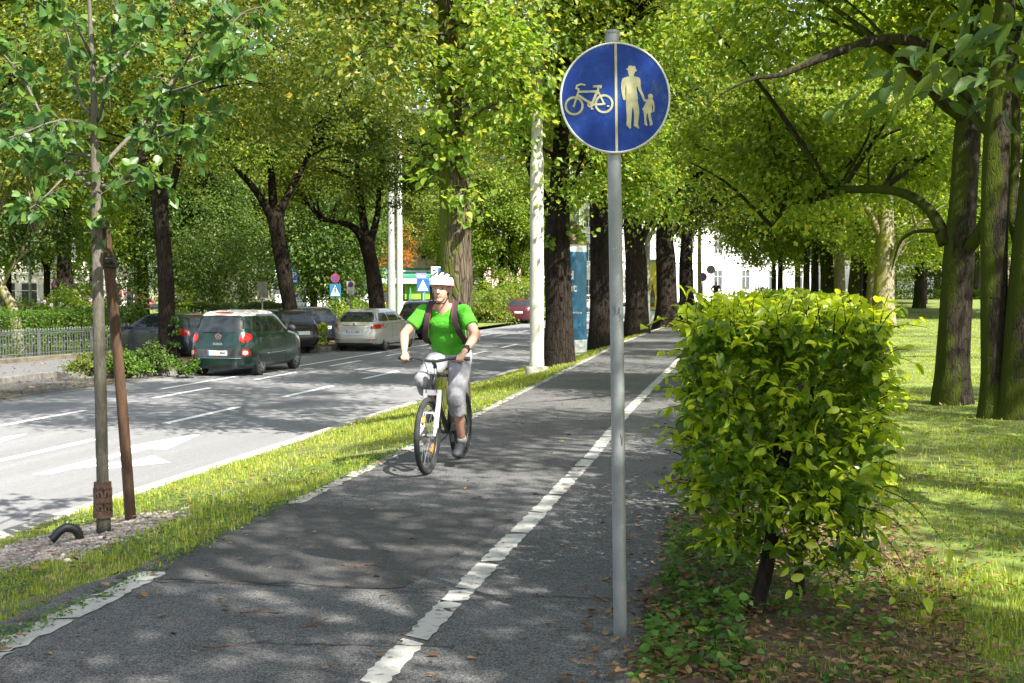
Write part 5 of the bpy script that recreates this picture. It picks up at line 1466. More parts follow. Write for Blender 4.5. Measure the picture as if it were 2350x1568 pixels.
shrub("round clipped pale bush at the far end of the hedge", 1745, 92, .1, (.75, .75, .85), 2600, .09, LIMEY, 107, zc=.75)
shrub("darker small bush right of the round pale one", 1790, 96, .1, (.8, .7, .75), 1400, .10, PARK, 108)
IVYS = [("brownish-green shrub at the left end of the planting island", 205, 31.8, (.55, .45, .30), 1500), ("mounded green shrub in the middle of the planting island", 290, 32.6, (.75, .6, .36), 2100), ("taller green shrub in front of the dark hatchback", 352, 33.4, (.55, .5, .42), 1900), ("low ivy clump at the right tip of the planting island", 412, 32.6, (.42, .4, .22), 1100)]
for i, (lab, px, d, R, n) in enumerate(IVYS): shrub(lab, px, d, -.54, R, n, .075, (LIME, CLIP, DARKL, CLIP)[i], 110 + i)
shrub("yellow-green ivy clump below the leaning lime tree", 715, 46.5, -.55, (.75, .6, .5), 1500, .11, LIMEY, 120)
shrub("dark ivy clump at the foot of the leaning lime tree", 672, 47.6, -.55, (.55, .5, .4), 1000, .10, IVY, 121)
BED = [("bright green shrub in the bed right beside the mossy trunk", 1100, 84, (1.7, 1.4, 1.35)), ("green shrub in the bed behind the thin straight trunk", 1145, 82, (1.6, 1.3, 1.2)), ("tall bright shrub in the bed left of the dark red car", 1190, 88, (1.8, 1.4, 1.7)), ("dark green low shrub at the kerb in front of the bed", 1115, 76, (1.5, 1.1, .9)), ("shrub right above the dark red car", 1215, 92, (1.6, 1.3, 1.6))]
for i, (lab, px, d, R) in enumerate(BED): shrub(lab, px, d, -.6, R, 3000, .15, (PARK, LIME, PARK, LIME, LIMEY)[i], 130 + i)
shrub("pale shrub in front of the spruce", 790, 72, -.6, (1.6, 1.2, .85), 2000, .14, LIMEY, 140)
shrub("small green hedge plant between the parked cars and the crossing sign", 762, 52, -.6, (.9, .7, .45), 1300, .10, PARK, 141)
shrub("tall dark ragged spruce behind the crossing signs", 745, 76, -.6, (2.6, 2.4, 4.2), 9000, .22, DARKL, 142, "spruce", zc=4.6)
shrub("second dark spruce right of the first, over the tram stop", 810, 82, -.6, (1.9, 1.8, 4.4), 7000, .22, DARKL, 143, "spruce", zc=4.8)
# ivy on the foot of the left lime
iv = shrub("ivy climbing the foot of the forked lime tree", 402, 38.2, -.5, (.16, .16, .75), 420, .075, IVY, 150, "ivy_plant", zc=.75)
# grass of the median behind the cars
xs = rs.uniform(-22, -15.6, 9000); ys = rs.uniform(59, 80, 9000)
sheet("median_lawn", [-26, -15.6], [60, 103], lambda x, y: -.6, TURF2)
# ---------------------------------------------------------------- buildings and tram
GLASSD = M("window_glass", (.05, .06, .07), (.10, .11, .12), 2, .08)
FRAMEW = M("window_frame", (.72, .71, .68), None, 3, .5)
ROOFR = M("roof_tiles", (.42, .16, .09), (.30, .11, .06), 4, .85)
DARKG = M("shop_dark", (.05, .05, .05), None, 3, .3)
def house(label, px0, d0, px1, d1, depth, z0, h, wall_m, storeys, bays, roof=2.5, roofm=None, ground=None, name="house", win=(1.1, 1.9)):
    a, c = D(px0, d0, z0), D(px1, d1, z0)
    L = (c - a).length; dv = (c - a).normalized()
    t = thing(name, label, "building", a, math.atan2(dv.y, dv.x))
    b = MB(); b.box((L / 2, depth / 2, h / 2 - .2), (L, depth, h + .4)); b.build("wall", wall_m, t)
    b = MB(); b.prism([(-.35, 0), (depth + .35, 0), (depth / 2, roof)], (-.3, 0, h + .0), (0, 1, 0), (0, 0, 1), (1, 0, 0), L + .6); b.build("roof", roofm or ROOFR, t)
    b = MB(); sh = h / storeys
    for s in range(1, storeys): b.box((L / 2, -.05, s * sh), (L, .16, .18))
    b.box((L / 2, -.12, h - .12), (L, .3, .24)); b.build("cornice", FRAMEW, t)
    for s in range(storeys):
        for k in range(bays):
            x = L * (k + .5) / bays; zc = s * sh + sh * .52
            if s == 0 and ground:
                w_, h_ = L / bays * .7, sh * .66; zc = sh * .40
            else: w_, h_ = win[0], min(win[1], sh * .6)
            b = MB(); b.box((x, -.03, zc), (w_, .1, h_)); g_ = b.build("window", DARKG if (s == 0 and ground) else GLASSD, t)
            b = MB()
            for sx in (-1, 1): b.box((x + sx * (w_ / 2 + .06), -.06, zc), (.12, .18, h_ + .24))
            for sz in (-1, 1): b.box((x, -.06, zc + sz * (h_ / 2 + .06)), (w_ - .001, .18, .12))
            b.box((x, -.085, zc), (.07, .03, h_ - .01)); b.box((x, -.09, zc + h_ * .18), (w_ - .01, .03, .06))
            b.build("frame", FRAMEW, g_)
    return t
WCREAM = M("cream_render", (.78, .74, .64), (.70, .65, .55), .6, .9)
WWHITE = M("white_render", (.82, .81, .78), (.76, .75, .72), .6, .9)
WPINK = M("pink_render", (.62, .36, .31), (.56, .32, .28), .6, .9)
WGREY = M("grey_render", (.70, .68, .66), (.62, .60, .58), .6, .9)
house("cream house with a red roof in the gaps between the garden trees on the left", -60, 118, 330, 126, 12, -.6, 9.5, WCREAM, 3, 8, 4.5, ground=True)
house("pale house glimpsed between the dark left trunks", 380, 150, 820, 156, 12, -.6, 14, WCREAM, 4, 9, 4)
house("pale house with shop windows behind the tram stop", 840, 150, 1075, 152, 12, -.6, 12, WCREAM, 3, 6, 4, ground=True)
house("pink house with white window frames between the mossy trunk and the concrete pole", 1070, 140, 1196, 142, 12, -.6, 13, WPINK, 4, 4, 3, ground=True)
house("grey-white house with tall windows right of the pink one", 1197, 142, 1400, 144, 12, -.6, 15, WGREY, 4, 6, 3, ground=True)
house("long white house closing the end of the path", 1405, 150, 1860, 168, 14, -.1, 13, WWHITE, 3, 7, 4, win=(1.3, 2.3))
# shop sign and shopfront strips on the grey house
RUB = M("wall_stone", (.30, .22, .17), (.18, .13, .10), 3, .9, bmp=.5, bscale=9)
wa = thing("stone_wall", "reddish stone wall with a sloping tiled top beyond the lawn", "wall", D(2205, 108, .6), YAW)
b = MB(); b.box((4, 0, .7), (8, .5, 1.6)); b.build("wall", RUB, wa)
b = MB(); b.prism([(-.6, 1.5), (1.2, 1.5), (1.2, 3.2)], (-.2, 0, 0), (0, 1, 0), (0, 0, 1), (1, 0, 0), 8.4); b.build("roof", M("old_tiles", (.24, .20, .17), (.16, .13, .11), 5, .9), wa)

GREENR = M("stop_green", (.05, .24, .15), (.06, .28, .18), 3, .4)
ALU = M("light_metal", (.55, .60, .60), (.48, .53, .53), 3, .5)
GLASSL = M("stop_glass", (.10, .13, .12), (.16, .19, .17), .8, .1)
POSTERG = M("lime_poster", (.16, .34, .02), (.25, .42, .06), 1.2, .4)
ts = thing("tram_stop", "tram stop shelter with green roof edge behind the lamp columns", "shelter", D(870, 88, -.6), YAW)
W_ = 145 / FPX * 88
zr = lambda y: 1.65 + (HZ - y) / FPX * 88 + .6
b = MB(); b.box((W_ / 2, .9, zr(634)), (W_ + .6, 2.6, .30)); b.build("roof", GREENR, ts, bevel=.05)
b = MB(); b.box((W_ / 2, .88, zr(645)), (W_ + .5, 2.5, .34)); b.build("fascia", ALU, ts)
for x in np.linspace(.2, W_ - .2, 5):
    b = MB(); b.box((x, -.1, zr(650) / 2), (.10, .10, zr(650))); b.build("post", GREENR, ts)
b = MB(); b.box((W_ * .52, 1.6, zr(675) / 2 + .4), (W_ * .9, .06, zr(650) - .6)); b.build("glass_wall", GLASSL, ts)
b = MB(); b.box((W_ * .60, .2, zr(668)), (1.7, .08, 1.15)); b.build("poster", POSTERG, ts, bevel=.03)
b = MB(); b.box((W_ * .62, .0, .55), (W_ * .7, .08, 1.1)); b.build("panel", M("stop_panel", (.36, .34, .25), (.25, .24, .18), 1.5, .8), ts)
b = MB(); b.box((.4, .3, zr(675) * .55), (1.3, .5, 2.2)); bx = b.build("vending_box", DARKG, ts, bevel=.04)
b = MB(); b.box((.3, .04, 2.0), (.42, .02, .4)); b.box((.3, .04, .95), (.3, .02, .12)); b.build("yellow_mark", M("mark_yellow", (.75, .55, .02), None, 3, .5), bx)
um = thing("parasol", "white parasol peak above the tram stop roof", "parasol", D(883, 94, -.6))
b = MB(); b.lathe([(.05, 0), (.05, 2.6)], seg=10); b.build("pole", GREYP, um)
b = MB(); zt = 1.65 + (HZ - 624) / FPX * 94 + .6; b.lathe([(1.7, zt - .75), (1.72, zt - .6), (.9, zt - .28), (.15, zt - .02), (.12, zt + .08), (.0, zt + .12)], seg=8); b.build("canopy", M("parasol_cloth", (.72, .70, .68), None, 3, .8), um)
# a tram waiting right of the mossy trunk
tm = thing("tram", "white and green tram showing between the mossy trunk and the thick dark trunk", "tram", D(1128, 104, -.6), YAW + math.radians(8))
WT = M("tram_white", (.72, .74, .72), (.64, .66, .64), 2, .35)
def zt_(y): return 1.65 + (HZ - y) / FPX * 104 + .6
prof = [(0.0, .35), (.25, .30), (.1, 1.0), (.0, 1.6), (-.35, 2.5), (-.8, 3.1), (-1.5, 3.35)]
b = MB(); b.prism([(x, z) for x, z in prof[1:]] + [(-17, 3.35), (-17, .30)], (0, 0, 0), (1, 0, 0), (0, 0, 1), (0, 1, 0), 2.5); b.build("body", WT, tm, bevel=.15)
b = MB(); b.box((-9.3, -.03, 2.1), (15.6, .06, 1.15)); b.prism([(.02, 1.65), (-.28, 2.42), (-1.1, 2.42), (-1.1, 1.65)], (0, -.03, 0), (1, 0, 0), (0, 0, 1), (0, 1, 0), .02); b.build("window", GLASSD, tm)
b = MB(); b.box((-9.3, 1.2, 3.42), (15.2, 2.2, .22)); b.box((-8.9, -.035, 2.98), (15.0, .05, .36)); b.build("green_band", GREENR, tm)
for i in range(4):
    b = MB(); b.box((-2.6 - 4.2 * i, -.05, 1.55), (1.25, .05, 2.3)); b.build("door", GLASSD, tm)
# ---------------------------------------------------------------- cars
TYRE = M("tyre", (.018, .018, .018), (.03, .03, .03), 20, .85)
RIMM = M("alloy_rim", (.42, .42, .42), (.34, .34, .34), 8, .35, .8)
CHROME = M("chrome", (.65, .66, .67), None, 5, .15, 1.0)
CGLASS = M("car_glass", (.012, .016, .016), (.02, .026, .024), 2, .04, spec=.9)
LAMPR = M("tail_lamp", (.42, .012, .012), (.30, .008, .008), 30, .15, coat=.6)
LAMPW = M("lamp_clear", (.6, .58, .56), None, 30, .15, coat=.6)
PLASTIC = M("grey_plastic", (.045, .047, .047), (.03, .032, .032), 10, .6)
UNDER = M("wheel_arch", (.010, .010, .010), None, 10, .9)
PLATE = M("plate_white", (.76, .76, .72), None, 8, .4)
def paint(name, c, rough=.28, metal=.35): return M(name, c, tuple(q * .93 for q in c), 3, rough, metal, coat=.8)
def pch(x, xs, ys):
    """Smooth monotone interpolation."""
    i = int(np.clip(np.searchsorted(xs, x) - 1, 0, len(xs) - 2))
    h = np.diff(xs); dl = np.diff(ys) / h
    def sl(k):
        if k == 0: return dl[0]
        if k == len(xs) - 1: return dl[-1]
        if dl[k - 1] * dl[k] <= 0: return 0.0
        return 2 * dl[k - 1] * dl[k] / (dl[k - 1] + dl[k])
    t = (x - xs[i]) / h[i]; a, b = sl(i) * h[i], sl(i + 1) * h[i]
    return (2 * t ** 3 - 3 * t * t + 1) * ys[i] + (t ** 3 - 2 * t * t + t) * a + (-2 * t ** 3 + 3 * t * t) * ys[i + 1] + (t ** 3 - t * t) * b
class Shape:
    def __init__(s, rows, nlow=6.5, nup=5.0):
        s.r = np.array(rows, float); s.nl, s.nu = nlow, nup
    def at(s, z):
        zs = s.r[:, 0]
        return [pch(z, zs, s.r[:, k]) for k in (1, 2, 3)]
    def n(s, z): return s.nl + (s.nu - s.nl) * min(1, max(0, (z - .8) / .5))
    def rear_x(s, y, z):
        xr, xf, w = s.at(z); n = s.n(z); c, a = (xr + xf) / 2, (xf - xr) / 2
        return c - a * max(0, 1 - min(1, abs(y) / w) ** n) ** (1 / n)
    def front_x(s, y, z):
        xr, xf, w = s.at(z); return xr + xf - s.rear_x(y, z)
    def side_y(s, x, z):
        xr, xf, w = s.at(z); n = s.n(z); c, a = (xr + xf) / 2, (xf - xr) / 2
        return w * max(0, 1 - min(1, abs(x - c) / a) ** n) ** (1 / n)
def sq(u, v, p):
    m = max(abs(u), abs(v))
    if m < 1e-6: return u, v
    k = m / (abs(u) ** p + abs(v) ** p) ** (1 / p)
    return u * k, v * k
def patch_mesh(fn, quad, name, mat_, parent, p=8, nu=14, nv=10, off=.005, lip=.02):
    """A panel on the body: quad corners (a, z) mapped by fn(a, z, offset) with rounded corners and a lip sunk into the body."""
    q = [Vector(c) for c in quad]
    b = MB(); vs = []
    for j in range(nv + 1):
        for i in range(nu + 1):
            u, v = sq(2 * i / nu - 1, 2 * j / nv - 1, p)
            u, v = (u + 1) / 2, (v + 1) / 2
            c = q[0].lerp(q[1], u).lerp(q[3].lerp(q[2], u), v)
            vs.append(fn(c.x, c.y, off))
    fs = [(j * (nu + 1) + i, j * (nu + 1) + i + 1, (j + 1) * (nu + 1) + i + 1, (j + 1) * (nu + 1) + i) for j in range(nv) for i in range(nu)]
    rim_ = [i for i in range(nu + 1)] + [j * (nu + 1) + nu for j in range(1, nv + 1)] + [nv * (nu + 1) + i for i in range(nu - 1, -1, -1)] + [j * (nu + 1) for j in range(nv - 1, 0, -1)]
    base = len(vs)
    cen = [sum(v[k] for v in vs) / len(vs) for k in range(3)]
    for r in rim_:
        u = r % (nu + 1); v = r // (nu + 1)
        uu, vv = sq(2 * u / nu - 1, 2 * v / nv - 1, p); uu, vv = (uu + 1) / 2, (vv + 1) / 2
        c = q[0].lerp(q[1], uu).lerp(q[3].lerp(q[2], uu), vv)
        vs.append(fn(c.x, c.y, -lip))
    m = len(rim_)
    fs += [(rim_[k], base + k, base + (k + 1) % m, rim_[(k + 1) % m]) for k in range(m)]
    b.add(vs, fs)
    return b.build(name, mat_, parent, True, 45)

def car(label, loc, heading, shape, wb, xr_axle, wr, bodym, roofm=None, roof_z=None, windows=(), rear_win=None, lamps=(), plate=None, plate_y=0, plate_text="", group=None, cat="car", details=None, mirror=None, windscreen=None, track=None):
    """heading: direction the nose points, measured from +X."""
    t = thing("parked_car" if group == "cars parked along the left side" else "car", label, cat, loc, heading, group)
    S = shape
    zs = sorted(set(list(np.linspace(S.r[0, 0], S.r[-1, 0], 44)) + list(S.r[:, 0])))
    nseg = 88
    b = MB(); vs = []
    for z in zs:
        xr, xf, w = S.at(z); n = S.n(z); c, a = (xr + xf) / 2, (xf - xr) / 2
        for k in range(nseg):
            th = 2 * math.pi * k / nseg
            cx_, sx_ = math.cos(th), math.sin(th)
            m = (abs(cx_) ** n + abs(sx_) ** n) ** (-1 / n)
            vs.append((c + a * cx_ * m, w * sx_ * m, z))
    fs = []
    for j in range(len(zs) - 1):
        for k in range(nseg):
            k2 = (k + 1) % nseg
            fs.append((j * nseg + k, j * nseg + k2, (j + 1) * nseg + k2, (j + 1) * nseg + k))
    fs.append(tuple(range(nseg - 1, -1, -1))); fs.append(tuple(range((len(zs) - 1) * nseg, len(zs) * nseg)))
    b.add(vs, fs)
    body = b.build("body", [bodym, UNDER, PLASTIC, roofm or bodym], t)
    # wheel arches
    cut = MB(); w0 = S.at(.5)[2]
    for xa in (xr_axle, xr_axle + wb):
        for s_ in (-1, 1):
            prof = [(wr + .055, s_ * (w0 - .30)), (wr + .055, s_ * (w0 + .3))]
            cut.lathe(prof if s_ > 0 else prof[::-1], (xa, 0, wr), 36, 0, 'Y')
    co = cut.build("cutter", UNDER)
    bo = body.modifiers.new("arch", 'BOOLEAN'); bo.operation = 'DIFFERENCE'; bo.object = co; bo.solver = 'EXACT'
    dg = bpy.context.evaluated_depsgraph_get(); dg.update()
    me = bpy.data.meshes.new_from_object(body.evaluated_get(dg))
    body.modifiers.clear(); body.data = me; bpy.data.objects.remove(co)
    me.materials.clear()
    for m in (bodym, UNDER, PLASTIC, roofm or bodym): me.materials.append(m)
    sm = []
    for p in me.polygons:
        c = p.center; mi = 0
        if c.z < .27: mi = 2
        if roof_z and c.z > roof_z(c.x): mi = 3
        for xa in (xr_axle, xr_axle + wb):
            if math.hypot(c.x - xa, c.z - wr) < wr + .058 and abs(c.y) < w0 - .012 and (abs(p.normal.y) < .6 or abs(c.y) < w0 - .2): mi = 1
        p.material_index = mi
    me.polygons.foreach_set("use_smooth", [True] * len(me.polygons))
    bm = bmesh.new(); bm.from_mesh(me)
    for e in bm.edges:
        if len(e.link_faces) == 2 and e.calc_face_angle(0) > math.radians(38): e.smooth = False
    bm.to_mesh(me); bm.free()
    side = lambda sgn: (lambda x, z, o: (x, sgn * (S.side_y(x, z) + o), z))
    rear = lambda y, z, o: (S.rear_x(y, z) - o, y, z)
    front = lambda y, z, o: (S.front_x(y, z) + o, y, z)
    for quad in windows:
        for sgn in (-1, 1): patch_mesh(side(sgn), quad, "side_window", CGLASS, t, 9)
    if rear_win: patch_mesh(rear, rear_win, "rear_window", CGLASS, t, 7)
    if windscreen: patch_mesh(front, windscreen, "windscreen", CGLASS, t, 8)
    for quad, mt, p in lamps:
        for sgn in (-1, 1):
            q2 = [(c[0] * sgn, c[1]) for c in quad]
            patch_mesh(rear, q2, "tail_light", mt, t, p, off=.014)
    if plate:
        zc, w_ = plate
        x_ = S.rear_x(plate_y, zc)
        b = MB(); b.box((x_ - .012, plate_y, zc), (.022, .52, .12)); pl_ = b.build("number_plate", PLATE, t, bevel=.004)
        b = MB(); b.box((x_ - .0245, plate_y + .235, zc), (.004, .04, .112)); b.build("blue_band", BLUE, pl_)
        if plate_text:
            vs, fs = text_mesh(plate_text, .105, .0015); wd = max(v.x for v in vs)
            b = MB(); b.add([(x_ - .0255, plate_y + .19 - v.x * .40 / wd, zc - .038 + v.y) for v in vs], fs); b.build("plate_text", BLK, pl_)
    tr = track or (S.at(wr)[2] - .10)
    for xa in (xr_axle, xr_axle + wb):
        for sgn in (-1, 1):
            b = MB(); y0 = sgn * tr
            pr = [(wr * .62, -.09), (wr * .93, -.10), (wr, -.075), (wr, .075), (wr * .93, .10), (wr * .62, .09)]
            b.lathe(pr, (xa, y0, wr), 36, 0, 'Y'); wh = b.build("wheel", TYRE, t, True, 40)
            b = MB(); yo = y0 + sgn * .075
            b.lathe([(wr * .63, -.05 * sgn), (wr * .64, .02 * sgn), (wr * .58, .012 * sgn), (wr * .55, -.04 * sgn)], (xa, yo, wr), 32, 0, 'Y')
            for k in range(7):
                a = 6.283 * k / 7; R_ = Matrix.Rotation(-a, 3, 'Y')
                b.box(Vector((xa, yo + sgn * .006, wr)) + R_ @ Vector((wr * .33, 0, 0)), (wr * .5, .02, wr * .14), rot=R_)
            b.lathe([(wr * .14, -.01 * sgn), (wr * .12, .02 * sgn)], (xa, yo, wr), 16, 0, 'Y')
            b.build("rim", RIMM, wh, True, 35)
            b = MB(); b.lathe([(wr * .56, -.05 * sgn), (wr * .55, -.045 * sgn)], (xa, yo, wr), 24, 0, 'Y'); b.build("hub_well", UNDER, wh)
    if mirror:
        mx, mz = mirror
        for sgn in (-1, 1):
            y_ = S.side_y(mx, mz)
            b = MB(); b.ell((mx - .02, sgn * (y_ + .14), mz + .04), (.07, .11, .085), 14, 10); b.tube([(mx, sgn * (y_ - .02), mz - .02), (mx, sgn * (y_ + .1), mz + .01)], .022, 6)
            b.build("wing_mirror", PLASTIC, t, True)
    if details: details(t, S, side, rear)
    return t
def seam(t, S, pts_side=(), pts_rear=(), w=.007, mat_=None, name="door_gap"):
    b = MB()
    for line in pts_side:
        for sgn in (-1, 1):
            b.tube([(x, sgn * (S.side_y(x, z) + .001), z) for x, z in line], w * .6, 4)
    for line in pts_rear: b.tube([(S.rear_x(y, z) - .001, y, z) for y, z in line], w * .6, 4)
    b.build(name, mat_ or UNDER, t)
def dense(line, n=8):
    out = []
    for (a, b_) in zip(line[:-1], line[1:]):
        for k in range(n): out.append((a[0] + (b_[0] - a[0]) * k / n, a[1] + (b_[1] - a[1]) * k / n))
    return out + [line[-1]]
def handle(t, S, xs, z, m):
    b = MB()
    for x in xs:
        for sgn in (-1, 1): b.box((x, sgn * (S.side_y(x, z) + .018), z), (.16, .025, .028))
    b.build("door_handle", m, t, bevel=.008)

# the green people carrier with a white roof
FI = Shape([(.20, -1.98, 1.90, .80), (.30, -2.06, 2.02, .87), (.48, -2.075, 2.07, .888), (.66, -2.07, 2.07, .89), (.85, -2.045, 2.03, .888), (.96, -2.015, 1.90, .882), (1.04, -1.985, 1.55, .868), (1.10, -1.96, 1.22, .845), (1.30, -1.87, .92, .79), (1.48, -1.77, .62, .735), (1.58, -1.66, .40, .68), (1.635, -1.48, .15, .60), (1.665, -1.1, -.2, .42), (1.67, -.9, -.4, .2)], 6.0, 4.6)
FGREEN = paint("green_paint", (.007, .030, .021))
FWHITE = M("roof_white", (.72, .70, .62), (.66, .64, .56), 3, .35, coat=.5)
def fiat_details(t, S, side, rear):
    patch_mesh(rear, [(-.70, .50), (.70, .50), (.70, .70), (-.70, .70)], "bumper_panel", PLASTIC, t, 14, off=.008)
    b = MB(); b.tube([(S.rear_x(y, .475) - .008, y, .475) for y in np.linspace(-.62, .62, 20)], .010, 6); b.build("chrome_strip", CHROME, t)
    for sgn in (-1, 1):
        patch_mesh(rear, [(sgn * .62, .52), (sgn * .80, .52), (sgn * .80, .70), (sgn * .62, .70)], "reflector_lamp", LAMPR, t, 2.4, off=.022)
        patch_mesh(rear, [(sgn * .655, .555), (sgn * .765, .555), (sgn * .765, .665), (sgn * .655, .665)], "reversing_lamp", LAMPW, t, 2.2, off=.028)
        patch_mesh(rear, [(sgn * .615, .925), (sgn * .745, .925), (sgn * .745, 1.045), (sgn * .615, 1.045)], "lamp_core", LAMPW if False else M("lamp_core_red", (.75, .06, .05), None, 5, .15), t, 2.2, off=.024)
    zc = 1.02; x_ = S.rear_x(0, zc)
    b = MB(); b.lathe([(.078, -.02), (.078, .02), (.066, .026), (.066, .022)], (x_ - .005, 0, zc), 28, 0, 'X'); bd = b.build("badge", CHROME, t, True, 40)
    b = MB(); b.lathe([(.062, -.026), (.06, -.02)], (x_ - .005, 0, zc), 24, 0, 'X'); bf = b.build("badge_face", M("badge_red", (.18, .02, .03), None, 5, .3), bd)
    b = MB()
    for k in range(4): b.box((x_ - .033, .03 - .02 * k, zc), (.004, .009, .055), rot=Matrix.Rotation(-.15, 3, 'X'))
    b.build("badge_mark", CHROME, bf)
    vs, fs = text_mesh("500", .13, .008); wd = max(v.x for v in vs); b = MB(); xx = S.rear_x(0, .84) - .012
    b.add([(S.rear_x(0, .84) - .016, .13 - v.x * .26 / wd * 1.0, .805 + v.y * .62) for v in vs], fs); b.build("model_lettering", CHROME, t)
    patch_mesh(rear, [(-.24, 1.598), (.24, 1.598), (.24, 1.63), (-.24, 1.63)], "brake_light", LAMPR, t, 6, off=.012)
    b = MB(); b.tube([(S.rear_x(y, 1.12 + .02 * abs(y)) - .014, y, 1.115 + .05 * y) for y in np.linspace(-.1, .42, 10)], .008, 5); b.build("wiper", BLK, t)
    seam(t, S, [dense([(-.62, .36), (-.62, 1.05)]), dense([(.42, .36), (.42, 1.05)]), dense([(1.15, .62), (1.15, 1.02)])], [dense([(-.80, 1.06), (-.76, .76), (.76, .76), (.80, 1.06)])])
    handle(t, S, (-.48, .52), .98, FGREEN)
    b = MB()
    for sgn in (-1, 1): b.tube([(x, sgn * (S.side_y(x, .55) + .006), .55 - .0 * x) for x in np.linspace(-.9, .85, 16)], .018, 6)
    b.build("side_trim", CHROME, t, True)
    b = MB(); b.tube([(-1.45, 0, 1.62), (-1.56, 0, 1.78)], .006, 5); b.build("aerial", BLK, t)
hd = math.pi / 2
car("dark green people carrier with a white roof driving away on the left lane", (-14.08, 32.9, ROADZ), hd + .02, FI, 2.61, -1.28, .325, FGREEN, FWHITE, lambda x: 1.555 + .02 * (x + 1),
    windows=[[(-1.66, 1.13), (-1.05, 1.13), (-1.05, 1.50), (-1.56, 1.50)], [(-.98, 1.12), (-.06, 1.12), (-.06, 1.51), (-.98, 1.51)], [(-.0, 1.12), (.88, 1.12), (.50, 1.50), (-.0, 1.51)]],
    rear_win=[(-.72, 1.13), (.72, 1.13), (.60, 1.545), (-.60, 1.545)], windscreen=[(-.70, 1.14), (.70, 1.14), (.58, 1.54), (-.58, 1.54)],
    lamps=[([(.55, .87), (.80, .87), (.80, 1.10), (.55, 1.10)], LAMPR, 2.2)], plate=(.605, .52), plate_text="G 352 MM", details=fiat_details, mirror=(.80, 1.12))

# the silver estate car
AV_ = Shape([(.20, -2.25, 2.20, .80), (.30, -2.36, 2.36, .87), (.45, -2.40, 2.40, .895), (.62, -2.39, 2.40, .90), (.80, -2.33, 2.34, .898), (.90, -2.29, 2.20, .892), (.97, -2.24, 1.55, .878), (1.02, -2.19, 1.22, .855), (1.18, -2.02, .90, .785), (1.34, -1.80, .50, .70), (1.42, -1.62, .25, .63), (1.465, -1.3, -.05, .52), (1.48, -.9, -.4, .25)], 6.0, 4.8)
SILV = paint("silver_paint", (.52, .51, .47), .3, .45)
def silver_details(t, S, side, rear):
    for sgn in (-1, 1):
        patch_mesh(rear, [(sgn * .34, .845), (sgn * .60, .835), (sgn * .62, .93), (sgn * .34, .885)], "inner_lamp", LAMPW, t, 6, off=.013)
        patch_mesh(rear, [(sgn * .50, .40), (sgn * .78, .40), (sgn * .78, .43), (sgn * .50, .43)], "reflector", LAMPR, t, 6, off=.012)
    b = MB(); b.tube([(S.rear_x(y, .91) - .012, y, .91) for y in np.linspace(-.45, .45, 16)], .010, 6); b.lathe([(.055, -.03), (.065, -.02), (.065, .01)], (S.rear_x(0, .93) - .0, 0, .935), 22, 0, 'X'); b.build("badge", CHROME, t, True, 40)
    b = MB(); b.ell((S.rear_x(0, .935) - .028, 0, .935), (.006, .03, .045), 12, 8); b.build("badge_mark", SILV, t)
    patch_mesh(rear, [(-.78, .22), (.78, .22), (.74, .31), (-.74, .31)], "lower_valance", PLASTIC, t, 8, off=.006)
    seam(t, S, [dense([(-.80, .34), (-.80, .98)]), dense([(.25, .34), (.25, .98)]), dense([(1.2, .6), (1.2, .95)])], [dense([(-.72, .98), (-.58, .78), (-.36, .56), (.36, .56), (.58, .78), (.72, .98)])])
    handle(t, S, (-.62, .42), .86, CHROME)
    b = MB(); b.ell((-1.35, 0, 1.50), (.09, .012, .05), 10, 8); b.build("aerial_fin", SILV, t, True)
    b = MB()
    for sgn in (-1, 1): b.tube([(x, sgn * (S.side_y(x, 1.025) + .006), 1.025) for x in np.linspace(-1.7, 1.0, 24)], .009, 5)
    b.build("chrome_line", CHROME, t, True)
car("silver estate car driving away on the left lane, next after the green one", (-14.55, 45.6, ROADZ), hd - .03, AV_, 2.70, -1.42, .32, SILV,
    windows=[[(-1.92, 1.05), (-1.12, 1.05), (-1.12, 1.34), (-1.62, 1.34)], [(-1.04, 1.05), (-.02, 1.05), (-.02, 1.36), (-1.04, 1.36)], [(.04, 1.05), (.92, 1.05), (.42, 1.35), (.04, 1.36)]],
    rear_win=[(-.74, 1.03), (.74, 1.03), (.56, 1.37), (-.56, 1.37)], windscreen=[(-.70, 1.05), (.70, 1.05), (.5, 1.38), (-.5, 1.38)],
    lamps=[([(.60, .80), (.885, .79), (.885, .96), (.62, .945)], LAMPR, 6)], plate=(.70, .52), plate_text="G 271 NU", details=silver_details, mirror=(.86, 1.02))

# hatchbacks and others
HB = Shape([(.20, -1.85, 1.85, .76), (.30, -1.95, 1.97, .83), (.50, -1.98, 2.0, .86), (.72, -1.96, 1.98, .865), (.86, -1.92, 1.80, .86), (.95, -1.88, 1.40, .848), (1.02, -1.83, 1.12, .825), (1.22, -1.66, .72, .75), (1.36, -1.52, .40, .68), (1.43, -1.36, .12, .60), (1.465, -1.05, -.2, .45), (1.475, -.8, -.4, .2)], 6, 4.8)
HWIN = [[(-1.62, 1.06), (-.98, 1.06), (-.98, 1.33), (-1.42, 1.33)], [(-.92, 1.05), (-.02, 1.05), (-.02, 1.36), (-.92, 1.36)], [(.04, 1.05), (.88, 1.05), (.38, 1.35), (.04, 1.36)]]
HREAR = [(-.66, 1.05), (.66, 1.05), (.54, 1.38), (-.54, 1.38)]; HWS = [(-.66, 1.08), (.66, 1.08), (.52, 1.38), (-.52, 1.38)]
HL = [([(.58, .82), (.85, .80), (.84, 1.02), (.68, 1.02)], LAMPR, 5)]
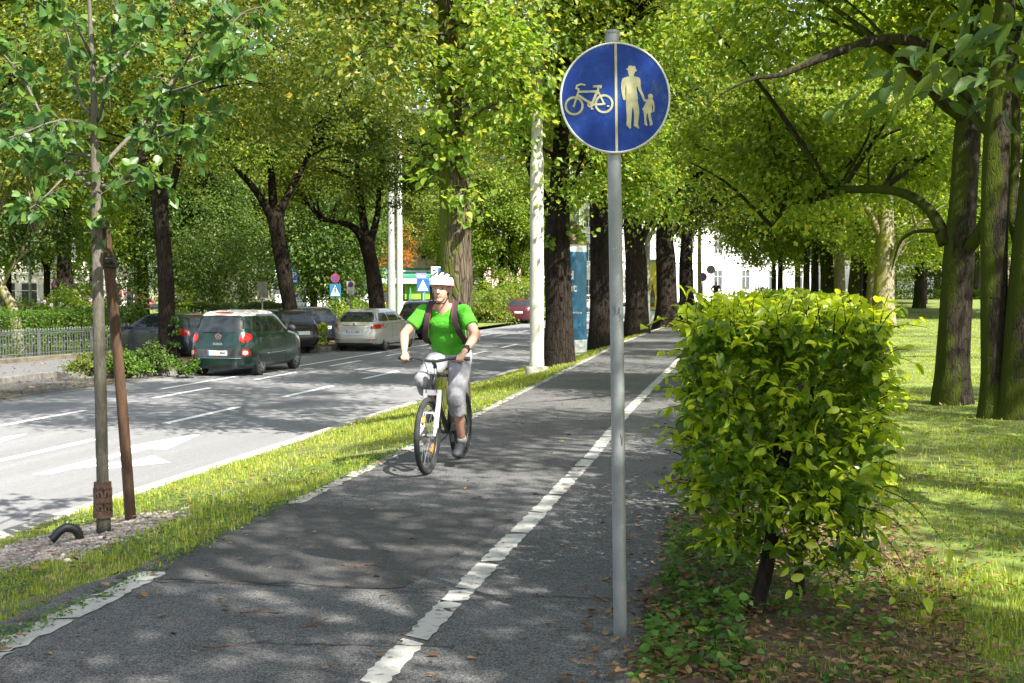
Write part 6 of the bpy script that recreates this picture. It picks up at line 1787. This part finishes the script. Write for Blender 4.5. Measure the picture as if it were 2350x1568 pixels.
def hb_details(t, S, side, rear):
    seam(t, S, [dense([(-.55, .36), (-.55, 1.0)]), dense([(.45, .36), (.45, 1.0)])], [dense([(-.64, 1.0), (-.6, .58), (.6, .58), (.64, 1.0)])])
    handle(t, S, (-.40, .58), .90, PLASTIC)
    patch_mesh(rear, [(-.2, 1.405), (.2, 1.405), (.2, 1.43), (-.2, 1.43)], "brake_light", LAMPR, t, 6, off=.012)
    front = lambda y, z, o: (S.front_x(y, z) + o, y, z)
    for sgn in (-1, 1): patch_mesh(front, [(sgn * .48, .66), (sgn * .80, .66), (sgn * .80, .80), (sgn * .52, .78)], "headlight", LAMPW, t, 5, off=.012)
PK = "cars parked along the left side"
GREYP_ = paint("anthracite_paint", (.035, .045, .06))
BLACKPT = paint("black_paint", (.012, .014, .015))
NAVY = paint("dark_blue_paint", (.02, .025, .045))
MAROON = paint("maroon_paint", (.085, .012, .018))
SILV2 = paint("light_silver_paint", (.5, .5, .5), .3, .5)
def head(px, d, turn):
    """Heading that points away from the camera, turned left by the given angle."""
    v = D(px, d); return math.atan2(v.y, v.x) + turn
z_ = ROADZ + .005
def by_corner(px, d, turn, side_, half_l=1.97, half_w=.86):
    """Centre of a car whose rear corner (side_ +1 left, -1 right) stands at photo column px, distance d."""
    a = head(px, d, turn); h = Vector((math.cos(a), math.sin(a), 0)); r = Vector((h.y, -h.x, 0))
    c = D(px, d, z_) + h * half_l + r * half_w * side_
    return (c.x, c.y, z_), a
car("anthracite hatchback parked at an angle behind the planting island", *by_corner(425, 38.7, .70, 1), HB, 2.5, -1.22, .31, GREYP_, windows=HWIN, rear_win=HREAR, windscreen=HWS, lamps=HL, plate=(.68, .5), group=PK, details=hb_details, mirror=(.78, 1.02))
car("black hatchback parked at an angle behind the leaning lime tree", *by_corner(744, 45, .62, -1), HB, 2.5, -1.22, .31, BLACKPT, windows=HWIN, rear_win=HREAR, windscreen=HWS, lamps=HL, plate=(.68, .5), group=PK, details=hb_details, mirror=(.78, 1.02))
SU = Shape([(.26, -2.05, 2.05, .80), (.36, -2.15, 2.17, .88), (.60, -2.18, 2.2, .91), (.88, -2.14, 2.15, .91), (1.02, -2.10, 1.85, .90), (1.12, -2.05, 1.35, .87), (1.32, -1.90, 1.0, .80), (1.52, -1.72, .62, .74), (1.60, -1.55, .4, .68), (1.645, -1.2, 0, .5), (1.655, -.9, -.3, .25)], 6, 4.8)
SWIN = [[(-1.82, 1.18), (-1.15, 1.18), (-1.15, 1.48), (-1.62, 1.48)], [(-1.08, 1.16), (-.06, 1.16), (-.06, 1.52), (-1.08, 1.52)], [(.0, 1.16), (1.02, 1.16), (.56, 1.5), (.0, 1.52)]]
SREAR = [(-.72, 1.17), (.72, 1.17), (.60, 1.55), (-.60, 1.55)]; SWS = [(-.72, 1.18), (.72, 1.18), (.58, 1.54), (-.58, 1.54)]
SL = [([(.56, .94), (.89, .92), (.88, 1.10), (.60, 1.07)], LAMPR, 5)]
def su_details(t, S, side, rear):
    seam(t, S, [dense([(-.6, .4), (-.6, 1.12)]), dense([(.5, .4), (.5, 1.12)])], [dense([(-.7, 1.1), (-.66, .66), (.66, .66), (.7, 1.1)])])
    handle(t, S, (-.45, .62), 1.0, PLASTIC)
    b = MB()
    for sgn in (-1, 1): b.tube([(x, sgn * .56, 1.68) for x in (-1.3, -.6, .1, .4)], .018, 6); b.tube([(-1.3, sgn * .56, 1.68), (-1.36, sgn * .56, 1.6)], .018, 6)
    b.build("roof_rail", CHROME, t, True)
car("dark blue hatchback turning away behind the crossing sign", *by_corner(791, 50.5, .55, -1), HB, 2.5, -1.22, .31, NAVY, windows=HWIN, rear_win=HREAR, windscreen=HWS, lamps=HL, plate=(.68, .5), details=hb_details, mirror=(.78, 1.02))
car("black SUV half hidden behind the cyclist's arm, driving away", D(985, 56.8, ROADZ), hd + .0, SU, 2.65, -1.3, .35, BLACKPT, windows=SWIN, rear_win=SREAR, windscreen=SWS, lamps=SL, plate=(.80, .5), plate_text="G 640 KX", details=su_details, mirror=(.95, 1.18))
car("dark red hatchback far down the road beside the concrete pole", D(1203, 79, ROADZ), hd + .02, HB, 2.5, -1.22, .31, MAROON, windows=HWIN, rear_win=HREAR, windscreen=HWS, lamps=HL, plate=(.68, .5), plate_text="G 514 HF", details=hb_details, mirror=(.78, 1.02))
car("small silver car at the crossing, right of the advertising column", D(1345, 112, ROADZ + .01), hd - .3, HB, 2.5, -1.22, .31, SILV2, windows=HWIN, rear_win=HREAR, windscreen=HWS, lamps=HL, plate=(.68, .5), details=hb_details, mirror=(.78, 1.02))
# ---------------------------------------------------------------- cyclist and bicycle
SKIN = M("skin", (.52, .30, .21), (.46, .25, .17), 9, .5)
LIP = M("lip", (.36, .14, .12), None, 9, .5)
EYE = M("eye", (.04, .03, .025), None, 9, .3)
SCLERA = M("eye_white", (.6, .57, .53), None, 9, .3)
HAIR = M("brown_hair", (.05, .03, .02), (.03, .02, .012), 40, .7)
SHIRTG = M("green_shirt", (.075, .37, .028), (.062, .32, .022), 5, .85, bmp=.9, bscale=11, stretch=(.6, 1, 1.6), spec=.2)
SHORTS = M("grey_shorts", (.31, .31, .33), (.25, .25, .27), 6, .9, bmp=.9, bscale=12, spec=.2)
SHOE = M("dark_shoe", (.025, .027, .035), (.04, .042, .05), 20, .7)
SOCK = M("white_sock", (.6, .58, .56), None, 20, .8)
HELM = M("white_helmet", (.66, .69, .72), (.58, .61, .64), 6, .35)
STRAPM = M("dark_strap", (.03, .022, .026), (.05, .02, .028), 20, .8)

def rem(name, build, voxel, mats, parent, pick=None, smooth=6, dec=None):
    """One continuous skin grown over overlapping shapes."""
    b = MB(); build(b)
    o = b.build(name, mats, parent)
    r = o.modifiers.new("remesh", 'REMESH'); r.mode = 'VOXEL'; r.voxel_size = voxel
    s_ = o.modifiers.new("smooth", 'SMOOTH'); s_.factor = .5; s_.iterations = smooth
    dg = bpy.context.evaluated_depsgraph_get(); dg.update()
    me = bpy.data.meshes.new_from_object(o.evaluated_get(dg))
    o.modifiers.clear(); o.data = me
    me.materials.clear()
    for m in (mats if isinstance(mats, (list, tuple)) else [mats]): me.materials.append(m)
    me.polygons.foreach_set("use_smooth", [True] * len(me.polygons))
    if pick:
        for p in me.polygons: p.material_index = pick(p.center, p.normal)
    return o
def cap(b, p0, r0, p1, r1, seg=14):
    p0, p1 = Vector(p0), Vector(p1)
    b.ell(p0, (r0,) * 3, seg, 8); b.ell(p1, (r1,) * 3, seg, 8)
    b.tube([p0, p0.lerp(p1, .5), p1], [r0, (r0 + r1) / 2, r1], seg)
def chain(b, pts):
    for (a, ra), (c, rc) in zip(pts[:-1], pts[1:]): cap(b, a, ra, c, rc)

def hand(b, wrist, elbow, bar_dir, s):
    """Palm over the grip, four fingers curled round it, thumb below. bar_dir points outwards along the grip."""
    w = Vector(wrist); f = (w - Vector(elbow)).normalized(); o = Vector(bar_dir).normalized()
    dn = f.cross(o) * (1 if s > 0 else -1)
    if dn.z > 0: dn = -dn
    pc = w + f * .045
    b.ell(pc, (.026, .034, .022), 12, 8, rot=Matrix((o, f, dn)).transposed())
    b.ell(w + f * .02, (.024, .03, .022), 12, 8, rot=Matrix((o, f, dn)).transposed())
    L = (.030, .034, .032, .026)
    for i in range(4):
        k = pc + o * (.027 - .018 * i) + f * .028
        m = k + f * L[i] * .75 + dn * .010
        e = m + dn * L[i] * .95 - f * .004
        t = e - f * L[i] * .7 + dn * .006
        chain(b, [(k, .0105), (m, .0098), (e, .009), (t, .008)])
    k = w + f * .03 - o * .026
    chain(b, [(k, .012), (k + f * .03 - o * .012 + dn * .012, .0105), (k + f * .048 - o * .006 + dn * .030, .009)])
def make_rider(name, label, loc, rz, bikeM, shirt, shorts, detail=True):
    """Local frame: +x forward, +y to the rider's left, z up, origin on the ground under the bottom bracket."""
    t = thing(name, label, "person", loc, rz)
    hipz = 1.0
    hip = lambda s: Vector((-.20, .085 * s, hipz))
    sh = lambda s: Vector((.06, .185 * s, 1.40))
    el = lambda s: Vector((.17, .335 * s, 1.20))
    wr = lambda s: Vector((.355, .275 * s, 1.055))
    knee = {1: Vector((.12, .135, .615)), -1: Vector((.29, -.12, .80))}
    ank = {1: Vector((-.10, .125, .215)), -1: Vector((-.10, -.125, .50))}
    toe = {1: Vector((.085, .135, .135)), -1: Vector((.09, -.135, .44))}
    neck = Vector((.085, 0, 1.455)); hc = Vector((.135, 0, 1.605))
    def torso(b, g=0.0):
        b.ell((-.17, 0, .99), (.14 + g, .165 + g, .13 + g), 18, 12)
        b.ell((-.12, 0, 1.09), (.115 + g, .155 + g, .14 + g), 18, 12)
        b.ell((-.05, 0, 1.20), (.115 + g, .165 + g, .15 + g), 18, 12)
        b.ell((.01, 0, 1.31), (.115 + g, .178 + g, .13 + g), 18, 12)
        b.ell((.035, 0, 1.375), (.085 + g, .17 + g, .075 + g), 18, 12)
        for s in (-1, 1):
            b.ell(sh(s), (.066 + g, .068 + g, .066 + g), 14, 10)
            cap(b, (.05, .05 * s, 1.43), .05 + g, sh(s), .055 + g)
    def head(b):
        cap(b, neck - Vector((.01, 0, .06)), .06, hc - Vector((.02, 0, .07)), .055)
        b.ell(hc + Vector((-.015, 0, .03)), (.098, .076, .098), 20, 14)
        b.ell(hc + Vector((.028, 0, -.035)), (.064, .058, .078), 18, 12)
        b.ell(hc + Vector((.062, 0, -.098)), (.026, .030, .022), 12, 8)
        chain(b, [(hc + Vector((.088, 0, .012)), .010), (hc + Vector((.108, 0, -.03)), .0135)])
        for s in (-1, 1):
            b.ell(hc + Vector((.108 - .012, .011 * s, -.032)), (.011, .009, .008), 8, 6)
            b.ell(hc + Vector((-.012, .077 * s, -.012)), (.018, .010, .032), 10, 8)
            b.ell(hc + Vector((.072, .034 * s, .022)), (.018, .026, .010), 10, 8)
        b.ell(hc + Vector((.083, 0, -.064)), (.010, .024, .006), 10, 6)
        b.ell(hc + Vector((.081, 0, -.074)), (.010, .021, .006), 10, 6)
    def body(b):
        torso(b); head(b)
        for s in (-1, 1):
            chain(b, [(sh(s), .056), (sh(s).lerp(el(s), .5), .049), (el(s), .040), (el(s).lerp(wr(s), .35), .041), (wr(s), .026)])
            hand(b, wr(s), el(s), Vector((-.08, s, 0)), s)
            chain(b, [(hip(s), .092), (hip(s).lerp(knee[s], .5), .078), (knee[s], .056), (knee[s].lerp(ank[s], .3) - Vector((.012, 0, 0)), .055), (knee[s].lerp(ank[s], .7), .040), (ank[s], .036)])
            chain(b, [(ank[s] - Vector((.025, 0, .03)), .036), (toe[s], .032)])
    def pick(c, n):
        h = c - hc
        if abs(h.z + .069) < .010 and abs(h.y) < .024 and h.x > .07: return 1
        for s in (-1, 1):
            e = math.hypot((h.y - .034 * s) / .017, (h.z - .004) / .0075)
            if e < 1 and h.x > .05: return 2 if abs(h.y - .034 * s) < .007 else 3
        return 0
    bd = rem("body", body, .0075 if detail else .014, [SKIN, LIP, EYE, SCLERA], t, pick, 4)
    def shirt_f(b):
        b.ell((-.155, 0, 1.045), (.150, .178, .085), 20, 12)
        b.ell((-.12, 0, 1.09), (.130, .172, .13), 20, 12)
        b.ell((-.05, 0, 1.20), (.128, .180, .15), 20, 12)
        b.ell((.01, 0, 1.31), (.128, .192, .125), 20, 12)
        b.ell((.035, 0, 1.375), (.097, .182, .075), 20, 12)
        for s in (-1, 1):
            b.ell(sh(s), (.074, .074, .072), 14, 10)
            cap(b, (.045, .085 * s, 1.415), .056, sh(s), .064)
            e = sh(s).lerp(el(s), .62)
            b.tube([sh(s), sh(s).lerp(e, .5), e], [.072, .068, .069], 16)
    so = rem("t_shirt", shirt_f, .009 if detail else .016, shirt, t, None, 4)
    def shorts_f(b):
        b.ell((-.175, 0, .985), (.158, .182, .125), 20, 12)
        for s in (-1, 1):
            k = knee[s]; e = k.lerp(ank[s], .26)
            b.ell(hip(s), (.112, .108, .11), 14, 10)
            b.tube([hip(s), hip(s).lerp(k, .35), hip(s).lerp(k, .7), k + Vector((.008, 0, 0)), e + Vector((-.005, 0, -.02))], [.112, .104, .090, .086, .080], 18)
            b.ell(k + Vector((.012, 0, .0)), (.082, .082, .08), 14, 10)
    rem("shorts", shorts_f, .009 if detail else .016, shorts, t, None, 3)
    for s in (-1, 1):
        def shoe(b, s=s):
            a = ank[s]; tt = toe[s]
            b.ell(a - Vector((.03, 0, .045)), (.052, .046, .054), 14, 10)
            b.ell(a.lerp(tt, .5) - Vector((0, 0, .012)), (.095, .048, .050), 16, 10, rot=Matrix.Rotation(.32, 3, 'Y'))
            b.ell(tt + Vector((.005, 0, -.004)), (.066, .050, .042), 16, 10, rot=Matrix.Rotation(.2, 3, 'Y'))
        rem("shoe", shoe, .008, SHOE, t, None, 3)
        b = MB(); d_ = (knee[s] - ank[s]).normalized(); b.tube([ank[s] - d_ * .01, ank[s] + d_ * .045, ank[s] + d_ * .05], [.046, .043, .038], 14); b.build("sock", SOCK, t, True)
    def hair(b):
        b.ell(hc + Vector((-.03, 0, .025)), (.092, .081, .098), 18, 12)
        b.ell(hc + Vector((-.055, 0, -.02)), (.062, .074, .07), 16, 10)
    rem("hair", hair, .009, HAIR, t, None, 3)
    return t, dict(sh=sh, el=el, wr=wr, hc=hc)
RZ = -math.pi / 2 - .03
def pt3(loc, rz, v): return Vector(loc) + Matrix.Rotation(rz, 3, 'Z') @ Vector(v)
cyc_loc = Vector((-3.0, 11.45, 0))
cyc, J = make_rider("person", "cyclist in green T-shirt, grey shorts and white helmet, riding toward the viewer", cyc_loc, RZ, None, SHIRTG, SHORTS)
# helmet as a worn child
def helmet(parent, hc, mats):
    h0 = hc + Vector((-.012, 0, .052))
    def hf(b):
        b.ell(h0, (.138, .110, .098), 24, 16)
        b.ell(h0 + Vector((-.05, 0, -.025)), (.105, .098, .08), 20, 12)
        b.ell(h0 + Vector((.085, 0, -.012)), (.062, .085, .032), 18, 10)
    o = rem("helmet", hf, .006, mats, parent, None, 4)
    me = o.data
    bm = bmesh.new(); bm.from_mesh(me)
    bmesh.ops.bisect_plane(bm, geom=bm.verts[:] + bm.edges[:] + bm.faces[:], plane_co=h0 + Vector((0, 0, -.028)), plane_no=Vector((.10, 0, -1)), clear_outer=True)
    ed = [e for e in bm.edges if e.is_boundary]
    if ed: bmesh.ops.holes_fill(bm, edges=ed)
    bm.to_mesh(me); bm.free()
    b = MB()
    for (y, x0, x1) in ((0, -.02, .10), (.045, -.04, .085), (-.045, -.04, .085), (.085, -.06, .05), (-.085, -.06, .05)):
        pts = []
        for k in range(9):
            x = x0 + (x1 - x0) * k / 8
            q = 1 - (x / .138) ** 2 - (y / .110) ** 2
            if q > 0: pts.append(h0 + Vector((x, y, .098 * math.sqrt(q) + .001)))
        if len(pts) > 2: b.tube(pts, [.004] + [.0105] * (len(pts) - 2) + [.004], 8)
    b.build("vent", BLK, o, True)
    b = MB()
    for s in (-1, 1): b.tube(curve_pts([h0 + Vector((.03, .098 * s, -.03)), hc + Vector((.03, .082 * s, -.06)), hc + Vector((.045, .04 * s, -.125)), hc + Vector((.05, 0, -.128))], 4), .006, 6)
    b.build("chin_strap", STRAPM, o, True)
    b = MB(); b.tube([h0 + Vector((.125 * math.cos(a), .106 * math.sin(a), -.026 + .012 * math.cos(a))) for a in [6.283 * k / 24 for k in range(25)]], .0065, 6); b.build("rim_band", M("helmet_band", (.32, .04, .04), None, 9, .5), o, True)
    return o
helmet(cyc, J["hc"], HELM)
b = MB(); w_ = J["wr"](1); e_ = J["el"](1); f_ = (w_ - e_).normalized(); b.tube([w_ - f_ * .055, w_ - f_ * .025], .034, 16); b.ell(w_ - f_ * .04 + Vector((0, .012, .03)), (.02, .02, .01), 12, 8); b.build("wrist_watch", BLK, cyc, True)
# backpack: straps over the shoulders
bp = thing("backpack", "dark backpack with maroon-edged straps worn by the green-shirted cyclist", "backpack", cyc_loc, RZ)
def bpf(b): b.ell((-.17, 0, 1.30), (.09, .15, .20), 18, 12); b.ell((-.19, 0, 1.22), (.10, .14, .13), 16, 10)
rem("bag", bpf, .012, STRAPM, bp, None, 3)
def strap(s):
    b = MB(); pts = curve_pts([Vector((-.10, .10 * s, 1.44)), Vector((-.02, .112 * s, 1.487)), Vector((.06, .118 * s, 1.482)), Vector((.125, .122 * s, 1.41)), Vector((.145, .130 * s, 1.32)), Vector((.105, .158 * s, 1.22)), Vector((.0, .185 * s, 1.14)), Vector((-.12, .16 * s, 1.10))], 5)
    n = len(pts); vs, fs = [], []
    for i, p_ in enumerate(pts):
        t_ = (pts[min(i + 1, n - 1)] - pts[max(i - 1, 0)]).normalized(); sd = Vector((0, 1, 0)); sd = (sd - t_ * sd.dot(t_)).normalized(); nn = t_.cross(sd)
        for a, c in ((-.024, -.008), (.024, -.008), (.024, .008), (-.024, .008)): vs.append(p_ + sd * a + nn * c)
    for i in range(n - 1):
        for k in range(4): fs.append((i * 4 + k, i * 4 + (k + 1) % 4, i * 4 + 4 + (k + 1) % 4, i * 4 + 4 + k))
    fs += [(0, 1, 2, 3), tuple(range(4 * n - 4, 4 * n))]
    b.add(vs, fs); st_ = b.build("strap", STRAPM, bp, True, 40)
    b = MB(); b.tube([p_ + Vector((.004, -.024 * s, .004)) for p_ in pts], .005, 5); b.build("piping", M("maroon_piping", (.22, .02, .04), None, 9, .7), st_, True)
for s in (-1, 1): strap(s)

# the bicycle
BKF = M("frame_paint", (.02, .02, .022), (.03, .03, .032), 9, .3, coat=.5)
BKW = M("frame_white", (.72, .72, .72), (.66, .66, .66), 9, .3, coat=.5)
RUBBER = M("rubber_grip", (.02, .02, .02), (.03, .03, .03), 30, .7)
ORR = M("orange_reflector", (.75, .22, .03), None, 9, .3)
def make_bike(name, label, loc, rz, white=True, R=.335, turn=0.0):
    t = thing(name, label, "bicycle", loc, rz)
    fx, rx = .56, -.50
    def wheel(x, front):
        b = MB(); tr_ = []
        for k in range(48): a = 6.2832 * k / 48; tr_.append(Vector((x + (R - .024) * math.cos(a), 0, R + (R - .024) * math.sin(a))))
        tr_.append(tr_[0]); b.tube(tr_, .025, 10, caps=False); wh = b.build("wheel", TYRE, t, True)
        b = MB(); b.tube([Vector((x + (q.x - x) * .90, 0, R + (q.z - R) * .90)) for q in tr_], .011, 6, caps=False); b.build("rim", M("bike_rim", (.10, .10, .10), None, 9, .35, .6), wh, True)
        b = MB()
        for k in range(28):
            a = 6.2832 * k / 28; sy = .028 * (1 if k % 2 else -1)
            b.tube([(x + .022 * math.cos(a + .5), sy, R + .022 * math.sin(a + .5)), (x + R * .84 * math.cos(a), 0, R + R * .84 * math.sin(a))], .0013, 4, caps=False)
        b.lathe([(.012, -.05), (.024, -.035), (.018, 0), (.024, .035), (.012, .05)], (x, 0, R), 14, 0, 'Y')
        b.build("spoke", CHROME, wh)
        for k in ((.9, 3.9) if front else (2.1,)):
            b = MB(); q = Vector((x + R * .55 * math.cos(k), .0, R + R * .55 * math.sin(k))); b.box(q, (.085, .022, .036), rot=Matrix.Rotation(-k + 1.57, 3, 'Y')); b.build("spoke_reflector", ORR, wh, bevel=.006)
        b = MB(); b.lathe([(.08, -.022), (.08, -.020)], (x, 0, R), 24, 0, 'Y'); b.build("brake_disc", CHROME, wh)
    wheel(fx, True); wheel(rx, False)
    bbk = Vector((-.07, 0, .30)); sc_ = Vector((-.24, 0, .80)); ht = Vector((.345, 0, .86)); hb_ = Vector((.385, 0, .74))
    b = MB()
    b.tube([bbk, sc_ + Vector((-.012, 0, .05))], .018, 12); b.tube([sc_, ht], .019, 12); b.tube([bbk, hb_], .024, 12); b.tube([ht + Vector((-.01, 0, .03)), hb_ + Vector((.012, 0, -.03))], .024, 12)
    for s in (-1, 1):
        b.tube([bbk + Vector((-.03, .03 * s, 0)), Vector((rx, .065 * s, R))], .010, 8); b.tube([sc_ + Vector((0, .02 * s, -.03)), Vector((rx, .065 * s, R))], .009, 8)
    b.build("frame", BKF, t, True)
    b = MB()
    cr = Vector((.405, 0, .70))
    b.box(cr, (.05, .15, .045))
    for s in (-1, 1):
        b.tube([cr + Vector((0, .062 * s, .02)), Vector((.47, .062 * s, .52)), Vector((.52, .062 * s, .40))], [.021, .023, .024], 12)
        b.tube([Vector((.515, .062 * s, .41)), Vector((fx, .058 * s, R))], [.018, .013], 10)
    b.tube([Vector((.49, .062, .46)), Vector((.515, .04, .53)), Vector((.515, -.04, .53)), Vector((.49, -.062, .46))], .012, 8)
    b.build("fork", BKW, t, True, 50)
    b = MB(); b.tube([ht, ht + Vector((-.018, 0, .07))], .018, 10); b.tube([ht + Vector((-.018, 0, .07)), ht + Vector((.045, 0, .115))], .018, 10); b.build("stem", BKF, t, True)
    c0 = Vector((.385, 0, .985))
    b = MB(); pts = curve_pts([c0 + Vector((-.03, -.31, .012)), c0 + Vector((-.012, -.16, .012)), c0 + Vector((0, -.05, -.01)), c0 + Vector((0, .05, -.01)), c0 + Vector((-.012, .16, .012)), c0 + Vector((-.03, .31, .012))], 4); b.tube(pts, .0135, 10); hbar = b.build("handlebar", BKF, t, True)
    for s in (-1, 1):
        b = MB(); b.tube([c0 + Vector((-.018, .2 * s, .012)), c0 + Vector((-.030, .325 * s, .012))], .018, 12); b.build("grip", RUBBER, hbar, True)
        b = MB(); b.tube([c0 + Vector((.0, .15 * s, .012)), c0 + Vector((.045, .18 * s, -.005)), c0 + Vector((.03, .27 * s, -.03))], .006, 6); b.build("brake_lever", BKF, hbar, True)
        b = MB(); b.tube(curve_pts([c0 + Vector((.02, .14 * s, .01)), c0 + Vector((.10, .06 * s, .0)), Vector((.44, .03 * s, .86)), Vector((.44, .05 * s, .70))], 4), .0035, 5); b.build("cable", BKF, hbar, True)
    b = MB(); b.box(c0 + Vector((.03, 0, -.1)), (.035, .07, .05)); b.build("front_reflector", M("white_reflector", (.75, .75, .78), None, 9, .2), hbar, bevel=.01)
    b = MB(); b.tube([sc_, sc_ + Vector((-.03, 0, .12))], .014, 10); b.build("seat_post", CHROME, t, True)
    def sad(b):
        b.ell((-.31, 0, .925), (.10, .075, .028), 16, 10); cap(b, (-.27, 0, .925), .03, (-.13, 0, .93), .020)
    rem("saddle", sad, .009, RUBBER, t, None, 3)
    b = MB(); b.lathe([(.09, .045), (.09, .050)], tuple(bbk), 28, 0, 'Y')
    b.tube([bbk + Vector((0, .07, 0)), bbk + Vector((-.0, .085, -.17))], .012, 8); b.tube([bbk + Vector((0, -.07, 0)), bbk + Vector((0, -.085, .17))], .012, 8); b.tube([bbk + Vector((0, -.08, 0)), bbk + Vector((0, .08, 0))], .016, 10)
    cr_ = b.build("crank", BKF, t, True, 40)
    for s in (-1, 1):
        b = MB(); b.box(bbk + Vector((.0, .135 * s, -.17 * s)), (.09, .09, .022)); b.build("pedal", RUBBER, cr_, bevel=.005)
    b = MB(); b.tube([(0.02, -.05, .385), (-.5, -.05, .37)], .006, 5); b.tube([(0.02, -.05, .215), (-.5, -.05, .30)], .006, 5); b.lathe([(.05, -.055), (.05, -.045)], (rx, 0, R), 20, 0, 'Y'); b.build("chain", M("chain_steel", (.12, .11, .10), None, 9, .4, .8), t)
    return t
make_bike("bicycle", "black mountain bike with white fork and orange reflectors under the green-shirted cyclist", cyc_loc, RZ)
# the far cyclist
fd = 92
FL = D(1643, fd, .1)
DKS = M("dark_clothes", (.03, .03, .035), (.022, .022, .026), 6, .85)
fr, J2 = make_rider("person", "distant cyclist in dark clothes riding toward the viewer at the end of the path", FL, -math.pi / 2 + .1, None, DKS, DKS, False)
make_bike("bicycle", "distant dark bicycle of the cyclist at the end of the path", FL, -math.pi / 2 + .1)

# drop the unseen mother objects of anything left below the ground
for o in list(bpy.data.objects):
    if o.parent is None and o.type == 'EMPTY' and o.location.z < -50:
        for c in list(o.children_recursive): bpy.data.objects.remove(c)
        bpy.data.objects.remove(o)
